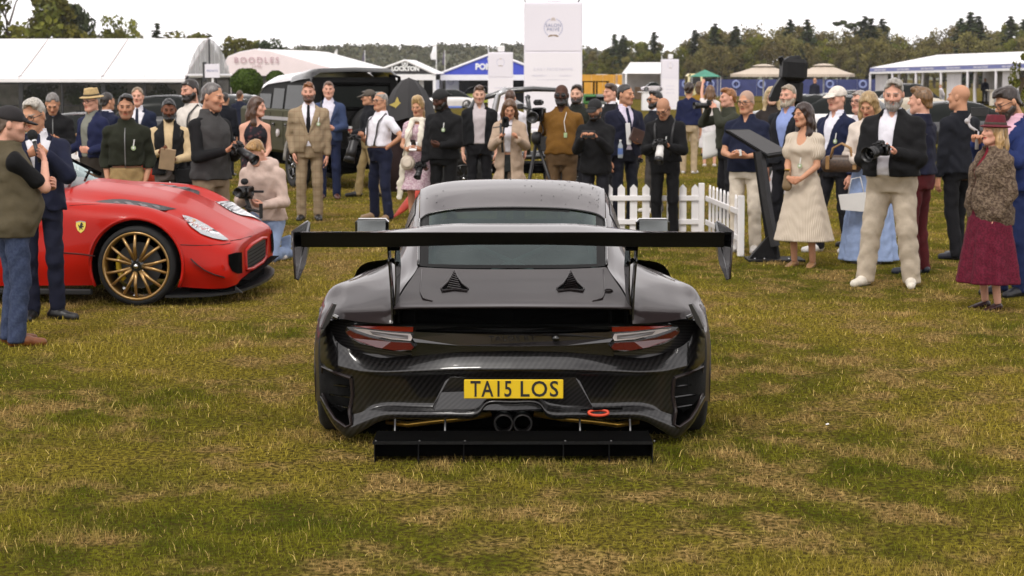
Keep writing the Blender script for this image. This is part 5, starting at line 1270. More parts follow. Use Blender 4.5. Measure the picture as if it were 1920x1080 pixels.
def wheel(parent,c,R,W,axis=(1,0,0),rim='#806338',nspoke=7,outer=1,caliper=None,rimr=0.74,name='wheel',simple=False):
 """wheel with its axle along a horizontal axis; outer=+1: face towards +axis"""
 c=np.array(c,float);ax=unit(axis)*outer;Fm=np.stack([np.cross((0,0,1),ax),np.array((0,0,1.0)),ax],1)
 Rl=np.stack([Fm[:,0],Fm[:,1],Fm[:,2]],1)
 b=MB();w=W/2;s=R
 b.lathe([(R*rimr,-w),(R*0.90,-w*1.0),(R*0.985,-w*0.85),(R,-w*0.5),(R,w*0.5),(R*0.985,w*0.85),(R*0.90,w*1.0),(R*rimr,w*0.93),(R*(rimr-.02),w*0.6),(R*(rimr-.02),-w)],40,R=Rl,o=c,cap=False)
 for k in range(3):b.lathe([(R*1.001,w*(-.4+.35*k)),(R*1.004,w*(-.39+.35*k)),(R*1.001,w*(-.37+.35*k))],40,R=Rl,o=c,cap=False)
 wo=b.build(name,RUB,parent,True)
 rm=paint('wheel_'+rim.lstrip('#'),lin(rim),0.35,0.75)
 rb=MB();rb.lathe([(R*rimr*1.0,w*.95),(R*(rimr-.015),w*1.0),(R*(rimr-.06),w*.95),(R*(rimr-.085),w*.6),(R*(rimr-.085),-w*.8),(R*rimr,-w*.9)],40,R=Rl,o=c,cap=False);rb.build('rim',rm,wo,True)
 if simple:
  MB().lathe([(0,w*.75),(R*.2,w*.8),(R*(rimr-.09),w*.5)],24,R=Rl,o=c).build('hub_disc',rm,wo,True);return wo
 rs=R*(rimr-.075)
 sp=None
 for k in range(nspoke):
  for sgn in(-1,1):
   a0=2*PI*(k+.5*0)/nspoke+sgn*0.10;a1=2*PI*k/nspoke+sgn*0.21
   p0=(R*.15*math.cos(a0),R*.15*math.sin(a0),w*.72);p1=(R*.45*math.cos((a0+a1)/2),R*.45*math.sin((a0+a1)/2),w*.86);p2=(rs*math.cos(a1),rs*math.sin(a1),w*.86)
   MB().tube([Rl@np.array(p)+c for p in(p0,p1,p2)],[R*.056,R*.045,R*.038],6).build('spoke',rm,wo,True)
 MB().lathe([(0,w*.62),(R*.2,w*.62),(R*.2,w*.8),(R*.12,w*.86),(0,w*.86)],20,R=Rl,o=c).build('hub',GLOSSB,wo)
 MB().lathe([(0,w*.86),(R*.075,w*.86),(R*.05,w*1.02),(0,w*1.05)],12,R=Rl,o=c).build('centre_nut',CHR,wo,True)
 MB().lathe([(R*.1,w*.1),(R*.58,w*.1),(R*.58,w*.2),(R*.1,w*.2)],32,R=Rl,o=c,cap=False).build('brake_disc',mat('brake_iron',(0.06,0.06,0.06),0.5,metal=.6),wo)
 if caliper:
  MB().tube([Rl@np.array((R*.52*math.cos(a),R*.52*math.sin(a),w*.28))+c for a in np.linspace(PI*.82,PI*1.25,7)],R*.1,8,flat=.7).build('brake_caliper',paint('caliper',lin(caliper),.4),wo,True)
 return wo
# ================================================================== the black carbon coupé, seen from behind
PY=10.43
pc=thing('sports_car','black carbon-fibre coupé seen from behind with a huge rear wing','car',(0.003,PY,0));PO=np.array((0,PY,0))
def C(du,v,Y):return P(960+du,v,Y)-PO
def patch(ctrl,fu=8,fv=8):
 A=spline_up(np.array(ctrl,float),fu,fv);return A,np.apply_along_axis(lambda a:C(*a),2,A)
def mir(G3):return G3*np.array((-1,1,1))
def both(name,G3,m,flip=False,sep=True,sol=0.0,label=None):
 out_=[]
 for s in(1,-1):
  o=MB().grid(G3 if s>0 else mir(G3),flip=(flip if s>0 else not flip)).build(name,m,pc,True);out_.append(o)
  if sol:md=o.modifiers.new('thickness','SOLIDIFY');md.thickness=sol;md.offset=0
 return out_
def whole(name,G3,m,flip=False):
 """half grid with column 0 on the centre line -> one mesh across the car"""
 full=np.concatenate([mir(G3)[:,:0:-1],G3],1);return MB().grid(full,flip=flip).build(name,m,pc,True)
roof=[[(0,352,13.5),(60,353,13.5),(110,356,13.5),(145,362,13.5),(160,368,13.5)],[(0,338,13.0),(60,339,13.0),(112,342,13.0),(150,349,13.0),(168,356,13.0)],[(0,337,12.6),(60,338,12.6),(113,341,12.6),(153,348,12.6),(172,356,12.6)],[(0,354,12.17),(60,355,12.17),(113,359,12.17),(155,367,12.17),(173.5,378,12.17)],[(0,388,11.75),(60,389,11.75),(113,392,11.75),(156,400,11.75),(174,411,11.75)]]
A,g3=patch(roof);whole('roof',g3,BODYB)
ROOF=g3
win=[[(0,390,11.75),(60,391,11.75),(113,394,11.75),(156,402,11.75),(173,413,11.75)],[(0,440,11.35),(60,440,11.35),(113,442,11.35),(157,446,11.35),(174.5,451,11.35)],[(0,503,10.95),(60,503,10.95),(113,502,10.95),(158,500,10.95),(175,498,10.95)]]
A,g3=patch(win,10,8);full=np.concatenate([mir(g3)[:,:0:-1],g3],1);Af=np.concatenate([A[:,:0:-1]*np.array((-1,1,1)),A],1)
n_,m_2=full.shape[:2];keep=[];gl_=[]
Vw=full.reshape(-1,3)
for i in range(n_-1):
 for j in range(m_2-1):
  d=Af[i:i+2,j:j+2].reshape(-1,3).mean(0);q=(i*m_2+j,i*m_2+j+1,(i+1)*m_2+j+1,(i+1)*m_2+j)
  (gl_ if(abs(d[0])<157 and 396<d[1]<494)else keep).append(q)
MB().add(Vw,keep).build('window_surround',mat('black_frit',(0.004,0.004,0.004),0.5,spec=.08),pc,True)
MB().add(Vw,gl_).build('rear_window',CARG,pc,True)
sh=[g3[:,-1],g3[:,-1]+np.array((0.012,-0.004,0.0))]
for s in(1,-1):MB().tube([p*np.array((s,1,1))+np.array((s*0.004,0,0.004))for p in g3[::2,-1]],0.009,6).build('window_seal',GLOSSB,pc,True)
MB().tube(list(mir(g3)[0,::-2]+np.array((0,0,.004)))+list(g3[0,2::2]+np.array((0,0,.004))),0.007,6).build('window_seal',GLOSSB,pc,True)
lid=[[(0,505,10.94),(60,505,10.94),(113,504,10.94),(158,502,10.94),(176,500.5,10.94)],[(0,524,10.82),(62,524,10.82),(118,523,10.82),(163,521,10.82),(188,520,10.82)],[(0,548,10.66),(66,548,10.66),(124,547,10.66),(172,546,10.66),(205,545,10.66)],[(0,568,10.53),(70,568,10.53),(134,568,10.53),(180,568,10.53),(218,568,10.53)],[(0,574.5,10.47),(70,575,10.47),(136,575.5,10.47),(186,576,10.47),(223,577,10.47)],[(0,579,10.475),(70,579,10.475),(136,579.5,10.475),(186,580,10.475),(223,581,10.475)]]
A,g3=patch(lid);whole('engine_cover',g3,BODYB);LIDA,LIDG=A,g3
def on(Ad,du,v,lift=0.004,n=(0,-0.55,0.83)):
 D=(Ad[...,0]-du)**2+(Ad[...,1]-v)**2;Y=float(np.sum(Ad[...,2]/(D+.5)**2)/np.sum(1/(D+.5)**2));return C(du,v,Y)+np.array(n)*lift
for s in(1,-1):
 S=lambda p:p*np.array((s,1,1))
 MB().tube([S(on(LIDA,du,v,0.002))for du,v in((170,506),(172,530),(173,548),(168,560),(150,565))],0.004,5).build('panel_line',BODYB,pc,True)
 out1=[(109,507),(103,520),(94,533),(83,541),(85,546),(108,543.5),(132,546),(134,541),(123,531),(114,517)]
 vt_=MB().tube([S(on(LIDA,*p,0.004))for p in out1+out1[:1]],0.0055,6,False).build('vent',BODYB,pc,True)
 pts_=[S(on(LIDA,*p,0.001))for p in out1];MB().sheet(pts_,(0,0.002,-0.01)).build('vent_well',MATB,vt_)
 for k in range(8):
  t=(k+.7)/8;v=510+33*t;hw=2+15*t;MB().tube([S(on(LIDA,109-hw*.8,v+2,.006)),S(on(LIDA,109+hw*.8,v-2,.006))],0.0042,5).build('louvre',BODYB,vt_)
MB().ball(on(LIDA,180,546,.003),(0.026,0.012,0.014),12,6).build('filler_cap',BODYB,pc,True)
hau=[[(168,357,13.0),(176,375,13.0),(186,402,13.0),(197,437,13.0),(205,462,13.0),(212,485,13.0),(222,505,13.0),(226,560,13.0),(224,690,13.0)],[(172.5,357,12.6),(181,374,12.6),(192,400,12.6),(203,436,12.6),(211,462,12.6),(219,484,12.6),(230,500,12.6),(238,560,12.6),(236,700,12.6)],[(174.5,379,12.17),(183,392,12.17),(195,418,12.17),(207,450,12.17),(217,474,12.17),(228,492,12.17),(244,506,12.17),(256,580,12.17),(254,720,12.17)],[(175.5,413,11.75),(185,424,11.75),(198,446,11.75),(212,472,11.75),(226,489,11.75),(250,501,11.75),(278,518,11.75),(300,600,11.75),(298,740,11.75)],[(176.5,453,11.35),(187,463,11.35),(203,483,11.35),(222,498,11.35),(250,507,11.35),(286,519,11.35),(320,538,11.35),(343,640,11.35),(343,745,11.35)],[(177.5,499,10.97),(190,508,10.98),(206,518,11.0),(230,523,11.02),(268,527,11.04),(312,534,11.05),(347,549,11.06),(368,640,11.02),(369,748,11.02)],[(206,541,10.69),(214,543,10.71),(226,545,10.74),(248,547,10.77),(282,551,10.81),(322,558,10.84),(354,574,10.88),(370,645,10.84),(369.5,752,10.84)],[(225,580,10.50),(232,580,10.51),(243,580,10.53),(262,579,10.56),(292,579,10.60),(328,580,10.65),(359,590,10.76),(370,648,10.72),(368,752,10.70)],[(225,607,10.45),(232,607,10.45),(243,606.5,10.46),(262,605.5,10.48),(290,603,10.52),(322,598,10.57),(352,602,10.66),(364,650,10.62),(361,752,10.62)]]
A,g3=patch(hau,7,7)
nA,mA=A.shape[:2]
for s in(1,-1):
 gg=g3 if s>0 else mir(g3);V=gg.reshape(-1,3).copy();Fq=[]
 wc=np.array((0,11.1-PY,0.335))
 for k in range(len(V)):
  if abs(V[k,0])>0.9 and V[k,2]<0.8:
   d=V[k,[1,2]]-wc[1:];rr=np.linalg.norm(d)
   if 0.36<rr<0.40:V[k,[1,2]]=wc[1:]+d/rr*0.40
 for i in range(nA-1):
  for j in range(mA-1):
   q=(i*mA+j,i*mA+j+1,(i+1)*mA+j+1,(i+1)*mA+j);c=V[list(q)].mean(0)
   if j>=6*7 and np.linalg.norm(c[[1,2]]-wc[1:])<0.385:continue
   Fq.append(q if s>0 else q[::-1])
 MB().add(V,Fq).build('rear_fender',BODYB,pc,True)
 Sg=gg[0:18,6:27]+np.array((s*0.004,0,0.002));MB().grid(Sg,flip=(s<0)).build('side_window',DPANE,pc,True)
DU=[0,46,70,122,180,240,280,306,329,345,361]
YO=[0,.003,.006,.016,.045,.09,.13,.17,.215,.27,.36]
TOP=[655,655,655,657,664,671,663,655,640,612,604]
CRE=[694,694,694,695,697,699,697,693,688,682,676]
LT=[747,748,765,766,765,764,772,779,776,758,732]
LB=[758,759,783,784,785,787,806,820,804,782,752]
rows=[]
for f_,dy in((0,.085),(.30,.046),(.75,0.011)):
 rows.append([(DU[i],TOP[i]+(CRE[i]-TOP[i])*f_,PY+YO[i]+dy*(1 if DU[i]<290 else.5))for i in range(11)])
for f_,dy in((0,.0),(.12,.030),(.5,.055),(.92,.06)):
 rows.append([(DU[i],CRE[i]+(LT[i]-CRE[i])*f_,PY+YO[i]+dy*(1 if DU[i]<260 else.45))for i in range(11)])
rows.append([(DU[i],LT[i]+2,PY+YO[i]+.025)for i in range(11)]);rows.append([(DU[i],(LT[i]+LB[i])/2,PY+YO[i]+.0)for i in range(11)])
rows.append([(DU[i],LB[i],PY+YO[i]+.012)for i in range(11)]);rows.append([(DU[i],LB[i]+1,PY+YO[i]+.10)for i in range(11)])
A,g3=patch(rows,6,8);BA=A
intake=[(303,709),(330,700),(356,687),(357,735),(346,765),(333,786),(312,801),(302,796),(306,770),(300,740)]
def inside(p,poly):
 c=False;x,y=p
 for i in range(len(poly)):
  x0,y0=poly[i];x1,y1=poly[i-1]
  if(y0>y)!=(y1>y)and x<(x1-x0)*(y-y0)/(y1-y0)+x0:c=not c
 return c
full=np.concatenate([mir(g3)[:,:0:-1],g3],1);Af=np.concatenate([A[:,:0:-1]*np.array((-1,1,1)),A],1);nr,nc=full.shape[:2];Fq=[]
for i in range(nr-1):
 for j in range(nc-1):
  d=Af[i:i+2,j:j+2].reshape(-1,3).mean(0)
  if not inside((abs(d[0]),d[1]),intake):Fq.append((i*nc+j,i*nc+j+1,(i+1)*nc+j+1,(i+1)*nc+j))
bump=MB().add(full.reshape(-1,3),Fq).build('rear_bumper',CARB,pc,True)
NB=(0,-1,0.0)
for s in(1,-1):
 S=lambda p:p*np.array((s,1,1))
 it=MB().tube([S(on(BA,*p,.004,NB))for p in intake+intake[:1]],0.010,6,False).build('intake_rim',BODYB,bump,True)
 V=[S(on(BA,*p,0,NB))for p in intake];n=len(V);b=MB();b.add(V+[v*np.array((.97,1,1))+np.array((0,.16,0))for v in V],[(k,(k+1)%n,(k+1)%n+n,k+n)for k in range(n)]+[tuple(range(n,2*n))]);b.build('intake_duct',MATB,bump)
 for k in range(3):MB().tube([S(on(BA,304,728+20*k,-.05,NB)),S(on(BA,352-6*k,722+20*k,-.05,NB))],0.006,5).build('intake_slat',GLOSSB,bump)
 bl=[(329,570),(335,569),(348,592),(357,614),(352,616),(341,600)]
 MB().sheet([S(C(du,v,10.52+.004*(du-329))+np.array((0,-.02,0)))for du,v in bl],(s*.012,.05,.0)).build('corner_blade',mat('satin_carbon',(.015,.015,.016),.4,spec=.3),pc)
 MB().tube([S(C(327,596,10.53)),S(C(336,592,10.54))],.012,6).build('blade_bolt',GLOSSB,pc)
 MB().tube([S(on(BA,329,642+k*9,.002,NB))for k in range(6)],0.003,4).build('panel_line',GLOSSB,bump)
pr=[(0,708),(118,708),(126,714),(151,764),(146,770),(0,770)]
rec=[on(BA,du,v,.006,NB)for du,v in pr];recf=rec+[p*np.array((-1,1,1))for p in rec[-2:0:-1]]
MB().sheet(recf,(0,.01,0)).build('plate_recess',carbon('recess_carbon',205,0.006,0.022,(1,0,-1.2)),bump)
pa,pb=C(-91,711.5,PY+.012),C(95,747.5,PY+.012);pcx=(pa+pb)/2;hw,hh=abs(pb[0]-pa[0])/2,abs(pa[2]-pb[2])/2
np_=MB().rbox(pcx,(hw,.006,hh),.004).build('number_plate',mat('yellow_plate',(0.68,0.46,0.012),0.35,namt=0.03,spec=.4),pc)
for wd,u0,u1 in(('TA15',881,958),('LOS',975,1046)):
 lt_=text_mesh(wd,hh*2.5,.0012,.0016,1.12);xs_=[v.co.x for v in lt_.vertices];ys_=[v.co.y for v in lt_.vertices]
 c_=C((u0+u1)/2-960,729.3,PY);w_=abs(C(u1-960,729,PY)[0]-C(u0-960,729,PY)[0]);h_=abs(C(0,714.5,PY)[2]-C(0,744.5,PY)[2])
 lo_=obj('plate_lettering',lt_,mat('plate_ink',(0.01,0.01,0.012),0.4),np_,None,(PI/2,0,0));sx_=w_/(max(xs_)-min(xs_));sz_=h_/(max(ys_)-min(ys_));lo_.scale=(sx_,sz_,1)
 lo_.location=(c_[0]-sx_*(max(xs_)+min(xs_))/2,pcx[1]-.0072,c_[2]-sz_*(max(ys_)+min(ys_))/2)
def bar(name,pts,m,Yo,th=.02,par=pc):
 p=[C(du,v,PY+Yo+float(np.interp(du,DU,YO)))for du,v in pts];f=p+[q*np.array((-1,1,1))for q in p[::-1]if abs(q[0])>1e-6];return MB().sheet(f,(0,th,0)).build(name,m,par)
bar('spoiler_recess',[(0,579),(223,580),(224,609),(0,612)],MATB,.20)
for du in(185,215):
 for s in(1,-1):MB().sheet([C(s*du,582,10.50),C(s*du,606,10.49),C(s*(du-6),606,10.62),C(s*(du-6),582,10.63)],(.004,0,0)).build('recess_rib',MATB,pc)
MB().grid([[C(-224,606,10.60),C(224,606,10.60)],[C(-224,611,10.45),C(224,611,10.45)]]).build('recess_floor',MATB,pc)
bar('carbon_lip',[(0,613),(100,613),(186,610.5),(190,618),(100,622),(0,623)],LIPM,.03)
bar('gap_filler',[(0,606),(205,606),(200,660),(0,660)],MATB,.085)
strip=bar('light_strip',[(0,626),(100,625.5),(182,622.5),(189,634),(183,641.5),(100,648),(0,649.5)],paint('smoked_strip',(0.020,0.018,0.019),.12),.028)
bar('strip_shadow_gap',[(0,649.5),(100,648.5),(186,642),(190,668),(100,660),(0,658)],GLOSSB,.06)
tp=C(0,636.5,PY+.026);text_obj('badge_lettering','TALOS RT',.034,mat('badge_black',(0.012,0.011,0.011),.25,metal=.5),strip,tp,space=1.15,depth=.004,sx=1.45)
MB().lathe([(0,-.01),(.018,-.01),(.019,.004),(0,.006)],16,R=rotm('X',PI/2),o=C(81,635,PY+.03)).build('camera_lens',GLOSSB,strip,True)
for s in(1,-1):
 def lens(name,pts,m,Yo,par,th=.03,sub=3):
  rel=[]
  for a,b_ in zip(pts,pts[1:]+pts[:1]):rel+=[tuple(np.array(a)+(np.array(b_)-np.array(a))*k/sub)for k in range(sub)]
  return MB().sheet([C(s*du,v,PY+Yo+float(np.interp(du,DU,YO))*1.0)for du,v in rel],(0,th,0)).build(name,m,par,False)
 hs_t=lens('tail_light',[(314,622),(311,613),(296,609),(225,610),(184,612),(182,624),(190,634),(183,650),(189,658),(222,659),(256,653),(288,643),(306,633)],GLOSSB,.035,pc)
 lens('red_bar',[(300,611),(265,611.5),(225,612),(186,613),(187,622),(225,621),(262,617)],REDL,.018,hs_t)
 lens('clear_bar',[(299,616),(280,616.5),(268,618.5),(228,623),(191,626),(188,633),(191,639),(228,636),(266,628),(291,620)],CLRL,.014,hs_t)
 lens('inner_lamp',[(268,621),(228,626),(196,629),(196,636),(228,633),(262,627)],paint('lamp_grey',(.13,.12,.125),.25),.010,hs_t)
 lens('lower_lens',[(313,622),(305,619),(296,624),(268,633),(228,641),(192,643),(185,651),(190,656),(222,657),(256,651),(287,641),(305,631)],PINKL,.014,hs_t)
 lens('light_bowl',[(349,600),(325,600),(290,605),(224,608),(190,612),(185,668),(240,676),(280,668),(310,658),(336,640)],carbon('bowl_carbon',400,.006,.03,(0.1,0,1)),.10,pc,.01)
wy=10.32
TR=436.5
secs=[]
for du in np.linspace(-398,398,41):
 k=abs(du)/398;crest=420+15.5*ss(.25,.75,k)if True else 0
 zt=C(du,TR,wy);zl=C(du,463.5-4.5*(1-ss(.1,.7,k)),wy+.05)
 x=zt[0];cr=C(du,crest,wy+.30);lead=C(du,crest+3,wy+.40)
 f_=lambda q:np.array((x,q[1],q[2]))
 secs.append([f_(zt),f_(C(du,(TR+crest)/2-1.0,wy+.14)),f_(cr),f_(lead),f_(lead)+np.array((0,-.02,-.035)),f_(zl)+np.array((0,.22,-.012)),f_(zl)+np.array((0,.10,-.004)),f_(zl),f_(zt)+np.array((0,.004,-.006))])
wing=MB().grid(np.array([s_+s_[:1]for s_ in secs]),flip=True).build('rear_wing',mat('wing_black',(.005,.005,.005),.4,spec=.25),pc,False)
top_=np.array([[s_[0]+(0,0,.003),s_[1]+(0,0,.003),s_[2]+(0,0,.003),s_[3]+(0,0,.003)]for s_ in secs]);MB().grid(top_,flip=True).build('wing_skin',BODYB,wing,True)
for s in(1,-1):
 S=lambda p:p*np.array((s,1,1))
 ep=[(411,435,wy-.02),(405,523,wy-.02),(400,524,wy+.02),(388,496,wy+.22),(380,463,wy+.40),(379,417,wy+.42),(383,415,wy+.40)]
 MB().sheet([S(C(*q))for q in ep],(s*.012,0,0)).build('end_plate',GLOSSB,wing)
 MB().tube([S(C(*q))+np.array((s*.006,0,0))for q in ep+ep[:1]],.006,5).build('end_plate_edge',BODYB,wing,True)
 st=MB().sheet([S(C(*q))for q in((233,455,wy+.16),(229,455,wy+.24),(226,500,10.52),(221,560,10.52),(221,607,10.50),(224,607,10.46),(227,540,10.46),(231,490,10.44))],(s*.008,0,0)).build('wing_strut',GLOSSB,pc)
 MB().sheet([S(C(*q))for q in((218,455,wy+.18),(212,455,wy+.28),(209,500,10.60),(212,540,10.62),(214,590,10.56),(220,590,10.50),(218,520,10.48),(219,490,10.46))],(s*.006,0,0)).build('strut_blade',GLOSSB,st)
 MB().tube([S(C(228,486,10.50)),S(C(214,496,10.50))],.012,8).build('strut_joint',MATB,st)
 MB().rbox(S(C(222,466,wy+.18)),(.03,.05,.008),.003).build('strut_mount',MATB,st)
 ma=C(263,424,12.85);mm_=MB().rbox(S(ma),(.108,.06,.05),.02).build('door_mirror',GLOSSB,pc);MB().rbox(S(ma)+np.array((0,-.064,0)),(.094,.004,.042),.012,R=rotm('X',-.05)).build('mirror_glass',mat('mirror_glass',(.16,.17,.17),.12,metal=1,namt=.1),mm_)
 MB().tube([S(ma)+np.array((-s*.05,0,-.03)),S(C(222,455,12.8))],.018,6).build('mirror_arm',GLOSSB,mm_)
 for kx,(Yw,wd_)in enumerate(((11.1,.34),(13.55,.27))):
  wheel(pc,(s*((1.075 if kx==0 else.87)-wd_/2),Yw-PY,.335 if kx==0 else.315),.338 if kx==0 else.318,wd_,(1,0,0),'#1a1a1a',9,s)
for du in(-17,19):
 ex=MB().lathe([(.052,.12),(.052,0),(.047,-.004),(.043,0),(.043,.12)],20,R=rotm('X',-PI/2),o=C(du,795,PY+.02),cap=False).build('exhaust_tip',mat('dark_titanium',(.03,.028,.027),.35,metal=.8),pc,True)
 MB().lathe([(0,.1),(.045,.1)],16,R=rotm('X',-PI/2),o=C(du,795,PY+.02)).build('exhaust_bore',MATB,ex)
GOLD=mat('gold_foil',(0.50,0.30,0.06),.3,metal=.9,nscale=20,namt=.3)
for s in(1,-1):
 S=lambda p:p*np.array((s,1,1))
 MB().tube([S(C(*q))for q in((40,776,PY+.22),(90,784,PY+.2),(150,790,PY+.22),(196,796,PY+.26),(236,790,PY+.3))],.017,8).build('exhaust_pipe',GOLD,pc,True)
 for du in(126,220):
  b=MB();b.tube([S(C(du,786,PY+.06)),S(C(du+1,820,PY-.01))],.0055,6);b.ball(S(C(du+1,819,PY-.012)),.011,8,6);b.build('support_rod',mat('rod_steel',(.16,.16,.16),.4,metal=.7),pc,True)
MB().grid([[C(-330,770,PY+.5),C(330,770,PY+.5)],[C(-300,835,PY+.5),C(300,835,PY+.5)]]).build('underbody',MATB,pc)
MB().rbox(C(0,800,11.4)+np.array((0,.4,.15)),(.93,.9,.08),.02).build('floor_pan',MATB,pc)
dz=C(0,829,10.12)[2];xw=C(262,829,10.12)[0]
df=MB().rbox((0,10.26-PY,dz),(xw,.16,.005),.003).build('diffuser',MATB,pc)
MB().box((-xw,10.10-PY-.004,dz-.008),(xw,10.10-PY,dz+.008)).build('diffuser_edge',LIPM,df)
MB().box((-xw*.995,10.19-PY,.02),(xw*.995,10.20-PY,dz-.006)).build('diffuser_shade',MATB,df)  # added black sheet, stands in for the deep shadow between the fins
for du in(-260,-178,-93,95,181,262):
 q=C(du,832,10.11);MB().sheet([q,(q[0],q[1],C(0,871,10.11)[2]),(q[0],q[1]+.30,C(0,871,10.11)[2]+.03),(q[0],q[1]+.38,q[2])],(.004,0,0)).build('diffuser_fin',LIPM,df)
 MB().ball((q[0]+.01,q[1],dz+.008),.005,6,4).build('bolt',mat('rod_steel',(.16,.16,.16),.4,metal=.7),df)
hk=C(161,773,PY+.02);MB().tube([hk+np.array((.052*math.cos(a),-.012+.01*math.sin(a),.014*math.sin(a)))for a in np.linspace(0,2*PI,21)],.0085,6,False).build('tow_hook',mat('orange_red_strap',(.55,.05,.012),.5),pc,True)
MB().tube([C(128,769,PY+.02),C(160,767,PY+.01),C(206,766,PY+.03)],.006,6).build('tow_strap',MATB,pc)
fr=[[(.98,.12,1.35),(1.0,.45,1.35),(.965,.70,1.35),(.9,.86,1.35),(.72,.9,1.35)],[(.98,.12,2.2),(.97,.45,2.2),(.94,.7,2.2),(.9,.84,2.2),(.7,.88,2.2)],[(.99,.12,2.9),(1.0,.45,2.9),(.98,.68,2.9),(.86,.78,2.9),(.0,.80,2.9)],[(.97,.12,3.4),(.98,.42,3.4),(.92,.62,3.4),(.78,.70,3.4),(0,.68,3.4)],[(.8,.12,3.85),(.8,.35,3.85),(.74,.48,3.85),(.6,.54,3.85),(0,.52,3.85)],[(.5,.14,4.05),(.5,.3,4.05),(.45,.36,4.05),(.35,.38,4.05),(0,.38,4.05)]]
fr=np.array(fr)[:,:,[0,2,1]];fr[1:,:,0]*=.92;fr[1:,:,2]*=.86;ff=spline_up(fr,5,4)
for s in(1,-1):MB().grid(ff*np.array((s,1,1)),flip=(s>0)).build('front_body',BODYB,pc,True)
wsA=ROOF[0];cow=np.array([(p[0]*1.18,p[1]+.75,.86-.05*(p[0]/.6)**2)for p in wsA]);hs2=np.stack([wsA,wsA*.5+cow*.5+np.array((0,0,.02)),cow]);whole('windscreen',hs2,CLG)
for s in(1,-1):
 S=lambda p:np.array(p)*np.array((s,1,1))
 MB().tube([S(wsA[-1]),S(cow[-1])],.03,6).build('windscreen_pillar',BODYB,pc,True)
 sb=MB();sb.rbox((s*.37,1.55,.62),(.23,.08,.32),.06,R=rotm('X',-.25),o=(0,0,0));st=sb.build('seat',mat('seat_cloth',(.015,.015,.017),.8),pc);MB().rbox((s*.37,1.62,1.0),(.14,.05,.11),.04).build('headrest',mat('seat_cloth',(.015,.015,.017),.8),st)
 MB().tube([S((.50,.75,.70)),S((.45,1.35,1.05)),S((.40,1.45,1.11))],.02,8).build('roll_cage_tube',mat('cage_grey',(.12,.12,.12),.4),pc,True)
 MB().tube([S((.44,1.40,1.07)),S((-.35,.72,.78))],.018,8).build('roll_cage_tube',mat('cage_grey',(.12,.12,.12),.4),pc,True)
 MB().tube([S((.22,.86,.86)),S((0.02,.82,.80))],.016,8).build('roll_cage_tube',mat('cage_grey',(.12,.12,.12),.4),pc,True)
MB().tube([(-.40,1.45,1.11),(.40,1.45,1.11)],.02,8).build('roll_cage_tube',mat('cage_grey',(.12,.12,.12),.4),pc,True)
MB().rbox((0,.95,.66),(.62,.4,.08),.05).build('parcel_shelf',mat('shelf_carpet',(.02,.024,.024),.9),pc);MB().rbox((0,2.75,.78),(.62,.16,.08),.04).build('dashboard',MATB,pc)
r=np.random.RandomState(6);b=MB()
for k in range(110):
 i=r.randint(14,31);j=int(r.triangular(2,26,30))if r.rand()<.85 else r.randint(0,30);s=1 if r.rand()<.85 else-1
 p=ROOF[i,j]*np.array((s,1,1))+np.array((r.normal()*.012,r.normal()*.01,.0008));q=r.uniform(.002,.0052);b.ball(p,(q,q*r.uniform(1,1.6),q*.45),6,4)
o=b.build('raindrops',paint('water_drop',(.004,.004,.004),.05),pc,True);o['kind']='stuff'
# ================================================================== the red front-engined coupé
RED=paint('red_satin_paint',(0.40,0.0085,0.003),0.36,0.0,0.20,0.06);RED.node_tree.nodes['Principled BSDF'].inputs['Specular IOR Level'].default_value=0.15
th=math.radians(6);hx_=np.array((math.cos(th),-math.sin(th),0));lf_=np.array((math.sin(th),math.cos(th),0))
gc=G(264,571);WR=0.345
fo=gc+lf_*0.86
fc=thing('sports_car','red satin sports car with gold wheels and a black front splitter','car',(fo[0],fo[1],0),-th)
ROLL=0.055
FT=lambda q:np.array(q,float)
def toW(q):q=np.asarray(q,float);return fo+q[...,0:1]*hx_+q[...,1:2]*lf_+q[...,2:3]*np.array((0,0,1))
def proj(W):
 W=np.asarray(W,float);d=W[...,1]*CP-(W[...,2]-CAMH)*SP;up=W[...,1]*SP+(W[...,2]-CAMH)*CP
 return np.stack([960+FPX*W[...,0]/d,540-FPX*up/d],-1)
SEC=[(-2.9,[(.95,.15),(1.0,.34),(1.0,.60),(.985,.80),(.95,.88),(.80,.93),(.4,.95),(0,.95)]),(-2.2,[(.93,.15),(.965,.33),(.95,.58),(.935,.76),(.90,.87),(.78,.93),(.4,.96),(0,.96)]),(-1.5,[(.91,.15),(.95,.33),(.935,.58),(.93,.76),(.90,.87),(.78,.93),(.4,.97),(0,.98)]),(-.95,[(.91,.16),(.955,.35),(.945,.60),(.935,.77),(.88,.88),(.70,.92),(.36,.97),(0,.985)]),(-.45,[(.92,.17),(.985,.38),(.985,.62),(.955,.78),(.85,.875),(.64,.865),(.42,.93),(0,.955)]),(0,[(.93,.18),(.99,.40),(.995,.62),(.955,.77),(.83,.85),(.62,.80),(.40,.865),(0,.89)]),(.35,[(.92,.17),(.985,.36),(.98,.57),(.925,.71),(.79,.765),(.60,.715),(.38,.775),(0,.80)]),(.62,[(.87,.15),(.93,.31),(.915,.48),(.85,.60),(.71,.645),(.54,.62),(.34,.665),(0,.69)]),(.80,[(.81,.14),(.86,.28),(.845,.42),(.79,.525),(.66,.575),(.50,.58),(.32,.60),(0,.62)]),(.93,[(.72,.14),(.77,.25),(.76,.38),(.71,.475),(.59,.525),(.44,.54),(.28,.555),(0,.57)]),(1.0,[(.65,.15),(.70,.25),(.69,.37),(.64,.455),(.54,.50),(.40,.515),(.26,.53),(0,.54)]),(1.035,[(.56,.16),(.60,.25),(.59,.36),(.55,.435),(.47,.475),(.36,.49),(.24,.495),(0,.505)]),(1.045,[(.5,.18),(.53,.25),(.52,.34),(.48,.405),(.42,.445),(.33,.46),(.22,.465),(0,.475)])]
NX=lambda x:x if x<0 else x*.785
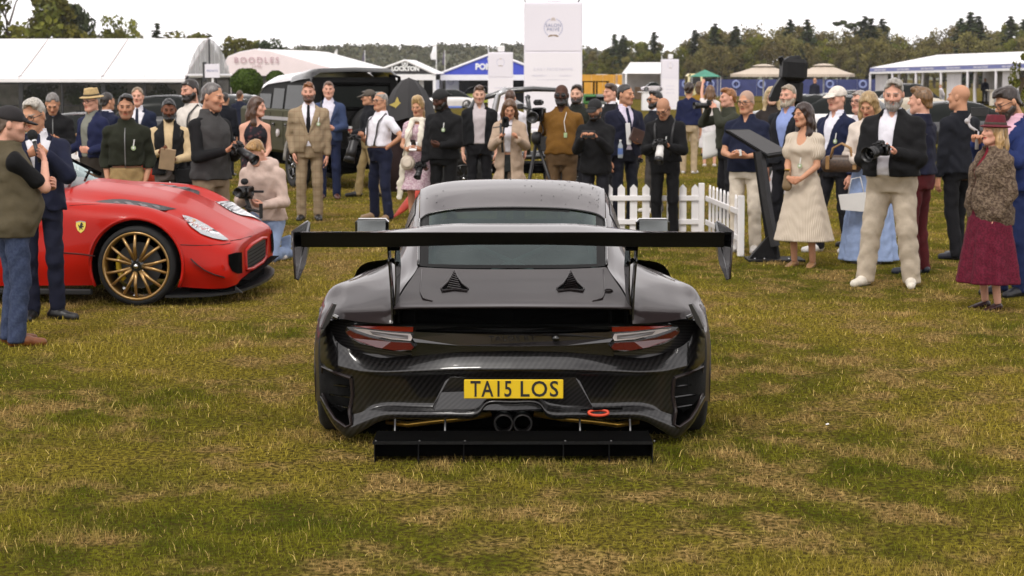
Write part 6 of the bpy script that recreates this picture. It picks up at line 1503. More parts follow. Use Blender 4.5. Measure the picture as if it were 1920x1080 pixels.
WX=lambda x:float(np.interp(x,[.62,.8,.93,1.0,1.035,1.045],[1,1.04,1.11,1.15,1.21,1.24]))
SEC=[(NX(x),[(y*WX(x),z)for y,z in ps])for x,ps in SEC]
ctrl=np.array([[(x,y,z)for y,z in ps]for x,ps in SEC]);FD=spline_up(ctrl,18,12)
def roll(G3):G3=G3 .copy();G3[...,2]=G3[...,2]+ROLL*(G3[...,1]+.9);return G3
def side(s):return roll(FD*np.array((1,s,1)))
for s in(-1,1):
 gg=side(s);nA,mA=gg.shape[:2];V=gg.reshape(-1,3).copy();Fq=[];wc=np.array((0,WR+(0 if s<0 else ROLL*1.8)))
 for k in range(len(V)):
  if abs(V[k,1])>.78:
   d=V[k,[0,2]]-wc;rr=np.linalg.norm(d)
   if.36<rr<.415 and d[1]>-.3:V[k,[0,2]]=wc+d/rr*.415
 for i in range(nA-1):
  for j in range(mA-1):
   q=(i*mA+j,i*mA+j+1,(i+1)*mA+j+1,(i+1)*mA+j);c=V[list(q)].mean(0)
   if abs(c[1])>.78 and np.linalg.norm(c[[0,2]]-wc)<.405:continue
   Fq.append(q if s<0 else q[::-1])
 MB().add(V,Fq).build('body',RED,fc,True)
 arc=[np.array((wc[0]+.41*math.cos(a),s*.945,wc[1]+.41*math.sin(a)))for a in np.linspace(-.45,PI+.45,24)]
 b=MB();A_=[[p,p*np.array((1,.78/.945,1))]for p in arc];b.grid(A_);b.build('wheel_arch',MATB,fc,True)
 MB().tube([p*np.array((1,1.02,1))for p in arc],.014,6).build('arch_lip',RED,fc,True)
 wheel(fc,(0,s*.86,WR+(0 if s<0 else.09)),WR,.26,(0,1,0),'#a07c44',7,s,'#c9a81e',rimr=.86)
MB().grid([[(-2.0,-.7,.2),(-2.0,.7,.3)],[(.9,-.6,.2),(.9,.6,.3)]]).build('underbody',MATB,fc)
MB().rbox((-.25,0,.48),(.5,.55,.18),.05).build('engine',MATB,fc)
nose=side(1)[-1];MB().add(np.concatenate([side(-1)[-1],nose[::-1]]),[tuple(range(2*len(nose)))]).build('nose',RED,fc)
near=side(-1);far=side(1)
Wn=toW(near).reshape(-1,3);pn=proj(Wn);nrm_=np.zeros_like(near);du_=np.gradient(near,axis=0);dv_=np.gradient(near,axis=1);nrm_=np.cross(du_,dv_);nrm_/=np.linalg.norm(nrm_,axis=-1)[...,None]+1e-9
if nrm_[40,40,2]<0:nrm_=-nrm_
nf=nrm_.reshape(-1,3);Lf=near.reshape(-1,3);vc_=np.array((0,0,CAMH))-Wn;vis=((nf[:,0:1]*hx_+nf[:,1:2]*lf_+nf[:,2:3]*np.array((0,0,1)))*vc_).sum(1)<0
def snap(u,v,lift=.005,xmin=-9):
 d=np.hypot(pn[:,0]-u,pn[:,1]-v)+vis*60;k=np.argpartition(d,14)[:14];w=np.exp(-(d[k]/5.0)**2)+1e-3
 M=np.stack([np.ones(14),pn[k,0]-u,pn[k,1]-v],1)*w[:,None];c=np.linalg.lstsq(M.T@M+np.eye(3)*1e-6,M.T@(Lf[k]*w[:,None]),rcond=None)[0]
 return c[0]+unit((nf[k]*w[:,None]).sum(0))*lift
from mathutils.geometry import delaunay_2d_cdt
def dec(name,pts,m,par,lift=.005,th_=.004,mirror=False,sub=4):
 rel=[]
 for a,b_ in zip(pts,pts[1:]+pts[:1]):rel+=[tuple(np.array(a,float)+(np.array(b_)-np.array(a))*k/sub)for k in range(sub)]
 us,vs_=[p[0]for p in pts],[p[1]for p in pts];st_=max(2.5,(max(us)-min(us))/22)
 ins=[(u,v)for u in np.arange(min(us),max(us),st_)for v in np.arange(min(vs_),max(vs_),st_)if inside((u,v),rel)and min(math.hypot(u-p[0],v-p[1])for p in rel)>st_*.45]
 n=len(rel);vv,_,ff,*_r=delaunay_2d_cdt([Vector(p)for p in rel+ins],[(k,(k+1)%n)for k in range(n)],[],0,1e-4)
 ff=[f for f in ff if inside((sum(vv[i][0]for i in f)/3,sum(vv[i][1]for i in f)/3),rel)]
 q=[snap(p[0],p[1],lift)for p in vv];o=MB().add(q,[f[::-1]for f in ff]).build(name,m,par,False)
 if mirror:MB().add([(p[0],-p[1],p[2]+ROLL*2*-p[1])for p in q],ff).build(name,m,par,False)
 return o
LAMP=[(341,405),(352,407),(368,413),(390,425),(410,438),(428,451),(418,452),(398,448),(376,440),(358,427),(346,415)]
hl=dec('headlight',LAMP,paint('headlamp_shell',(.33,.34,.36),.1,.3),fc,.012,.01,True)
for u_,v_,r_,m_,n_ in((362,414,.030,paint('amber_reflector',(.45,.26,.12),.2),'lamp_reflector'),(378,424,.036,CHR,'projector'),(397,437,.042,paint('bulb_white',(.75,.76,.8),.1),'lamp_bulb')):MB().ball(snap(u_,v_,.012-r_*.5),(r_,r_,r_*.7),12,8).build(n_,m_,hl,True)
VENT=[(178,378),(210,374),(232,374),(268,379),(300,385),(331,392),(310,395),(285,393),(255,387),(230,384),(200,381)]
vo=dec('bonnet_vent',VENT,mat('vent_black',(.02,.02,.022),.5),fc,.004,.006,True)
for k in range(4):dec('vent_slat',[(205+26*k,376+3.2*k),(218+26*k,377+3.2*k),(226+26*k,383+3*k),(214+26*k,382+3*k)],mat('vent_slat_grey',(.07,.07,.075),.35),vo,.009,.003,True)
def line(name,pts,m,r=.004,lift=.002):
 q=[snap(*p,lift)for p in pts];return MB().tube(q,r,5).build(name,m,fc,True)
SEAM=mat('panel_gap',(.06,.004,.003),.6)
line('panel_line',[(338,459),(365,460),(395,460),(418,459),(432,456)],SEAM);line('panel_line',[(432,452),(450,449),(470,443),(485,436),(492,428)],SEAM)
line('panel_line',[(118,474),(150,476),(178,480)],SEAM,.007);line('panel_line',[(130,386),(160,384),(190,384)],SEAM,.003)
SH=[(143,416),(152,414),(161,416),(161,424),(158,432),(152,437),(146,432),(143,424)]
sh_=dec('shield_badge',SH,paint('badge_yellow',(.72,.55,.02),.3),fc,.006,.004)
HOR=[(149,432),(150,428),(148,425),(147,421),(149,422),(150,424),(151,421),(152,418),(154,417),(155,419),(157,421),(156,422),(154,422),(156,424),(158,423),(157,426),(154,426),(155,429),(157,431),(154,430),(152,427),(151,430)]
dec('horse_mark',HOR,mat('badge_ink',(.01,.01,.01),.4),sh_,.009,.002,sub=1)
dec('badge_top',[(143,416),(152,414),(161,416),(161,417.5),(152,415.6),(143,417.5)],mat('badge_stripe',(.3,.3,.3),.4),sh_,.009,.002,sub=1)
cn=[snap(360,486),snap(372,497),snap(386,507),snap(404,515),snap(422,520)];A_=[[p,p+np.array((.0,-.045,.012))]for p in cn]
o=MB().grid(A_).build('canard',mat('satin_carbon',(.015,.015,.016),.4),fc,True);md=o.modifiers.new('thickness','SOLIDIFY');md.thickness=.008
GRM=mat('grille_mesh',(.012,.012,.012),.6,nscale=120,namt=.9)
def front(name,poly,m,x,par=fc,th_=.03):
 """panel on the nose given as (y, z, x offset)"""
 return MB().sheet([(NX(x-.035*(abs(y)/.6)**3+dx_),y,z+ROLL*(y+.9))for y,z,dx_ in poly],(-th_,0,0)).build(name,m,par)
gs=[(-.40,.24,0),(-.41,.41,0),(-.2,.435,0),(.2,.435,0),(.41,.41,0),(.40,.24,0),(.2,.215,0),(-.2,.215,0)]
gr=front('grille',gs,GRM,1.055)
fr_=[(NX(1.058-.035*(abs(y)/.6)**3),y,z+ROLL*(y+.9))for y,z,_ in gs];MB().tube(fr_+fr_[:1],.018,6,False).build('grille_surround',RED,fc,True)
for k in range(5):z=.25+.032*k;MB().tube([(NX(1.062-.035*(abs(y)/.6)**3),y,z+ROLL*(y+.9))for y in np.linspace(-.33,.33,7)],.003,4).build('grille_bar',MATB,gr)
dec('side_intake',[(427,478),(440,474),(452,473),(453,512),(444,513),(434,508),(428,496)],MATB,fc,.008,.003,True)
FS=mat('satin_carbon',(.015,.015,.016),.4)
sp=[(.32,.98),(.55,.96),(.80,.90),(.98,.76),(1.10,.55),(1.17,.28),(1.19,0)];sp=[(NX(x),y)for x,y in sp];up_=[(x,-y,.10+ROLL*(-y+.9))for x,y in sp]+[(x,y,.10+ROLL*(y+.9))for x,y in sp[-2::-1]]
MB().sheet(up_,(0,0,-.02)).build('front_splitter',FS,fc)
lo2=[(NX(x),-y*.96,.155+ROLL*(-y+.9))for x,y in[(.55,.86),(.75,.82),(.90,.70),(1.0,.5),(1.06,.25),(1.07,0)]];lo2+=[(p[0],-p[1],p[2]+ROLL*-2*p[1])for p in lo2[-2::-1]]
MB().sheet(lo2,(0,0,-.05)).build('splitter_root',MATB,fc)
MB().sheet([(.80,-.72,.10),(.87,-.74,.10),(.80,-.72,.15)],(.01,0,0)).build('splitter_fin',FS,fc)
MB().rbox((-1.35,-.955,.115),(.95,.03,.025),.01).build('side_skirt',FS,fc)
MB().lathe([(.0,.004),(.02,.004),(.022,0)],12,R=rotm('X',PI/2),o=snap(417,501,0)).build('parking_sensor',RED,fc)
cw=[(-.80,-.62),(-.72,-.3),(-.70,0),(-.72,.3),(-.80,.62)];A_=[[(x,y,.965+ROLL*(y+.9))for x,y in cw],[(x-.42,y*.93,1.17+ROLL*(y+.9))for x,y in cw],[(x-.85,y*.84,1.32+ROLL*(y+.9))for x,y in cw]]
MB().grid(spline_up(A_,4,4)).build('windscreen',window_glass('pale_glass',(.45,.47,.47)),fc,True)
A_=[[(x-.85,y*.84,1.322+ROLL*(y+.9))for x,y in cw],[(-2.2,y*.84,1.335+ROLL*(y+.9))for _,y in cw],[(-2.9,y*.8,1.25+ROLL*(y+.9))for _,y in cw]]
MB().grid(spline_up(A_,4,4)).build('roof',RED,fc,True)
for s in(-1,1):
 R_=lambda x,y,z:(x,s*y,z+ROLL*(s*y+.9))
 MB().tube([R_(-.80,.63,.965),R_(-1.22,.585,1.17),R_(-1.65,.53,1.315)],.02,6).build('windscreen_pillar',MATB,fc,True)
 MB().sheet([R_(-.92,.70,.94),R_(-1.66,.545,1.30),R_(-2.7,.52,1.28),R_(-2.85,.72,.97)],(0,-s*.01,0)).build('side_window',GLOSSB,fc)
 MB().rbox(R_(-1.45,1.02,.98),(.09,.09,.06),.03).build('door_mirror',RED,fc,True)
for y in(-.35,.1):MB().tube([(-.74,y-.1,1.0+ROLL*(y+.9)),(-.85,y+.35,1.03+ROLL*(y+1.2))],.012,5).build('wiper',MATB,fc)
MB().rbox((-1.5,0,.95),(.25,.6,.06),.03).build('dashboard',MATB,fc);MB().rbox((-2.0,0,.7),(.9,.8,.2),.05).build('cabin_floor',MATB,fc)
# ================================================================== four-wheel-drive estate
dh=math.radians(66);hv=np.array((-math.cos(dh),math.sin(dh),0));rw=G(560,352)
OL=mat('olive_paint',(.040,.038,.010),.5,spec=.2,nscale=2);SIL=paint('silver_roof',(.52,.50,.52),.35,.3)
dl=thing('off_road_car','black and olive four-wheel drive with silver roof parked behind the crowd','car',(rw[0],rw[1],0),math.atan2(hv[1],hv[0]))
cy=-.80;HW=.86
MB().rbox((1.3,cy,.98),(2.05,HW,.40),.05).build('body',OL,dl);MB().rbox((-.78,cy,.98),(.02,HW*.99,.38),.005).build('tailgate_panel',GLOSSB,dl)
MB().rbox((2.95,cy,1.02),(.55,HW*.9,.34),.06).build('bonnet',OL,dl)
cab=[(2.5,1.30),(2.28,1.60),(1.95,1.77),(1.2,1.83),(-.2,1.90),(-.70,1.92),(-.76,1.33)]
b=MB();n=len(cab)
V=[(x,cy+s*(HW-.02-(z-1.3)*.14),z)for s in(1,-1)for x,z in cab];b.add(V,[tuple(range(n)),tuple(range(n,2*n))[::-1]]+[(k,k+n,(k+1)%n+n,(k+1)%n)for k in range(n)]);b.build('cabin',mat('satin_black',(.006,.006,.006),.6,spec=.12),dl)
rf=[(2.36,1.58),(2.12,1.73),(1.75,1.81),(1.2,1.84),(.35,1.88)]
V=[];
for x,z in rf:V.append([(x,cy+HW-.06,z-.02),(x,cy+HW-.10,z+.05),(x,cy+HW-.26,z+.13),(x,cy,z+.15),(x,cy-HW+.26,z+.13),(x,cy-HW+.06,z)])
MB().grid(V).build('roof',SIL,dl,True)
V=[]
for x,z in((.36,1.86),(-.2,1.91),(-.72,1.93),(-.78,1.86)):V.append([(x,cy+HW-.05,z-.03),(x,cy+HW-.08,z+.06),(x,cy+HW-.22,z+.14),(x,cy,z+.16),(x,cy-HW+.22,z+.14),(x,cy-HW+.05,z)])
MB().grid(V).build('rear_roof',GLOSSB,dl,True)
MB().sheet([(1.70,cy+HW-.17,1.90),(.95,cy+HW-.17,1.95),(.95,cy+HW-.075,1.85),(1.65,cy+HW-.075,1.80)],(0,.004,.01)).build('alpine_window',paint('alpine_pane',(.6,.6,.62),.1),dl)
GLZ=glass_mat('car_glass',(.03,.035,.03),.8,.04)
for x0,x1,z1 in((2.2,1.5,1.62),(1.38,.75,1.72),(.62,-.6,1.78)):
 q=lambda x,z:(x,cy+HW-.015-(z-1.3)*.14,z)
 MB().sheet([q(x0+(.1 if x0==2.0 else 0),1.36),q(x1,1.36),q(x1,z1),q(x0,z1)],(0,.006,0)).build('side_window',DPANE,dl)
MB().box((-.6,cy+HW+.001,1.16),(2.3,cy+HW+.012,1.22)).build('side_trim',SIL,dl)
for x in(1.40,.66):MB().box((x,cy+HW+.001,.72),(x+.012,cy+HW+.004,1.3)).build('door_gap',MATB,dl);
for x in(1.30,.56):MB().rbox((x-.1,cy+HW+.02,1.08),(.06,.012,.02),.006).build('door_handle',GLOSSB,dl)
fr2=[(y,z)for y,z in((-.6,1.38),(-.6,1.80),(.5,1.80),(.6,1.7),(.6,1.38))]
MB().sheet([(-.785,cy+y,z)for y,z in fr2],(-.006,0,0)).build('rear_window',DPANE,dl);MB().tube([(-.80,cy+y,z)for y,z in fr2+fr2[:1]],.035,6,False).build('window_frame',MATB,dl)
MB().rbox((-.83,cy-.35,1.62),(.02,.11,.05),.005).build('window_sticker',mat('sticker',(.3,.32,.3),.5),dl)
MB().rbox((-.86,cy,.62),(.09,HW,.09),.03).build('rear_bumper',MATB,dl)
for s in(1,-1):
 for z in(1.2,1.05):MB().lathe([(.045,0),(.045,.02),(0,.025)],12,R=rotm('Y',-PI/2),o=(-.80,cy+s*.74,z)).build('tail_lamp',paint('red_lens',(.30,.008,.006),.12),dl)
MB().lathe([(.0,0),(.36,0),(.38,.05),(.38,.2),(.34,.24),(0,.24)],28,R=rotm('Y',-PI/2),o=(-.82,cy-.25,1.05)).build('spare_wheel',RUB,dl,True)
MB().tube([(-.8,cy-.6,1.95),(-.8,cy-.78,1.92),(-.8,cy-.82,1.5)],.03,6).build('grab_rail',MATB,dl,True)
MB().rbox((1.3,cy,.45),(1.9,.5,.12),.03).build('chassis',MATB,dl);MB().ball((-.05,cy,.38),(.16,.5,.16),12,8).build('rear_axle',MATB,dl,True)
for x in(0,2.79):
 arch=[np.array((x+.48*math.cos(a),cy+HW+.015,.42+.48*math.sin(a)))for a in np.linspace(.1,PI-.1,14)]
 MB().tube(arch,.055,6).build('wheel_arch',SIL if x==0 else SIL,dl,True);MB().sheet(arch,(0,-.3,0)).build('arch_well',MATB,dl)
 for s in(1,-1):wheel(dl,(x,cy+s*(HW-.06),.40),.40,.25,(0,1,0),'#141414',5,s,rimr=.62)
MB().lathe([(.0,0),(.07,.0),(.07,.03),(0,.05)],14,R=rotm('X',-PI/2),o=(.93,cy+HW+.005,.93)).build('round_badge',paint('badge_pale',(.5,.45,.45),.3),dl)
# ================================================================== open buggy with roll cage
bg_=G(955,372);bu=thing('buggy','black tube-framed open buggy parked behind the woman in the trench coat','buggy',(bg_[0],bg_[1],0),0);BT=paint('frame_black',(.012,.012,.013),.35);BS=paint('frame_silver',(.42,.42,.43),.3,.6)
sB=FPX/bg_[1];bx=lambda u:(u-955)/sB;bz_=lambda v:CAMH-(v-VH)/sB
for y in(-.55,.55):
 dx=.12 if y>0 else 0
 MB().tube([(bx(868),y,bz_(280)),(bx(872),y,bz_(225)),(bx(893),y,bz_(186)),(bx(925),y,bz_(178)),(bx(945),y,bz_(170)),(bx(1000),y,bz_(166)),(bx(1050),y,bz_(168)),(bx(1075),y,bz_(230))],.04,8).build('cage_rail',BT if y>0 else BT,bu,True)
 MB().tube([(bx(930),y,bz_(290)),(bx(926),y,bz_(215)),(bx(934),y,bz_(176)),(bx(950),y,bz_(167))],.05,8).build('cage_hoop',BS,bu,True)
 MB().tube([(bx(990),y,bz_(290)),(bx(992),y,bz_(200)),(bx(988),y,bz_(180))],.035,8).build('cage_post',BT,bu,True)
 MB().tube([(bx(868),y,bz_(282)),(bx(930),y,bz_(292)),(bx(1000),y,bz_(290)),(bx(1060),y,bz_(285))],.045,8).build('sill_rail',BT,bu,True)
 MB().tube([(bx(966),y,bz_(190)),(bx(1010),y,bz_(215)),(bx(1060),y,bz_(240))],.03,8).build('damper_rod',BS,bu,True)
for u_,v_ in((990,181),(945,170),(1050,168),(893,186)):MB().tube([(bx(u_),-.55,bz_(v_)),(bx(u_),.55,bz_(v_))],.035,8).build('cross_tube',BT,bu,True)
for y in(-.3,.3):MB().rbox((bx(905),y,bz_(255)),(.12,.22,.38),.08,R=rotm('Y',-.2)).build('seat',mat('seat_vinyl',(.016,.016,.016),.55),bu,True)
MB().rbox((bx(960),0,bz_(312)),(.75,.5,.08),.03).build('floor_tray',MATB,bu);MB().rbox((bx(898),-.62,bz_(315)),(.22,.03,.025),.01).build('tread_plate',BS,bu)
for u_ in(872,1062):
 for s in(-1,1):wheel(bu,(bx(u_),s*.72,.36),.36,.24,(0,1,0),'#2a2a2a',6,s,rimr=.6)
# ================================================================== simple far cars
def far_car(name,label,u,vb,Ylen,L_,H,W_,m,yaw,glass=True,Y=None):
 g=P(u,vb,Y);g[2]=float(tz(g[0],Y));t=thing(name,label,'car',g,yaw)
 wk=min(1,H/1.2);prof=[(-.5,.28,.5),(-.47,.46,.7),(-.30,.55,.85),(-.12,.60,.97),(.12,.62,1.0),(.3,.60,.97),(.45,.52,.8),(.5,.3,.55)]
 A=[]
 for x,zb,w in prof:A.append([(x*L_,s_*W_/2*w*k,z)for s_,k,z in((-1,.96,.18*wk),(-1,1,zb*H*.6),(-1,.93,zb*H*.98),(0,0,zb*H*1.02),(1,.93,zb*H*.98),(1,1,zb*H*.6),(1,.96,.18*wk))])
 MB().grid(spline_up(A,3,2)).build('body',m,t,True)
 cab_=[(-.26,.56,.8),(-.12,.92,.66),(.05,1.0,.64),(.2,.95,.64),(.4,.58,.76)];A=[]
 for x,z,w in cab_:A.append([(x*L_,-W_/2*.84,.54*H),(x*L_,-W_/2*w,z*H*.97),(x*L_,0,z*H),(x*L_,W_/2*w,z*H*.97),(x*L_,W_/2*.84,.54*H)])
 MB().grid(spline_up(A,3,2)).build('glasshouse',DPANE,t,True)
 A=[[(x*L_,-W_/2*w*.93,z*H*.985+.012),(x*L_,0,z*H+.014),(x*L_,W_/2*w*.93,z*H*.985+.012)]for x,z,w in cab_[1:4]];MB().grid(spline_up(A,3,2)).build('roof',m,t,True)
 for x in(-.31,.31):
  for s in(-1,1):wheel(t,(x*L_,s*(W_/2-.1*wk),.31*wk),.31*wk,.2*wk,(0,1,0),'#8a8a8a',5,s,simple=True)
 return t
WHP=paint('white_car_paint',(.72,.70,.70),.3);SVP=paint('silver_car_paint',(.42,.44,.47),.3,.5);RDP=paint('bright_red_paint',(.45,.03,.02),.3);BKP=paint('black_car_paint',(.012,.012,.014),.3);CRP=paint('cream_car_paint',(.55,.48,.38),.35)
far_car('coupe','white coupé with dark windows parked behind the man in the white cap',1604,240,0,4.3,1.35,1.8,WHP,2.6,Y=58)
far_car('coupe','silver car parked among the far row behind the white cap',1560,205,0,4.4,1.3,1.8,SVP,.3,Y=80)
far_car('coupe','red car half hidden in the far parked row left of the cream car',1594,188,0,4.2,1.3,1.8,RDP,.4,Y=108)
far_car('coupe','red car at the far hoarding beside the cream vintage car',1652,188,0,4.2,1.3,1.8,RDP,-.5,Y=104)
far_car('vintage_car','cream vintage car parked before the right marquee',1694,192,0,4.2,1.65,1.7,CRP,.2,Y=98)
far_car('coupe','dark coupé between the camera-carrying man and the bald man on the right',1765,245,0,4.6,1.25,1.9,BKP,.12,Y=52)
far_car('coupe','dark car behind the shrouded camera on the right',1500,215,0,4.4,1.25,1.8,BKP,.5,Y=75)
far_car('coupe','white small car behind the long-haired woman in the floral dress',446,250,0,3.9,1.45,1.7,WHP,1.9,Y=50)
far_car('coupe','red car roof glimpsed between the straw hat man and the black jacket man',138,275,0,4.2,1.15,1.8,paint('red_car_paint',(.35,.05,.05),.3),.2,Y=42)
far_car('coupe','dark saloon seen over the shoulder of the navy suit man on the left',292,245,0,4.5,1.4,1.8,BKP,.1,Y=55)
far_car('coupe','white car under the black gable tent behind the backward cap',838,196,0,4.2,1.3,1.8,WHP,0.1,Y=138)
far_car('coupe','bright yellow-green car under the blue tent',893,183,0,4.2,1.4,1.8,paint('lime_paint',(.55,.6,.08),.3),.1,Y=152)
q=P(1222,207,124);t=thing('plinth','white display plinth under the silver model car on the far lawn','plinth',(q[0],124,tz(q[0],124)))
pz=P(1222,173,124)[2]-float(tz(q[0],124));MB().rbox((0,0,pz/2),(.62,.5,pz/2),.02).build('body',PVC,t);MB().rbox((-.1,0,pz+.02),(.75,.55,.02),.005).build('top',PVC,t)
sc=far_car('model_car','silver show car model on the white plinth',1222,173,0,1.35,.58,.62,paint('pink_silver',(.5,.46,.48),.3),.15,Y=124);sc.location=(q[0],124,float(tz(q[0],124))+pz+.04)
for u_,v_,lb,m in((1106,190,'green utility buggy with a canopy before the yellow hoarding',paint('green_paint',(.03,.16,.03),.4)),(1126,190,'grey utility buggy with an open bed next to the green one',paint('grey_paint',(.18,.2,.2),.4))):
 Y=118;q=P(u_,v_,Y);t=thing('utility_vehicle',lb,'utility vehicle',(q[0],Y,tz(q[0],Y)));MB().rbox((0,0,.75),(.42,.9,.3),.08).build('body',m,t);MB().rbox((0,-.92,.78),(.3,.02,.12),.02).build('grille',MATB,t)
 for x in(-.4,.4):
  for y in(-.7,.7):MB().tube([(x,y,1.0),(x,y,1.75)],.03,6).build('canopy_post',MATB,t);wheel(t,(x*1.05,y,.28),.28,.2,(1,0,0),'#b0901c' if 'green' in lb else '#333333',5,1 if x>0 else-1,simple=True)
 MB().rbox((0,0,1.78),(.48,.85,.03),.02).build('canopy',MATB,t)
r=np.random.RandomState(3);q=P(1156,176,140);t=thing('tarp_pile','white tarpaulin heap before the yellow hoarding','tarpaulin',(q[0],140,-.4));b=MB()
A_=[[(math.cos(a)*rr_*1.0*(1+.15*math.sin(3*a+rr_*5)),math.sin(a)*rr_,1.35*(1-rr_**2)*(1+.2*math.sin(5*a)))for a in np.linspace(0,2*PI,25)]for rr_ in np.linspace(0.02,1,8)];b.grid(A_);b.build('sheet',PVC,t,True)
g=G(768,372);ub=thing('umbrella','large open black umbrella with gold star resting beside the four-wheel drive','umbrella',(g[0],g[1],0),0);sU=FPX/g[1];top=CAMH-(146-VH)/sU;hw=52/sU
BLKC=mat('umbrella_black',(.014,.013,.014),.7,nscale=3)
for k in range(8):
 a0,a1=2*PI*k/8,2*PI*(k+1)/8
 A_=[[(hw*s_*math.cos(a),hw*s_*math.sin(a),top-.62*s_**2.2-(.05*math.sin(PI*tt)*s_))for tt,a in((0,a0),(.5,(a0+a1)/2),(1,a1))]for s_ in(.02,.3,.6,.85,1)]
 MB().grid(A_).build('canopy_panel',BLKC,ub,True);MB().tube([(0,0,top-.05),(hw*.97*math.cos(a0),hw*.97*math.sin(a0),top-.66)],.006,4).build('rib',GLOSSB,ub)
MB().tube([(0,0,0),(0,0,top+.005)],.015,6).build('shaft',GLOSSB,ub)
st_=[(.13*(1 if k%2==0 else.42)*math.cos(PI/2+k*PI/4),.13*(1 if k%2==0 else.42)*math.sin(PI/2+k*PI/4))for k in range(8)]
MB().prism(st_,.006,o=(-.17,-hw*.72,top-.42)).build('gold_star',mat('gold_print',(.45,.35,.08),.5),ub)
tl=thing('cloth_screen','dark maroon cloth hanging under the black umbrella','cloth',(g[0]-.05,g[1]+.1,0));S_=[[(x,.05*math.sin(x*14),z)for x in np.linspace(-.38,.32,14)]for z in(.1,.9,top-.5)];o=MB().grid(S_).build('cloth',mat('maroon_cloth',(.022,.008,.009),.8),tl,True);md=o.modifiers.new('thickness','SOLIDIFY');md.thickness=.01
a,b_=G(735,412),None;t=thing('folded_umbrella','closed red umbrella lying on the grass beside the black car roof','umbrella',a);e_=P(800,345,a[1]+.9)-a
MB().tube([(0,0,.012),e_*.05+(0,0,.012),e_*.3,e_*.6,e_*.95,e_*1.0],[.008,.012,.05,.075,.085,.02],10).build('canopy',mat('red_nylon',(.50,.045,.02),.6,bscale=20),t,True);MB().tube([e_,e_*1.18],.01,6).build('handle',GLOSSB,t)
g=G(296,452);t=thing('windbreak','red fabric banner on a stand between the green jacket man and the vest man','banner',g);sU=FPX/g[1];S_=[[(x,.04*math.sin(x*22+z*3),z)for x in np.linspace(-.14-(.03 if z>.5 else-.06),.14+(0.05 if z<.6 else 0),12)]for z in(CAMH-(352-VH)/sU,CAMH-(310-VH)/sU,CAMH-(262-VH)/sU)]
o=MB().grid(S_).build('fabric',mat('red_nylon',(.50,.045,.02),.6,bscale=20),t,True);md=o.modifiers.new('thickness','SOLIDIFY');md.thickness=.01;MB().tube([(0,.06,0),(0,.06,S_[2][0][2])],.015,6).build('stand',GLOSSB,t)
g=P(152,290,32.5);t=thing('planter','tall tapering wooden planter behind the white picket fence on the left','planter',(g[0],32.5,0));sU=FPX/32.5;zt=CAMH-(252-VH)/sU;V=[(-.09,-.09,0),(.09,-.09,0),(.09,.09,0),(-.09,.09,0),(-.15,-.15,zt),(.15,-.15,zt),(.15,.15,zt),(-.15,.15,zt)]
MB().add(V,[(0,1,5,4),(1,2,6,5),(2,3,7,6),(3,0,4,7),(4,5,6,7)]).build('body',mat('oak_wood',(.28,.14,.04),.6,nscale=5,namt=.3),t);MB().rbox((0,0,zt),(.17,.17,.02),.005).build('rim',mat('oak_wood',(.28,.14,.04),.6,nscale=5,namt=.3),t)
# ================================================================== the crowd
ST=lambda base,dark,k,ax='X':None
def pattern_cloth(name,fn):
 m=bpy.data.materials.new(name);m.use_nodes=True;N,L,b=nodes(m);b.inputs['Roughness'].default_value=0.85;b.inputs['Specular IOR Level'].default_value=.2
 co=N.new('ShaderNodeTexCoord');L.new(fn(N,L,co.outputs['Object']),b.inputs['Base Color']);return m
def _mix(N,L,f,a,b_):
 x=N.new('ShaderNodeMix');x.data_type='RGBA';L.new(f,x.inputs['Factor'])
 for k,v in(('A',a),('B',b_)):
  if isinstance(v,tuple):x.inputs[k].default_value=(*v,1)
  else:L.new(v,x.inputs[k])
 return x.outputs['Result']
def stripes(a,b_,n):
 def fn(N,L,c):
  s=N.new('ShaderNodeSeparateXYZ');L.new(c,s.inputs[0]);t=N.new('ShaderNodeMath');t.operation='ARCTAN2';L.new(s.outputs[0],t.inputs[0]);L.new(s.outputs[1],t.inputs[1])
  m1=N.new('ShaderNodeMath');m1 .operation='MULTIPLY';m1 .inputs[1].default_value=n;L.new(t.outputs[0],m1 .inputs[0]);sn=N.new('ShaderNodeMath');sn.operation='SINE';L.new(m1 .outputs[0],sn.inputs[0])
  r=N.new('ShaderNodeMapRange');r.inputs[1].default_value=.2;r.inputs[2].default_value=.7;L.new(sn.outputs[0],r.inputs[0]);return _mix(N,L,r.outputs[0],a,b_)
 return fn
def floral(N,L,c):
 v=N.new('ShaderNodeTexVoronoi');v.inputs['Scale'].default_value=16;L.new(c,v.inputs['Vector']);n=N.new('ShaderNodeTexNoise');n.inputs['Scale'].default_value=11;n.inputs['Detail'].default_value=5;L.new(c,n.inputs['Vector'])
 r=N.new('ShaderNodeValToRGB');e=r.color_ramp.elements;e[0].position=.38;e[0].color=(.012,.011,.016,1);e[1].position=.72;e[1].color=(.28,.16,.13,1);k=e.new(.55);k.color=(.10,.035,.04,1);L.new(n.outputs['Fac'],r.inputs[0])
 q=N.new('ShaderNodeMapRange');q.inputs[1].default_value=.15;q.inputs[2].default_value=.45;L.new(v.outputs['Distance'],q.inputs[0]);return _mix(N,L,q.outputs[0],r.outputs[0],(.014,.013,.018))
def tweed(a,b_,sc=60):
 def fn(N,L,c):
  n=N.new('ShaderNodeTexNoise');n.inputs['Scale'].default_value=sc;n.inputs['Detail'].default_value=3;L.new(c,n.inputs['Vector']);r=N.new('ShaderNodeMapRange');r.inputs[1].default_value=.4;r.inputs[2].default_value=.6;L.new(n.outputs['Fac'],r.inputs[0]);return _mix(N,L,r.outputs[0],a,b_)
 return fn
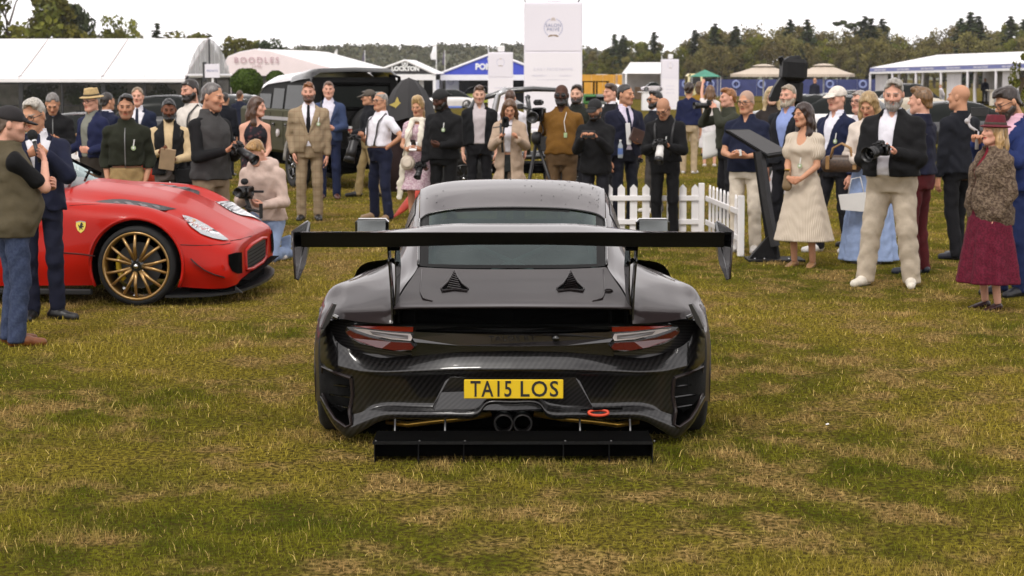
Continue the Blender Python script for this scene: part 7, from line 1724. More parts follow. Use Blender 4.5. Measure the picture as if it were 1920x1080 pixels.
def plaid(N,L,c):
 s=N.new('ShaderNodeSeparateXYZ');L.new(c,s.inputs[0]);outs=[]
 for k,f in((0,95),(2,80)):
  m1=N.new('ShaderNodeMath');m1 .operation='MULTIPLY';m1 .inputs[1].default_value=f;L.new(s.outputs[k],m1 .inputs[0]);sn=N.new('ShaderNodeMath');sn.operation='SINE';L.new(m1 .outputs[0],sn.inputs[0]);r=N.new('ShaderNodeMapRange');r.inputs[1].default_value=.8;r.inputs[2].default_value=1;L.new(sn.outputs[0],r.inputs[0]);outs.append(r.outputs[0])
 ad=N.new('ShaderNodeMath');ad.operation='MAXIMUM';L.new(outs[0],ad.inputs[0]);L.new(outs[1],ad.inputs[1]);sc_=N.new('ShaderNodeMath');sc_.operation='MULTIPLY';sc_.inputs[1].default_value=.45;L.new(ad.outputs[0],sc_.inputs[0]);return _mix(N,L,sc_.outputs[0],(.29,.22,.14),(.20,.12,.07))
STRIPE=pattern_cloth('striped_linen',stripes((.60,.53,.44),(.40,.31,.22),84));FLORAL=pattern_cloth('dark_floral_print',floral);PINKT=pattern_cloth('pink_tweed',tweed((.62,.50,.54),(.42,.26,.32),45))
FUR=pattern_cloth('brown_faux_fur',tweed((.20,.145,.10),(.09,.06,.042),38));PLAID=pattern_cloth('beige_checked_wool',plaid);WINE=pattern_cloth('wine_spotted_cloth',tweed((.13,.010,.028),(.07,.006,.016),60));DENIM=pattern_cloth('blue_denim',tweed((.030,.042,.085),(.045,.06,.11),50))
for m_ in(FUR,):
 N,L,b=nodes(m_);n=N.new('ShaderNodeTexNoise');n.inputs['Scale'].default_value=55;n.inputs['Detail'].default_value=6;co=N.new('ShaderNodeTexCoord');L.new(co.outputs['Object'],n.inputs['Vector']);bp=N.new('ShaderNodeBump');bp.inputs['Strength'].default_value=1;bp.inputs['Distance'].default_value=.03;L.new(n.outputs['Fac'],bp.inputs['Height']);L.new(bp.outputs[0],b.inputs['Normal'])
GP='spectators gathered in an arc round the black car'
BLK='#121214';NAVY='#171b30';WH='#d8d6dc'
TR=lambda c,**k:dict(kind='trousers',color=c,**k)
SH=lambda c,**k:dict(color=c,**k)
V=lambda zb=1.12,w=.30:('v',zb,w)
person('gilet',31,190,645,118,'man in black cap and olive gilet with folded arms at the far left edge','pink',fat=.05,belly=.09,hair=('crop','#6a5a50'),hat=('cap','#171214'),top=dict(kind='vest',color='#4e4737',hem=.83,mat=cloth('#524a38',s=.2)),shirt=SH('#0c0c0e',sleeve=.72,collar=0),bottom=dict(kind='trousers',mat=DENIM,width=1.1),shoes='#6e3c18',arms=(((.0,-.25,1.38),(-.5,-.4,-1),'relaxed',(.8,-.1,.5),(0,1,.1)),'cross'),head=(-14,4,0),stubble=.3,group=GP)
person('micman',80,178,598,12,'grey-haired man in navy suit and glasses speaking into a microphone','tan',hair=('side','#a8a298'),glasses='g',top=dict(kind='blazer',color=NAVY,open=V()),shirt=SH(WH),tie='#20243a',bottom=TR('#15182a'),arms=('mic','mic'),head=(-28,14,0),feet=((-.08,0,10),(.12,0,55)),shoes='#0a090a',group=GP)
person('lookcam',105,166,436,10,'grey-haired man in black zip jacket looking down at his small camera','tan',hair=('short','#6f6a66'),top=dict(kind='jacket',color='#151517',open=('neck',.07),zip=1,hem=1.0),shirt=SH('#9fa8c4'),bottom=TR('#20202c'),arms=('cam','cam'),head=(0,32,0),group=GP)
person('straw',177,163,440,-38,'man in straw trilby, glasses and navy jacket walking with a camera','pink',hair=('short','#8a8680'),hat=('trilby','#b39a6c','#3c3220'),glasses='g',top=dict(kind='jacket',color='#1a2040',open=('full',.05,.05)),shirt=SH('#77786f'),bottom=TR('#3a342e',width=1.15),arms=('carry','carry'),feet=((-.1,-.2,5),(.1,.25,5)),head=(6,6,0),group=GP)
person('navyback',207,171,402,140,'man with dark swept hair in a navy suit seen from behind the straw hat','tan',hair=('short','#2a2422'),top=dict(kind='blazer',color='#161c34'),shirt=SH(WH),bottom=TR('#161c30'),group=GP)
person('green',242,173,492,4,'young man with dark hair in dark green jacket, hands in khaki pockets','olive',hair=('side','#14100e'),top=dict(kind='jacket',color='#1f2216',hem=1.02,zip=1,cmat=cloth('#121210')),bottom=TR('#9a8258',width=1.15),arms=('pocket','pocket'),stubble=.35,head=(2,6,0),badge=(.09,1.24),shoes='#3a2a1c',group=GP)
person('navytie',262,161,405,4,'tall man in navy suit and tie behind the green jacket man','pink',hair=('short','#7a6246'),top=dict(kind='blazer',color='#182036',open=V()),shirt=SH(WH),tie='#1a2030',bottom=TR('#161c30'),group=GP)
person('vest',321,181,466,6,'young man in black vest over cream sleeves holding a brown notebook','brown',hair=('short','#0c0a0a'),beard='#0c0a0a',stubble=.6,top=dict(kind='vest',color=BLK,open=('full',.03,.05)),shirt=SH('#c2ab86',sleeve=1.95),bottom=TR('#5c5450'),arms=('cam','belly'),head=(4,8,0),group=GP)
person('bigbeard',362,145,432,-42,'tall man in white shirt with a full dark beard beside the grey gilet man','pink',hair=('short','#221a16'),beard='#1c1512',stubble=.7,top=dict(kind='shirt',color='#cfc8c0'),bottom=TR('#22222a'),strap=(1,),head=(0,8,0),group=GP)
person('greygilet',400,150,514,52,'grey-haired man in grey gilet and khaki trousers holding a long-lens camera','tan',hair=('crop','#5f5a58'),top=dict(kind='vest',color='#3d3c3c',open=('neck',.06)),shirt=SH('#141416',sleeve=1.97),bottom=TR('#7d6c58',width=1.15),arms=('cam','cam'),head=(14,10,0),stubble=.3,group=GP)
person('floral',481,178,436,14,'long-haired woman in dark floral sleeveless dress with clasped hands','pink',sex='f',hair=('long','#4a3020'),bottom=dict(kind='dress',mat=FLORAL,hem=.35,flare=.07,neck=.03,deep=.6),arms=('clasp','clasp'),head=(58,4,0),shoes='#2a2020',group=GP)
person('kneel',503,282,487,-14,'blond kneeling cameraman in beige hoodie filming the red car nose','pink',drop=.46,lean=.32,head=(-18,34,0),hair=('side','#96713e'),top=dict(kind='hoodie',color='#bfa99e',hem=.9),bottom=TR('#8697b6',width=1.1),legs=(((-.13,-.36,.44),(-.14,-.30,.085)),((.12,-.24,.07),(.14,.2,.10))),arms=('cam','belly'),shoes='#c8c2bc',group=GP)
person('beige',581,152,413,3,'bearded man in beige checked suit and black tie with one hand pocketed','pink',hair=('quiff','#7a4a24'),beard='#4a2a16',stubble=.6,wide=1.08,belly=.03,top=dict(kind='blazer',mat=PLAID,color='#8d7c62',open=V(1.13,.27)),shirt=SH('#dedbe4'),tie='#0d0d12',bottom=dict(kind='trousers',mat=PLAID),arms=('pocket','down'),badge=(.13,1.27),shoes='#0d0b0b',group=GP)
person('bluesuit',618,150,373,4,'man in mid-blue suit standing just behind the beige suit','pink',hair=('crop','#5a3c26'),top=dict(kind='blazer',color='#33405f',open=V()),shirt=SH('#d0ccd8'),bottom=TR('#1c2440'),arms=('down','belly'),strap=(-1,),shoes='#4a2412',group=GP)
person('greycap',692,164,370,-80,'man in dark jacket and khaki trousers behind the white shirt photographer','tan',hair=('short','#4a4440'),hat=('flatcap','#4d463e'),top=dict(kind='jacket',color='#15161c'),bottom=TR('#a08b62'),arms=('belly','belly'),feet=((-.1,-.2,5),(.1,.2,5)),group=GP)
person('whiteshirt',714,171,412,-46,'bald man in white shirt and navy trousers with a large camera at his side','tan',hair=('fringe','#8d8780'),glasses='g',belly=.06,top=dict(kind='polo',color='#dcdae2',sleeve=.6,hem=1.0),bottom=TR('#181d33',width=1.08),arms=('cam','hip'),strap=(-1,1),feet=((-.22,.05,14),(.2,-.05,14)),shoes='#8d7358',group=GP)
person('pinkdress',786,178,424,-12,'blonde woman in pink tweed dress with cream scarf writing in a notebook','tan',sex='f',hair=('pony','#a88a5c'),bottom=dict(kind='dress',mat=PINKT,hem=.52,flare=.13,neck=.02,sleeve=.5,deep=.6),arms=('belly','belly'),head=(-6,12,0),shoes='#c8b090',group=GP)
person('backcap',832,160,428,-24,'man in black suit with a black and white cap worn backwards','dark',hair=('buzz','#0a0808'),hat=('capback','#141416'),beard='#0c0a0a',stubble=.6,fat=.06,top=dict(kind='blazer',color='#101012',open=('neck',.05)),shirt=SH('#0e0e10'),bottom=TR('#0e0e10'),arms=('lensdown','belly'),head=(-20,18,0),badge=(.08,1.28),group=GP)
person('quarterzip',899,157,398,2,'young man in open black jacket over pale quarter-zip sweater','fair',hair=('quiff','#4c3322'),stubble=.35,top=dict(kind='jacket',color='#0f1013',open=('full',.07,.02)),shirt=SH('#b7aeb0',open=1,collar=1),bottom=TR('#0e0e12'),arms=('down','down'),head=(0,6,0),group=GP)
person('buggyman',957,166,384,172,'brown-haired man standing at the buggy behind the trench coat woman','pink',hair=('short','#4a3020'),top=dict(kind='shirt',color='#d2ced4'),bottom=TR('#2c2c34'),group=GP)
person('trench',955,180,428,-2,'woman in beige trench coat holding a microphone and gesturing','tan',sex='f',hair=('long','#5b3f28'),top=dict(kind='coat',color='#b09a86',hem=.46,open=('full',.035,.03),ox=-.02,flare=.04,off=.03),shirt=SH('#d6d3da',open=1,collar=0),bottom=TR('#2d2f2e',width=.95),arms=('up','up'),head=(4,22,0),strap=(-1,),group=GP)
person('mustard',1052,157,437,-8,'tall bald man in mustard polo and sunglasses with hands behind his back','dark',hair=('bald','#151010'),beard='#141010',stubble=.6,glasses='sun',belly=.05,wide=1.06,top=dict(kind='polo',color='#6f4d1c',open=('neck',.08)),bottom=TR('#5c4730',width=1.12),arms=('back','back'),lanyard=.07,group=GP)
person('parka',1080,157,404,-14,'bearded dark-haired man in dark parka behind the mustard polo','fair',hair=('side','#241a14'),beard='#221812',stubble=.5,top=dict(kind='jacket',color='#1d1f1a'),bottom=TR('#17171d'),arms=('down','down'),group=GP)
person('capphone',1116,179,446,-16,'man in black cap and black jacket photographing with his phone','tan',hair=('crop','#1a1412'),hat=('cap','#111113'),beard='#1a1210',stubble=.5,top=dict(kind='jacket',color='#131315',hem=.84),shirt=SH('#6a6a70'),bottom=TR('#1a1a20'),arms=('phone','phone'),head=(-6,14,0),group=GP)
person('behindear',1143,155,388,-58,'brown-haired man mostly hidden behind the navy double-breasted suit','pink',hair=('side','#3f2a1c'),top=dict(kind='blazer',color='#131418'),shirt=SH(WH),bottom=TR('#14141a'),group=GP)
person('doublebreast',1170,155,424,24,'greying man in navy double-breasted suit and tie carrying papers','tan',hair=('short','#2e2a28'),wide=1.05,top=dict(kind='blazer',color='#14172a',open=V(1.16,.30)),shirt=SH('#c9c0d2'),tie='#161a30',bottom=TR('#12141f'),arms=('down','belly'),head=(26,2,0),stubble=.25,group=GP)
person('shades',1226,168,398,-64,'dark-haired man in sunglasses and grey trousers behind the bald photographer','tan',hair=('quiff','#120e0c'),glasses='sun',beard='#15100e',stubble=.5,top=dict(kind='blazer',color='#15171f'),shirt=SH(WH),bottom=TR('#4c4846'),arms=('lensdown','down'),shoes='#cfcac6',group=GP)
person('baldcam',1246,176,447,-14,'bald photographer all in black with a backpack checking his white-lens camera','olive',hair=('bald','#2a201c'),glasses='g',top=dict(kind='jacket',color='#0e0e10',open=('neck',.05)),bottom=TR('#0d0d0f'),arms=('cam','cam'),head=(-10,34,0),badge=(.03,1.2),backpack='#121214',strap=(-1,1),group=GP)
person('navyaway',1291,154,325,165,'man in navy jumper and pale trousers facing away on the far lawn','tan',hair=('curly','#2c1e16'),top=dict(kind='sweater',color='#161d3e'),bottom=TR('#a8957a'),shoes='#d8d4d2',group=GP)
person('phoneup',1330,158,312,176,'woman in white top and skirt facing away and raising a phone overhead','pink',sex='f',hair=('long','#6a4a2c'),top=dict(kind='sweater',color='#cfc8c6',hem=.95),bottom=dict(kind='skirt',color='#cdc8ca',hem=.42,flare=.06),arms=('down','raise'),shoes='#c0b4ac',group=GP)
person('mustardfar',1311,150,292,150,'woman in mustard top on the far lawn left of the raised phone','tan',sex='f',hair=('bob','#5a4028'),hat=('cap','#b8a838'),top=dict(kind='sweater',color='#8a6a20',hem=.9),bottom=dict(kind='skirt',color='#8f7f6c',hem=.35,flare=.08),group=GP)
person('olivecam',1362,163,408,-70,'ginger-haired man in olive jacket raising a camera to his eye','pink',hair=('quiff','#8a5a30'),top=dict(kind='jacket',color='#33352a'),bottom=TR('#17171c'),arms=('eye','eye'),head=(-6,0,0),group=GP)
person('navypolo',1397,165,472,-24,'bald man in glasses, navy polo and cream trousers holding a phone','tan',hair=('buzz','#9a948c'),glasses='g',belly=.05,wide=1.06,top=dict(kind='polo',color='#141a30',open=('neck',.10),hem=.9),bottom=TR('#cfc4b4',width=1.1),arms=('belly','belly'),head=(-8,6,0),shoes='#d6d2cc',group=GP)
person('blondspec',1444,160,402,-4,'blonde woman in glasses half hidden behind the display stand','fair',sex='f',hair=('long','#b09a74'),glasses='g',top=dict(kind='jacket',color='#2a2422'),bottom=dict(kind='skirt',color='#b8b4b8',hem=.3,flare=.08),group=GP)
person('shadesup',1473,157,453,-38,'grey-bearded man in blue shirt and dark jacket with sunglasses on his head','pink',hair=('thin','#8d7f6c'),beard='#a39684',stubble=.6,top=dict(kind='blazer',color='#17191f',open=('v',1.02,.24)),shirt=SH('#8494c4',open=1),bottom=TR('#14141a'),arms=('down','down'),group=GP)
person('stripedress',1504,188,500,-34,'brunette woman in striped cream midi dress with clasped hands','tan',sex='f',hair=('long','#2c1a12'),bottom=dict(kind='dress',mat=STRIPE,hem=.30,flare=.15,neck=.10,puff=1,folds=5,deep=.6),arms=('clasp','clasp'),head=(-22,4,0),shoes='#9a7450',badge=(.02,1.12),group=GP)
person('whitecap',1563,156,472,-48,'man in white cap, navy blazer and open white shirt','pink',hair=('crop','#5c5048'),hat=('cap','#cfc6bc'),belly=.05,top=dict(kind='blazer',color='#161d38',open=('v',1.06,.22)),shirt=SH('#d9d8e2',open=1),bottom=TR('#1a1a1f'),arms=('down','down'),badge=(.12,1.22),feet=((-.16,-.1,12),(.12,.08,12)),shoes='#d8d4d0',group=GP)
person('hiddenspec',1606,168,462,-48,'balding man in glasses peeping from behind the blonde in pale blue','pink',hair=('thin','#8a8078'),glasses='g',top=dict(kind='shirt',color='#cfcad0'),bottom=TR('#2a2a30'),group=GP)
person('bluedress',1627,165,493,-22,'blonde woman in cream cardigan over a long pale blue dress looking down','tan',sex='f',hair=('blow','#9a8058'),top=dict(kind='cardigan',color='#cfc3b8',hem=.98),bottom=dict(kind='skirt',color='#8ea0c4',hem=.04,flare=.11,folds=8),arms=('belly','belly'),head=(-8,24,0),shoes='#b0a090',group=GP)
person('oldphoto',1668,143,536,-22,'tall grey-bearded photographer in black jacket and baggy cream trousers','pink',fat=.12,belly=.12,wide=1.08,hair=('side','#8c8780'),beard='#86807a',stubble=.5,top=dict(kind='jacket',color='#111113',open=('full',.05,.04),hem=.94,ox=-.03,off=.034),shirt=SH('#d4d2da',open=1),bottom=TR('#b9ac9a',width=1.28,wr=1.15),arms=('cam','cam'),head=(4,10,0),feet=((-.22,-.02,18),(.18,.02,10)),shoes='#d6cec0',group=GP)
person('maroon',1718,160,512,-125,'young man in navy jacket and maroon trousers turned away behind the photographer','pink',hair=('quiff','#6c4e2e'),top=dict(kind='jacket',color='#14162a'),shirt=SH(WH),bottom=TR('#4a1418'),arms=('down','down'),strap=(1,),shoes='#1c2230',group=GP)
person('baldback',1791,157,485,-148,'bald man in black jacket and trousers seen from behind on the right','tan',hair=('bald','#5a4636'),top=dict(kind='blazer',color='#14161e'),bottom=TR('#0e0e12'),arms=('down','down'),head=(18,0,0),shoes='#191b28',feet=((-.1,-.1,12),(.1,.1,12)),group=GP)
person('gimbal',1890,153,553,-58,'bearded man in glasses and blue suit holding a gimbal at the right edge','tan',hair=('quiff','#2e2420'),beard='#39302c',stubble=.5,glasses='g',top=dict(kind='blazer',color='#1c2a58',open=V()),shirt=SH('#d3a8b8'),bottom=TR('#18244a'),arms=('phone','phone'),head=(-14,24,0),shoes='#15161c',group=GP)
person('winehat',1853,212,578,-72,'woman in burgundy fedora, brown fur jacket and wine-red skirt','pink',sex='f',fat=.16,belly=.08,hair=('long','#a8875a'),hat=('fedora','#5c0c1e','#3a3026'),top=dict(kind='fur',mat=FUR,color='#6a5240',hem=.80,off=.05,wr=1.6,open=('full',.02,.03)),shirt=SH('#6c1424',collar=0),bottom=dict(kind='skirt',mat=WINE,hem=.26,flare=.12,folds=8,deep=1.2),arms=('pocket','pocket'),head=(0,-2,0),shoes='#2a0a10',group=GP)
far=dict(res=.035,group='people working at the far tents')
person('f1',1527,146,215,150,'bald man in dark clothes walking among the far parked cars','tan',hair=('bald','#333333'),top=dict(kind='jacket',color='#171a28'),bottom=TR('#17181f'),**far)
person('f2',862,150,188,20,'waiter in white shirt and dark apron left at the blue tent','tan',hair=('short','#1a1412'),top=dict(kind='shirt',color='#cfcbd4'),bottom=dict(kind='skirt',color='#101018',hem=.1,flare=.02),**far)
person('f3',878,151,188,-20,'waiter in black at the dark entrance of the blue tent','tan',hair=('short','#1a1412'),top=dict(kind='shirt',color='#1a1a22'),bottom=TR('#14141a'),**far)
person('f4',1210,149,180,0,'dark figure inside the open white tent at its left','tan',hair=('short','#1a1412'),top=dict(kind='jacket',color='#1a1a1f'),bottom=TR('#14141a'),**far)
person('f5',1228,146,180,0,'dark figure inside the open white tent at its right','tan',hair=('short','#1a1412'),top=dict(kind='jacket',color='#121216'),bottom=TR('#14141a'),**far)
person('f6',1846,146,196,-20,'man in dark suit behind the white podium of the right marquee','tan',hair=('short','#2a2018'),top=dict(kind='jacket',color='#1a2034'),bottom=TR('#14141a'),**far)
person('f7',1768,158,200,-70,'bending figure in white in front of the right marquee','pink',hair=('short','#8a6a40'),lean=.5,top=dict(kind='shirt',color='#cfcbd4'),bottom=TR('#8a8a92'),**far)
person('f8',452,168,300,160,'man in dark suit walking away by the small white car on the left','tan',hair=('short','#4a3020'),top=dict(kind='blazer',color='#171c2e'),bottom=TR('#14141c'),group=GP)
person('f9',425,172,330,170,'man in black seen from behind right of the grey gilet','tan',hair=('short','#2a2422'),top=dict(kind='blazer',color='#10131c'),bottom=TR('#14141c'),group=GP)
# ================================================================== things held, carried and set up
def hw(key,side=None,off=(0,0,0)):
 d=PEOPLE[key];W_=(d['W'][-1]+d['W'][1])/2 if side is None else d['W'][side];return at_hand(key,W_+np.array(off)),d['root'].rotation_euler[2]
LENSW=paint('white_lens_barrel',(.62,.60,.58),.4,0,.2);LENSB=mat('lens_barrel',(.010,.010,.011),.35,nscale=60,namt=.3,bscale=160,bstr=.1)
def camera(label,loc,yaw,pitch=0,L_=.13,r=.036,white=False,s=1.0,hood=True,name='camera',roll=0):
 t=thing(name,label,'camera',loc);t.rotation_euler=(pitch,roll,yaw);t.scale=(s,s,s)
 MB().rbox((0,.02,0),(.072,.03,.045),.012).build('body',BLACKM,t,True);MB().rbox((-.062,-.01,-.005),(.018,.036,.042),.012).build('grip',BLACKM,t,True);MB().rbox((0,.01,.055),(.03,.032,.022),.012).build('prism_housing',BLACKM,t,True)
 MB().lathe([(r*.8,0),(r*.9,-.02),(r*.9,-L_*.5),(r,-L_*.55),(r,-L_)][::-1]and[(r*.8,0),(r*.9,.02),(r*.9,L_*.5),(r,L_*.55),(r,L_),(r*.86,L_),(r*.8,L_*.9),(0,L_*.9)],18,R=rotm('X',PI/2),o=(0,-.008,0)).build('lens',LENSW if white else LENSB,t,True)
 if hood:MB().lathe([(r*1.02,L_*.96),(r*1.25,L_+.045),(r*1.17,L_+.045),(r*.95,L_*.96)],18,R=rotm('X',PI/2),o=(0,-.008,0),cap=False).build('lens_hood',LENSB,t,True)
 MB().lathe([(0,L_*.93),(r*.78,L_*.92)],16,R=rotm('X',PI/2),o=(0,-.008,0)).build('front_glass',DARKLENS,t,True)
 MB().rbox((0,.051,-.005),(.04,.002,.028),.002).build('rear_screen',DARKLENS,t);MB().lathe([(0.012,0),(.012,.01),(0,.012)],10,o=(-.055,.0,.045)).build('dial',BLACKM,t)
 return t
def phone(label,loc,rot,name='phone',m=None,sz=(.036,.0042,.075)):
 t=thing(name,label,'phone',loc);t.rotation_euler=rot;MB().rbox((0,0,0),sz,.004).build('case',m or BLACKM,t);MB().rbox((0,sz[1]+.0006,0),(sz[0]*.93,.0006,sz[2]*.95),.0005).build('screen',DARKLENS,t);return t
def slab(name,label,cat,loc,rot,half,m,extra=None,c=.003):
 t=thing(name,label,cat,loc);t.rotation_euler=rot;MB().rbox((0,0,0),half,c).build('cover',m,t)
 if extra:MB().rbox((0,0,extra[1]),(half[0]*.93,half[1]*.95,half[2]*.7),.001).build('pages',extra[0],t)
 return t
PAPER=mat('paper',(.72,.71,.70),.7,nscale=4,namt=.04)
p,y=hw('micman',None,(-.01,-.045,.05));t=thing('microphone','black foam-headed microphone held by the grey-haired man in the navy suit','microphone',p);t.rotation_euler=(-.35,-.25,y)
MB().tube([(0,0,-.12),(0,0,.08)],[.014,.018],10).build('handle',BLACKM,t,True);MB().ball((0,0,.11),(.042,.042,.048),14,10).build('foam_head',mat('black_foam',(.008,.008,.009),.95,nscale=200,namt=.6,bscale=300,bstr=.6),t,True);MB().lathe([(.02,.055),(.02,.07)],10).build('collar_ring',CHR,t)
p,y=hw('lookcam',None,(0,-.06,.03));camera('small black camera in the hands of the man in the black zip jacket',p,y,-.5,.04,.03,s=.9,hood=False)
p,y=hw('straw',-1,(.03,-.13,.02));camera('dark camera with hooded lens carried by the man in the straw hat',p,y-.4,.35,.15,.04)
p,y=hw('vest',None,(.0,-.06,-.03));slab('notebook','brown notebook held against the young man in the black vest','notebook',p,(.2,.15,y),(.085,.012,.12),mat('kraft_cover',(.32,.22,.13),.7),(PAPER,.0))
d=PEOPLE['vest'];p=at_hand('vest',(.2,-.12,.86));t=thing('shoulder_bag','black camera bag hanging beside the young man in the black vest','bag',p,d['root'].rotation_euler[2]);MB().rbox((0,0,0),(.13,.08,.13),.04).build('body',cloth('#0e0e10'),t,True);MB().rbox((0,-.085,.03),(.11,.012,.08),.01).build('flap',cloth('#121214'),t);MB().tube([(-.12,0,.12),(-.1,.02,.3),(-.05,.02,.55)],.012,5).build('strap',BLACKM,t)
p,y=hw('greygilet',None,(0,-.09,.02));camera('black camera with a long lens held by the man in the grey gilet',p,y,.42,.20,.043)
p,y=hw('kneel',None,(-.06,-.10,.03));t=thing('video_camera','black video camera rig with round lens held by the kneeling cameraman','camera',p,y-.1);t.scale=(1.1,1.1,1.1)
MB().rbox((0,0,.07),(.06,.07,.05),.012).build('body',BLACKM,t,True);MB().lathe([(.035,.05),(.045,.07),(.048,.16),(.04,.16),(.036,.13),(0,.13)],18,R=rotm('X',PI/2),o=(0,0,.07)).build('lens',LENSB,t,True);MB().ball((.0,-.02,.165),(.032,.055,.032),12,8).build('wind_muff',mat('fluffy_muff',(.02,.02,.022),.95,bscale=200,bstr=.8),t,True)
MB().tube([(-.13,0,.05),(-.06,0,.06)],.02,8).build('side_grip',BLACKM,t);MB().rbox((.13,.02,.07),(.05,.01,.012),.003).build('monitor_arm',BLACKM,t);MB().tube([(0,0,.02),(.03,.02,-.09),(.0,.0,-.2)],.02,8).build('gimbal_arm',BLACKM,t,True);MB().tube([(0,0,-.09),(.16,-.02,-.12)],.014,8).build('handle_bar',BLACKM,t);MB().tube([(.17,-.02,-.18),(.17,-.02,-.04)],.018,8).build('grip',BLACKM,t);MB().tube([(-.07,0,.015),(.07,0,.015)],.016,8).build('cage_plate',BLACKM,t)
p,y=hw('beige',1,(-.02,-.03,-.09));phone('black phone in the lowered hand of the man in the beige suit',p,(0,.15,y+1.2))
p,y=hw('greycap',None,(0,-.05,.06));t=thing('coffee_cup','white takeaway cup held by the man in the grey cap','cup',p);MB().lathe([(.028,-.05),(.038,.04),(.036,.04),(.03,-.04)],16).build('cup',WHITEP,t,True);MB().lathe([(.041,.04),(.041,.048),(.03,.055),(0,.055)],16).build('lid',WHITEP,t,True);MB().lathe([(.0325,-.02),(.0375,.02)],16,cap=False).build('sleeve_band',mat('red_band',(.4,.06,.05),.6),t,True)
p,y=hw('whiteshirt',-1,(.02,-.13,-.02));camera('large black camera with thick lens hanging at the white shirt photographer',p,y,1.25,.22,.058,s=1.15)
p,y=hw('pinkdress',None,(0,-.03,.05));slab('notepad','small white notepad in the hands of the woman in the pink dress','notepad',p,(.9,0,y),(.05,.07,.006),PAPER);phone('dark phone held over the notepad by the woman in the pink dress',p+np.array((.0,-.03,.05)),(.8,.1,y),sz=(.034,.004,.05))
d=PEOPLE['pinkdress'];y=d['root'].rotation_euler[2];p=at_hand('pinkdress',(-.10,-.22,.90));t=thing('crossbody_bag','cream saddle bag on the hip of the woman in the pink dress','bag',p,y);MB().lathe([(0,-.03),(.08,-.03),(.1,0),(.08,.03),(0,.03)],18,R=rotm('X',PI/2)).build('body',mat('cream_leather',(.55,.47,.38),.5),t,True);MB().lathe([(.05,.03),(.06,.036),(.05,.038)],18,R=rotm('X',PI/2)).build('flap',mat('cream_leather2',(.60,.52,.43),.5),t,True);MB().tube([(-.06,0,.07),(-.02,-.01,.3),(.09,.0,.52)],.008,5).build('strap',mat('cream_leather',(.55,.47,.38),.5),t,True)
f=Field((-.3,-.35,.3),(.3,.25,1.62),.014)
ring=[(.10*math.sin(a),.02-.085*math.cos(a),1.47+.02*math.cos(a))for a in np.linspace(0,2*PI,11)]
for a,b_ in zip(ring[:-1],ring[1:]):f.cap(a,b_,.032,k=.02)
for pts_ in([(-.08,-.09,1.46),(-.10,-.17,1.3),(-.11,-.19,1.1),(-.17,-.2,.85),(-.22,-.16,.6),(-.24,-.14,.42)],[(.07,-.09,1.46),(.08,-.17,1.3),(.06,-.18,1.14)]):
 for a,b_ in zip(pts_[:-1],pts_[1:]):f.cap(a,b_,.042,k=.03,flat=((0,1,0),.4))
f.wrinkle(.005,4);v_,q_=f.mesh();obj('scarf',mesh('scarf',v_,q_),cloth('#e0d9ca'),PEOPLE['pinkdress']['root'])
p,y=hw('backcap',-1,(-.02,-.06,-.06));camera('black camera held low by the man in the backwards cap',p,y,.9,.12,.04)
p,y=hw('trench',-1,(.06,-.05,.10));t=thing('microphone','square black foam microphone held by the woman in the trench coat','microphone',p,y);MB().rbox((.02,0,.13),(.045,.04,.07),.02).build('foam_block',mat('black_foam',(.008,.008,.009),.95,nscale=200,namt=.6,bscale=300,bstr=.6),t,True);MB().tube([(-.02,0,-.1),(.0,0,.06)],.013,8).build('handle',BLACKM,t,True);MB().tube([(-.14,0,.06),(.1,0,.09)],.008,6).build('cross_bar',BLACKM,t)
p,y=hw('capphone',None,(0,-.05,.06));phone('black phone held sideways by the man in the black cap',p,(.1,PI/2,y),sz=(.044,.006,.085))
p,y=hw('doublebreast',1,(-.06,-.06,.08));slab('document_folder','dark brown leather folder under the arm of the navy suit man','folder',p,(.1,.35,y),(.11,.02,.085),mat('brown_leather',(.055,.026,.02),.4,nscale=12,namt=.3));slab('paper_booklet','white paper booklet beside the dark brown folder','booklet',p+np.array((-.13,-.01,.03)),(.05,-.08,y-.3),(.03,.006,.14),PAPER)
p=at_hand('doublebreast',(-.16,-.2,1.0));t=thing('water_bottle','clear water bottle with blue label between the black jacket and the navy suit','bottle',p);MB().lathe([(0,-.12),(.032,-.12),(.034,-.1),(.033,.04),(.014,.085),(.014,.1)],16).build('bottle',glass_mat('clear_plastic',(.6,.65,.7),.45),t,True);MB().lathe([(.0345,-.07),(.0345,.01)],16,cap=False).build('label_band',mat('blue_label',(.08,.14,.35),.5),t,True);MB().lathe([(.016,.1),(.016,.118),(0,.118)],12).build('cap',WHITEP,t)
p,y=hw('shades',-1,(0,-.04,-.1));camera('black camera held low by the man in sunglasses behind the fence',p,y,1.2,.12,.045)
p,y=hw('baldcam',None,(0,-.08,.02));camera('black camera with a white lens in the bald photographer\'s hands',p,y,.95,.16,.043,True,1.15)
p,y=hw('phoneup',1,(-.12,-.02,.08));phone('black phone raised overhead above the far lawn',p,(0,PI/2-.1,y),sz=(.04,.006,.08))
p,y=hw('olivecam',None,(0,-.05,.05));camera('black camera raised to the ginger-haired man\'s eye',p,y,0,.17,.04)
p=at_hand('olivecam',(-.12,-.18,1.05));t=thing('paper_sheet','white paper sheet hanging from the arm of the ginger-haired man','paper',p,.1);S_=[[(x,.02*math.sin(z*9),z+.25*x)for x in np.linspace(-.13,.13,6)]for z in np.linspace(-.2,.16,7)];o=MB().grid(S_).build('sheet',PAPER,t,True);md=o.modifiers.new('thickness','SOLIDIFY');md.thickness=.003
p,y=hw('navypolo',None,(0,-.04,.04));phone('white-edged phone held by the bald man in the navy polo',p,(.7,PI/2-.1,y),m=WHITEP,sz=(.035,.007,.065))
g=G(1452,488);sS=FPX/g[1];t=thing('display_stand','black information lectern with slanted screen beside the striped dress','lectern',g,0);DKM=mat('dark_steel',(.007,.007,.008),.5,nscale=6,spec=.2)
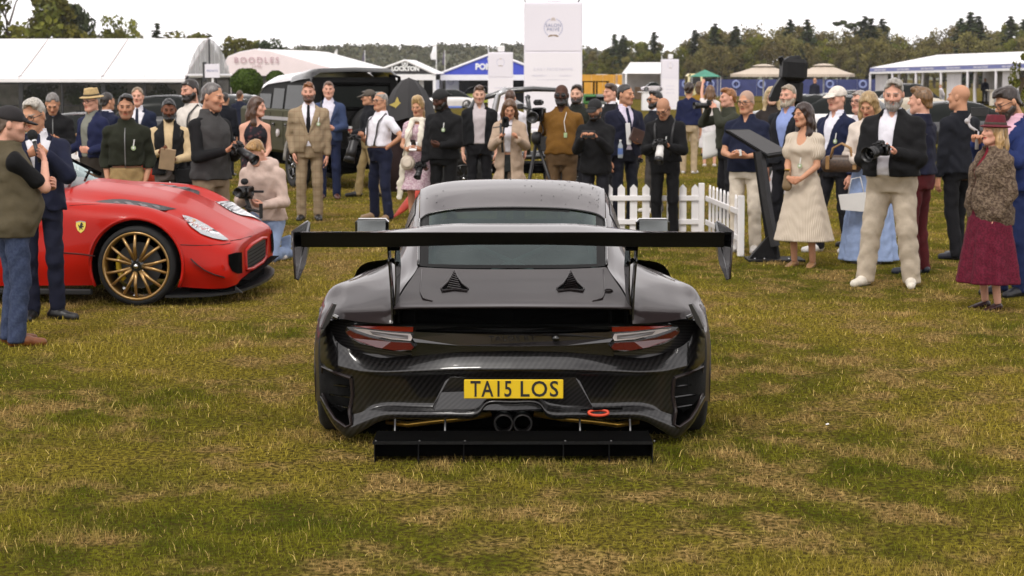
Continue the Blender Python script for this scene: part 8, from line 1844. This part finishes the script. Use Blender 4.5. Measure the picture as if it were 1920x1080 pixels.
zt=CAMH-(282-VH)/sS;xt=(1420-1452)/sS
MB().tube([(0,0,.02),(xt*.5,.0,zt*.5),(xt,0,zt)],.065,4).build('post',DKM,t);MB().tube([(-.005,-.09,.16),(xt*.5,-.075,zt*.5),(xt,-.07,zt)],.05,4).build('post_face',mat('grey_steel',(.035,.035,.038),.45,spec=.25),t)
MB().rbox((0,0,.012),(.30,.22,.012),.004).build('base_plate',DKM,t);MB().sheet([(-.28,-.06,.02),(.02,-.06,.02),(.02,-.06,.34),(-.01,-.06,.34)],(0,.12,0)).build('gusset',DKM,t)
for x in(-.22,-.12,.14):MB().ball((x,-.1,.026),.01,8,4).build('bolt',CHR,t)
q4=[P(1360,243,g[1]-.05),P(1404,242,g[1]+.22),P(1483,285,g[1]+.20),P(1440,292,g[1]-.12)];q4=[q-np.array((g[0],g[1],0))for q in q4]
MB().sheet(q4,(0,.012,-.03)).build('panel',DKM,t);c4=sum(q4)/4;MB().sheet([c4+(q-c4)*.9+np.array((0,-.001,.004))for q in q4],(0,0,.002)).build('screen',mat('screen_glass',(.012,.011,.011),.2,spec=.35),t)
p,y=hw('stripedress',None,(-.10,.02,-.02));t=thing('clutch_bag','small tan pouch beside the striped dress','bag',p,y);f=Field((-.1,-.07,-.14),(.1,.07,.14),.01);f.cap((0,0,.07),(0,0,-.06),.035,.055,k=.02,flat=((0,1,0),.55));v_,q_=f.mesh();obj('body',mesh('body',v_,q_),mat('tan_leather',(.18,.12,.06),.5),t);MB().lathe([(.03,.1),(.034,.11),(.03,.115)],12).build('clasp',GOLD,t)
g=at_hand('bluedress',(-.25,-.2,1.06));t=thing('handbag','brown leather handbag with tan handles on the arm of the woman in pale blue','bag',g,-.25);f=Field((-.26,-.12,-.14),(.26,.12,.14),.011);f.cap((-.13,0,-.03),(.13,0,-.03),.085,k=.02,flat=((0,1,0),.7));f.cap((-.12,0,.02),(.12,0,.02),.055,k=.03,flat=((0,1,0),.7));f.plane((0,0,-1),.1);v_,q_=f.mesh();obj('body',mesh('body',v_,q_),mat('brown_canvas',(.060,.032,.018),.45,nscale=60,namt=.5),t)
for yy in(-.05,.05):MB().tube([(-.11,yy,.05),(-.09,yy,.15),(0,yy,.2),(.09,yy,.15),(.11,yy,.05)],.012,6).build('handle',mat('tan_leather',(.34,.19,.07),.5),t,True)
for xx in(-.14,.14):MB().rbox((xx,-.075,-.0),(.02,.004,.07),.003).build('leather_tab',mat('tan_leather',(.34,.19,.07),.5),t)
g=at_hand('bluedress',(-.10,-.26,.68));t=thing('paper_bag','white wide paper bag below the brown handbag','bag',g,-.2);MB().add([(-.16,-.06,.05),(.20,-.06,.09),(.20,.06,.09),(-.16,.06,.05),(-.13,-.05,-.10),(.13,-.05,-.12),(.13,.05,-.12),(-.13,.05,-.10)],[(0,4,5,1),(1,5,6,2),(2,6,7,3),(3,7,4,0),(4,7,6,5)]).build('body',PAPER,t);MB().tube([(-.06,0,.06),(-.03,0,.22),(.06,0,.24),(.1,0,.08)],.006,5).build('handle',PAPER,t,True)
p,y=hw('oldphoto',None,(-.03,-.10,.03));camera('black camera with wide lens in the hands of the tall grey-bearded photographer',p,y-.35,.15,.14,.05,s=1.15)
p=at_hand('maroon',(.24,-.02,1.02));camera('black telephoto camera hanging at the hip of the man in maroon trousers',p,.3,1.45,.19,.05,s=1.1)
t=thing('camera_strap','white cord looped beside the hanging telephoto camera','strap',p);MB().tube([(0,-.05,.08),(.06,-.06,.2),(.08,-.05,.36),(.05,-.03,.42)],.007,6).build('cord',WHITEP,t,True)
p,y=hw('gimbal',None,(-.06,-.02,.07));t=thing('phone_gimbal','pale grey phone gimbal held by the bearded man in the blue suit','gimbal',p,y+.3);GR_=paint('pale_grey_plastic',(.42,.40,.41),.4,0,.3);MB().tube([(0,0,-.12),(0,0,.04)],.018,8).build('handle',GR_,t,True);MB().tube([(0,0,.04),(-.07,0,.08),(-.10,0,.13),(-.05,0,.2)],.014,8).build('arm',GR_,t,True);MB().ball((-.10,0,.13),.026,10,8).build('joint',GR_,t,True);MB().ball((-.04,0,.21),.022,10,8).build('joint',GR_,t,True);MB().rbox((.03,-.02,.215),(.085,.006,.04),.004).build('phone_holder',BLACKM,t);MB().rbox((.0,-.019,.02),(.012,.004,.03),.003).build('control_pad',DARKLENS,t)
g=G(1006,437);sT=FPX/g[1];t=thing('tripod_camera','black broadcast camera on a tripod beside the mustard polo','camera',g,-.15);zc=CAMH-(214-VH)/sT
def zz(v):return CAMH-(v-VH)/sT
for a in(2.2,4.3,6.0):MB().tube([(0,0,zz(262)),(.42*math.cos(a),.42*math.sin(a),.02)],[.022,.016],8).build('leg',BLACKM,t,True);MB().tube([(.2*math.cos(a),.2*math.sin(a),zz(262)*.5),(0,0,zz(262)*.42)],.008,5).build('brace',BLACKM,t)
MB().lathe([(.03,zz(272)),(.07,zz(262)),(.07,zz(252)),(.04,zz(246))],14).build('fluid_head',BLACKM,t,True);MB().rbox((.02,.05,zc),(.07,.17,.085),.015).build('body',BLACKM,t,True);MB().lathe([(.045,0),(.06,.03),(.062,.16),(.075,.17),(.075,.24),(.06,.24),(.05,.2),(0,.2)],18,R=rotm('X',PI/2),o=(-.01,-.1,zc-.03)).build('lens',LENSB,t,True)
MB().rbox((.02,.02,zc+.15),(.05,.13,.035),.02).build('top_battery',BLACKM,t,True);MB().tube([(-.06,-.02,zc+.06),(-.2,-.04,zc+.1)],.014,6).build('viewfinder_arm',BLACKM,t);MB().rbox((-.2,-.02,zc+.1),(.035,.06,.035),.01).build('viewfinder',BLACKM,t);MB().tube([(.02,.05,zz(250)),(.16,.2,zz(300))],.01,6).build('pan_bar',BLACKM,t);MB().tube([(.05,.03,zc-.09),(.09,-.02,zc-.2),(.03,-.03,zc-.3),(.08,.0,zc-.42)],.008,5).build('cable',BLACKM,t,True);MB().rbox((.10,-.02,zc-.36),(.05,.04,.09),.012).build('battery_pack',BLACKM,t)
g=G(1478,420);sT=FPX/g[1];t=thing('shrouded_camera','tall black camera under a rain cover rising behind the bearded man','camera',g,0);zz=lambda v:CAMH-(v-VH)/sT
NYL=mat('black_nylon',(.005,.005,.0055),.55,nscale=5,bscale=14,bstr=.4,spec=.25);xx_=lambda u:(u-1478)/sT
def pxbox(name,u0,u1,v0,v1,hy,c,R=None):MB().rbox((xx_((u0+u1)/2),0,(zz(v0)+zz(v1))/2),(xx_(u1-u0+1478)/2,hy,(zz(v0)-zz(v1))/2),c,R=R).build(name,NYL,t)
pxbox('rain_cover',1460,1506,110,152,.22,.05,rotm('Y',.06));pxbox('cover_top',1470,1496,105,116,.14,.03,rotm('Y',-.12));pxbox('cover_sleeve',1464,1500,148,196,.13,.05,rotm('Y',.05));MB().tube([(xx_(1458),-.02,zz(107)),(xx_(1464),0,zz(122))],.035,8).build('cover_toggle',NYL,t)
MB().prism([(xx_(u),zz(v))for u,v in((1472,138),(1458,146),(1446,164),(1439,182),(1441,190),(1454,189),(1462,176),(1474,168))],.2,o=(0,-.1,0)).build('cover_drape',NYL,t)
for a in(1.2,3.3,5.4):MB().tube([(0,0,zz(215)),(.5*math.cos(a),.5*math.sin(a),.02)],.022,8).build('leg',BLACKM,t,True)
MB().tube([(0,0,zz(235)),(0,0,zz(170))],.04,8).build('column',BLACKM,t)
g=G(1551,806);t=thing('paper_scrap','tiny white paper scrap on the grass right of the black car','litter',g+np.array((0,0,.03)),.6);t.scale=(.5,.5,.6);MB().add([(-.022,-.008,0),(.022,-.01,.004),(.024,.008,.012),(-.02,.01,.006),(0,0,.014)],[(0,1,4),(1,2,4),(2,3,4),(3,0,4)]).build('scrap',PAPER,t)
# ================================================================== thin autumn haze
hm_=bpy.data.materials.new('haze_air');hm_.use_nodes=True;t_=hm_.node_tree;t_.nodes.clear();ho_=t_.nodes.new('ShaderNodeOutputMaterial');pv=t_.nodes.new('ShaderNodeVolumePrincipled')
pv.inputs['Color'].default_value=(0.93,0.94,0.97,1);pv.inputs['Density'].default_value=0.00014;pv.inputs['Anisotropy'].default_value=0.2;t_.links.new(pv.outputs[0],ho_.inputs['Volume'])
b=MB();b.box((-920,-70,-3),(920,1820,60));o=b.build('haze',hm_);tag(o,kind='stuff')
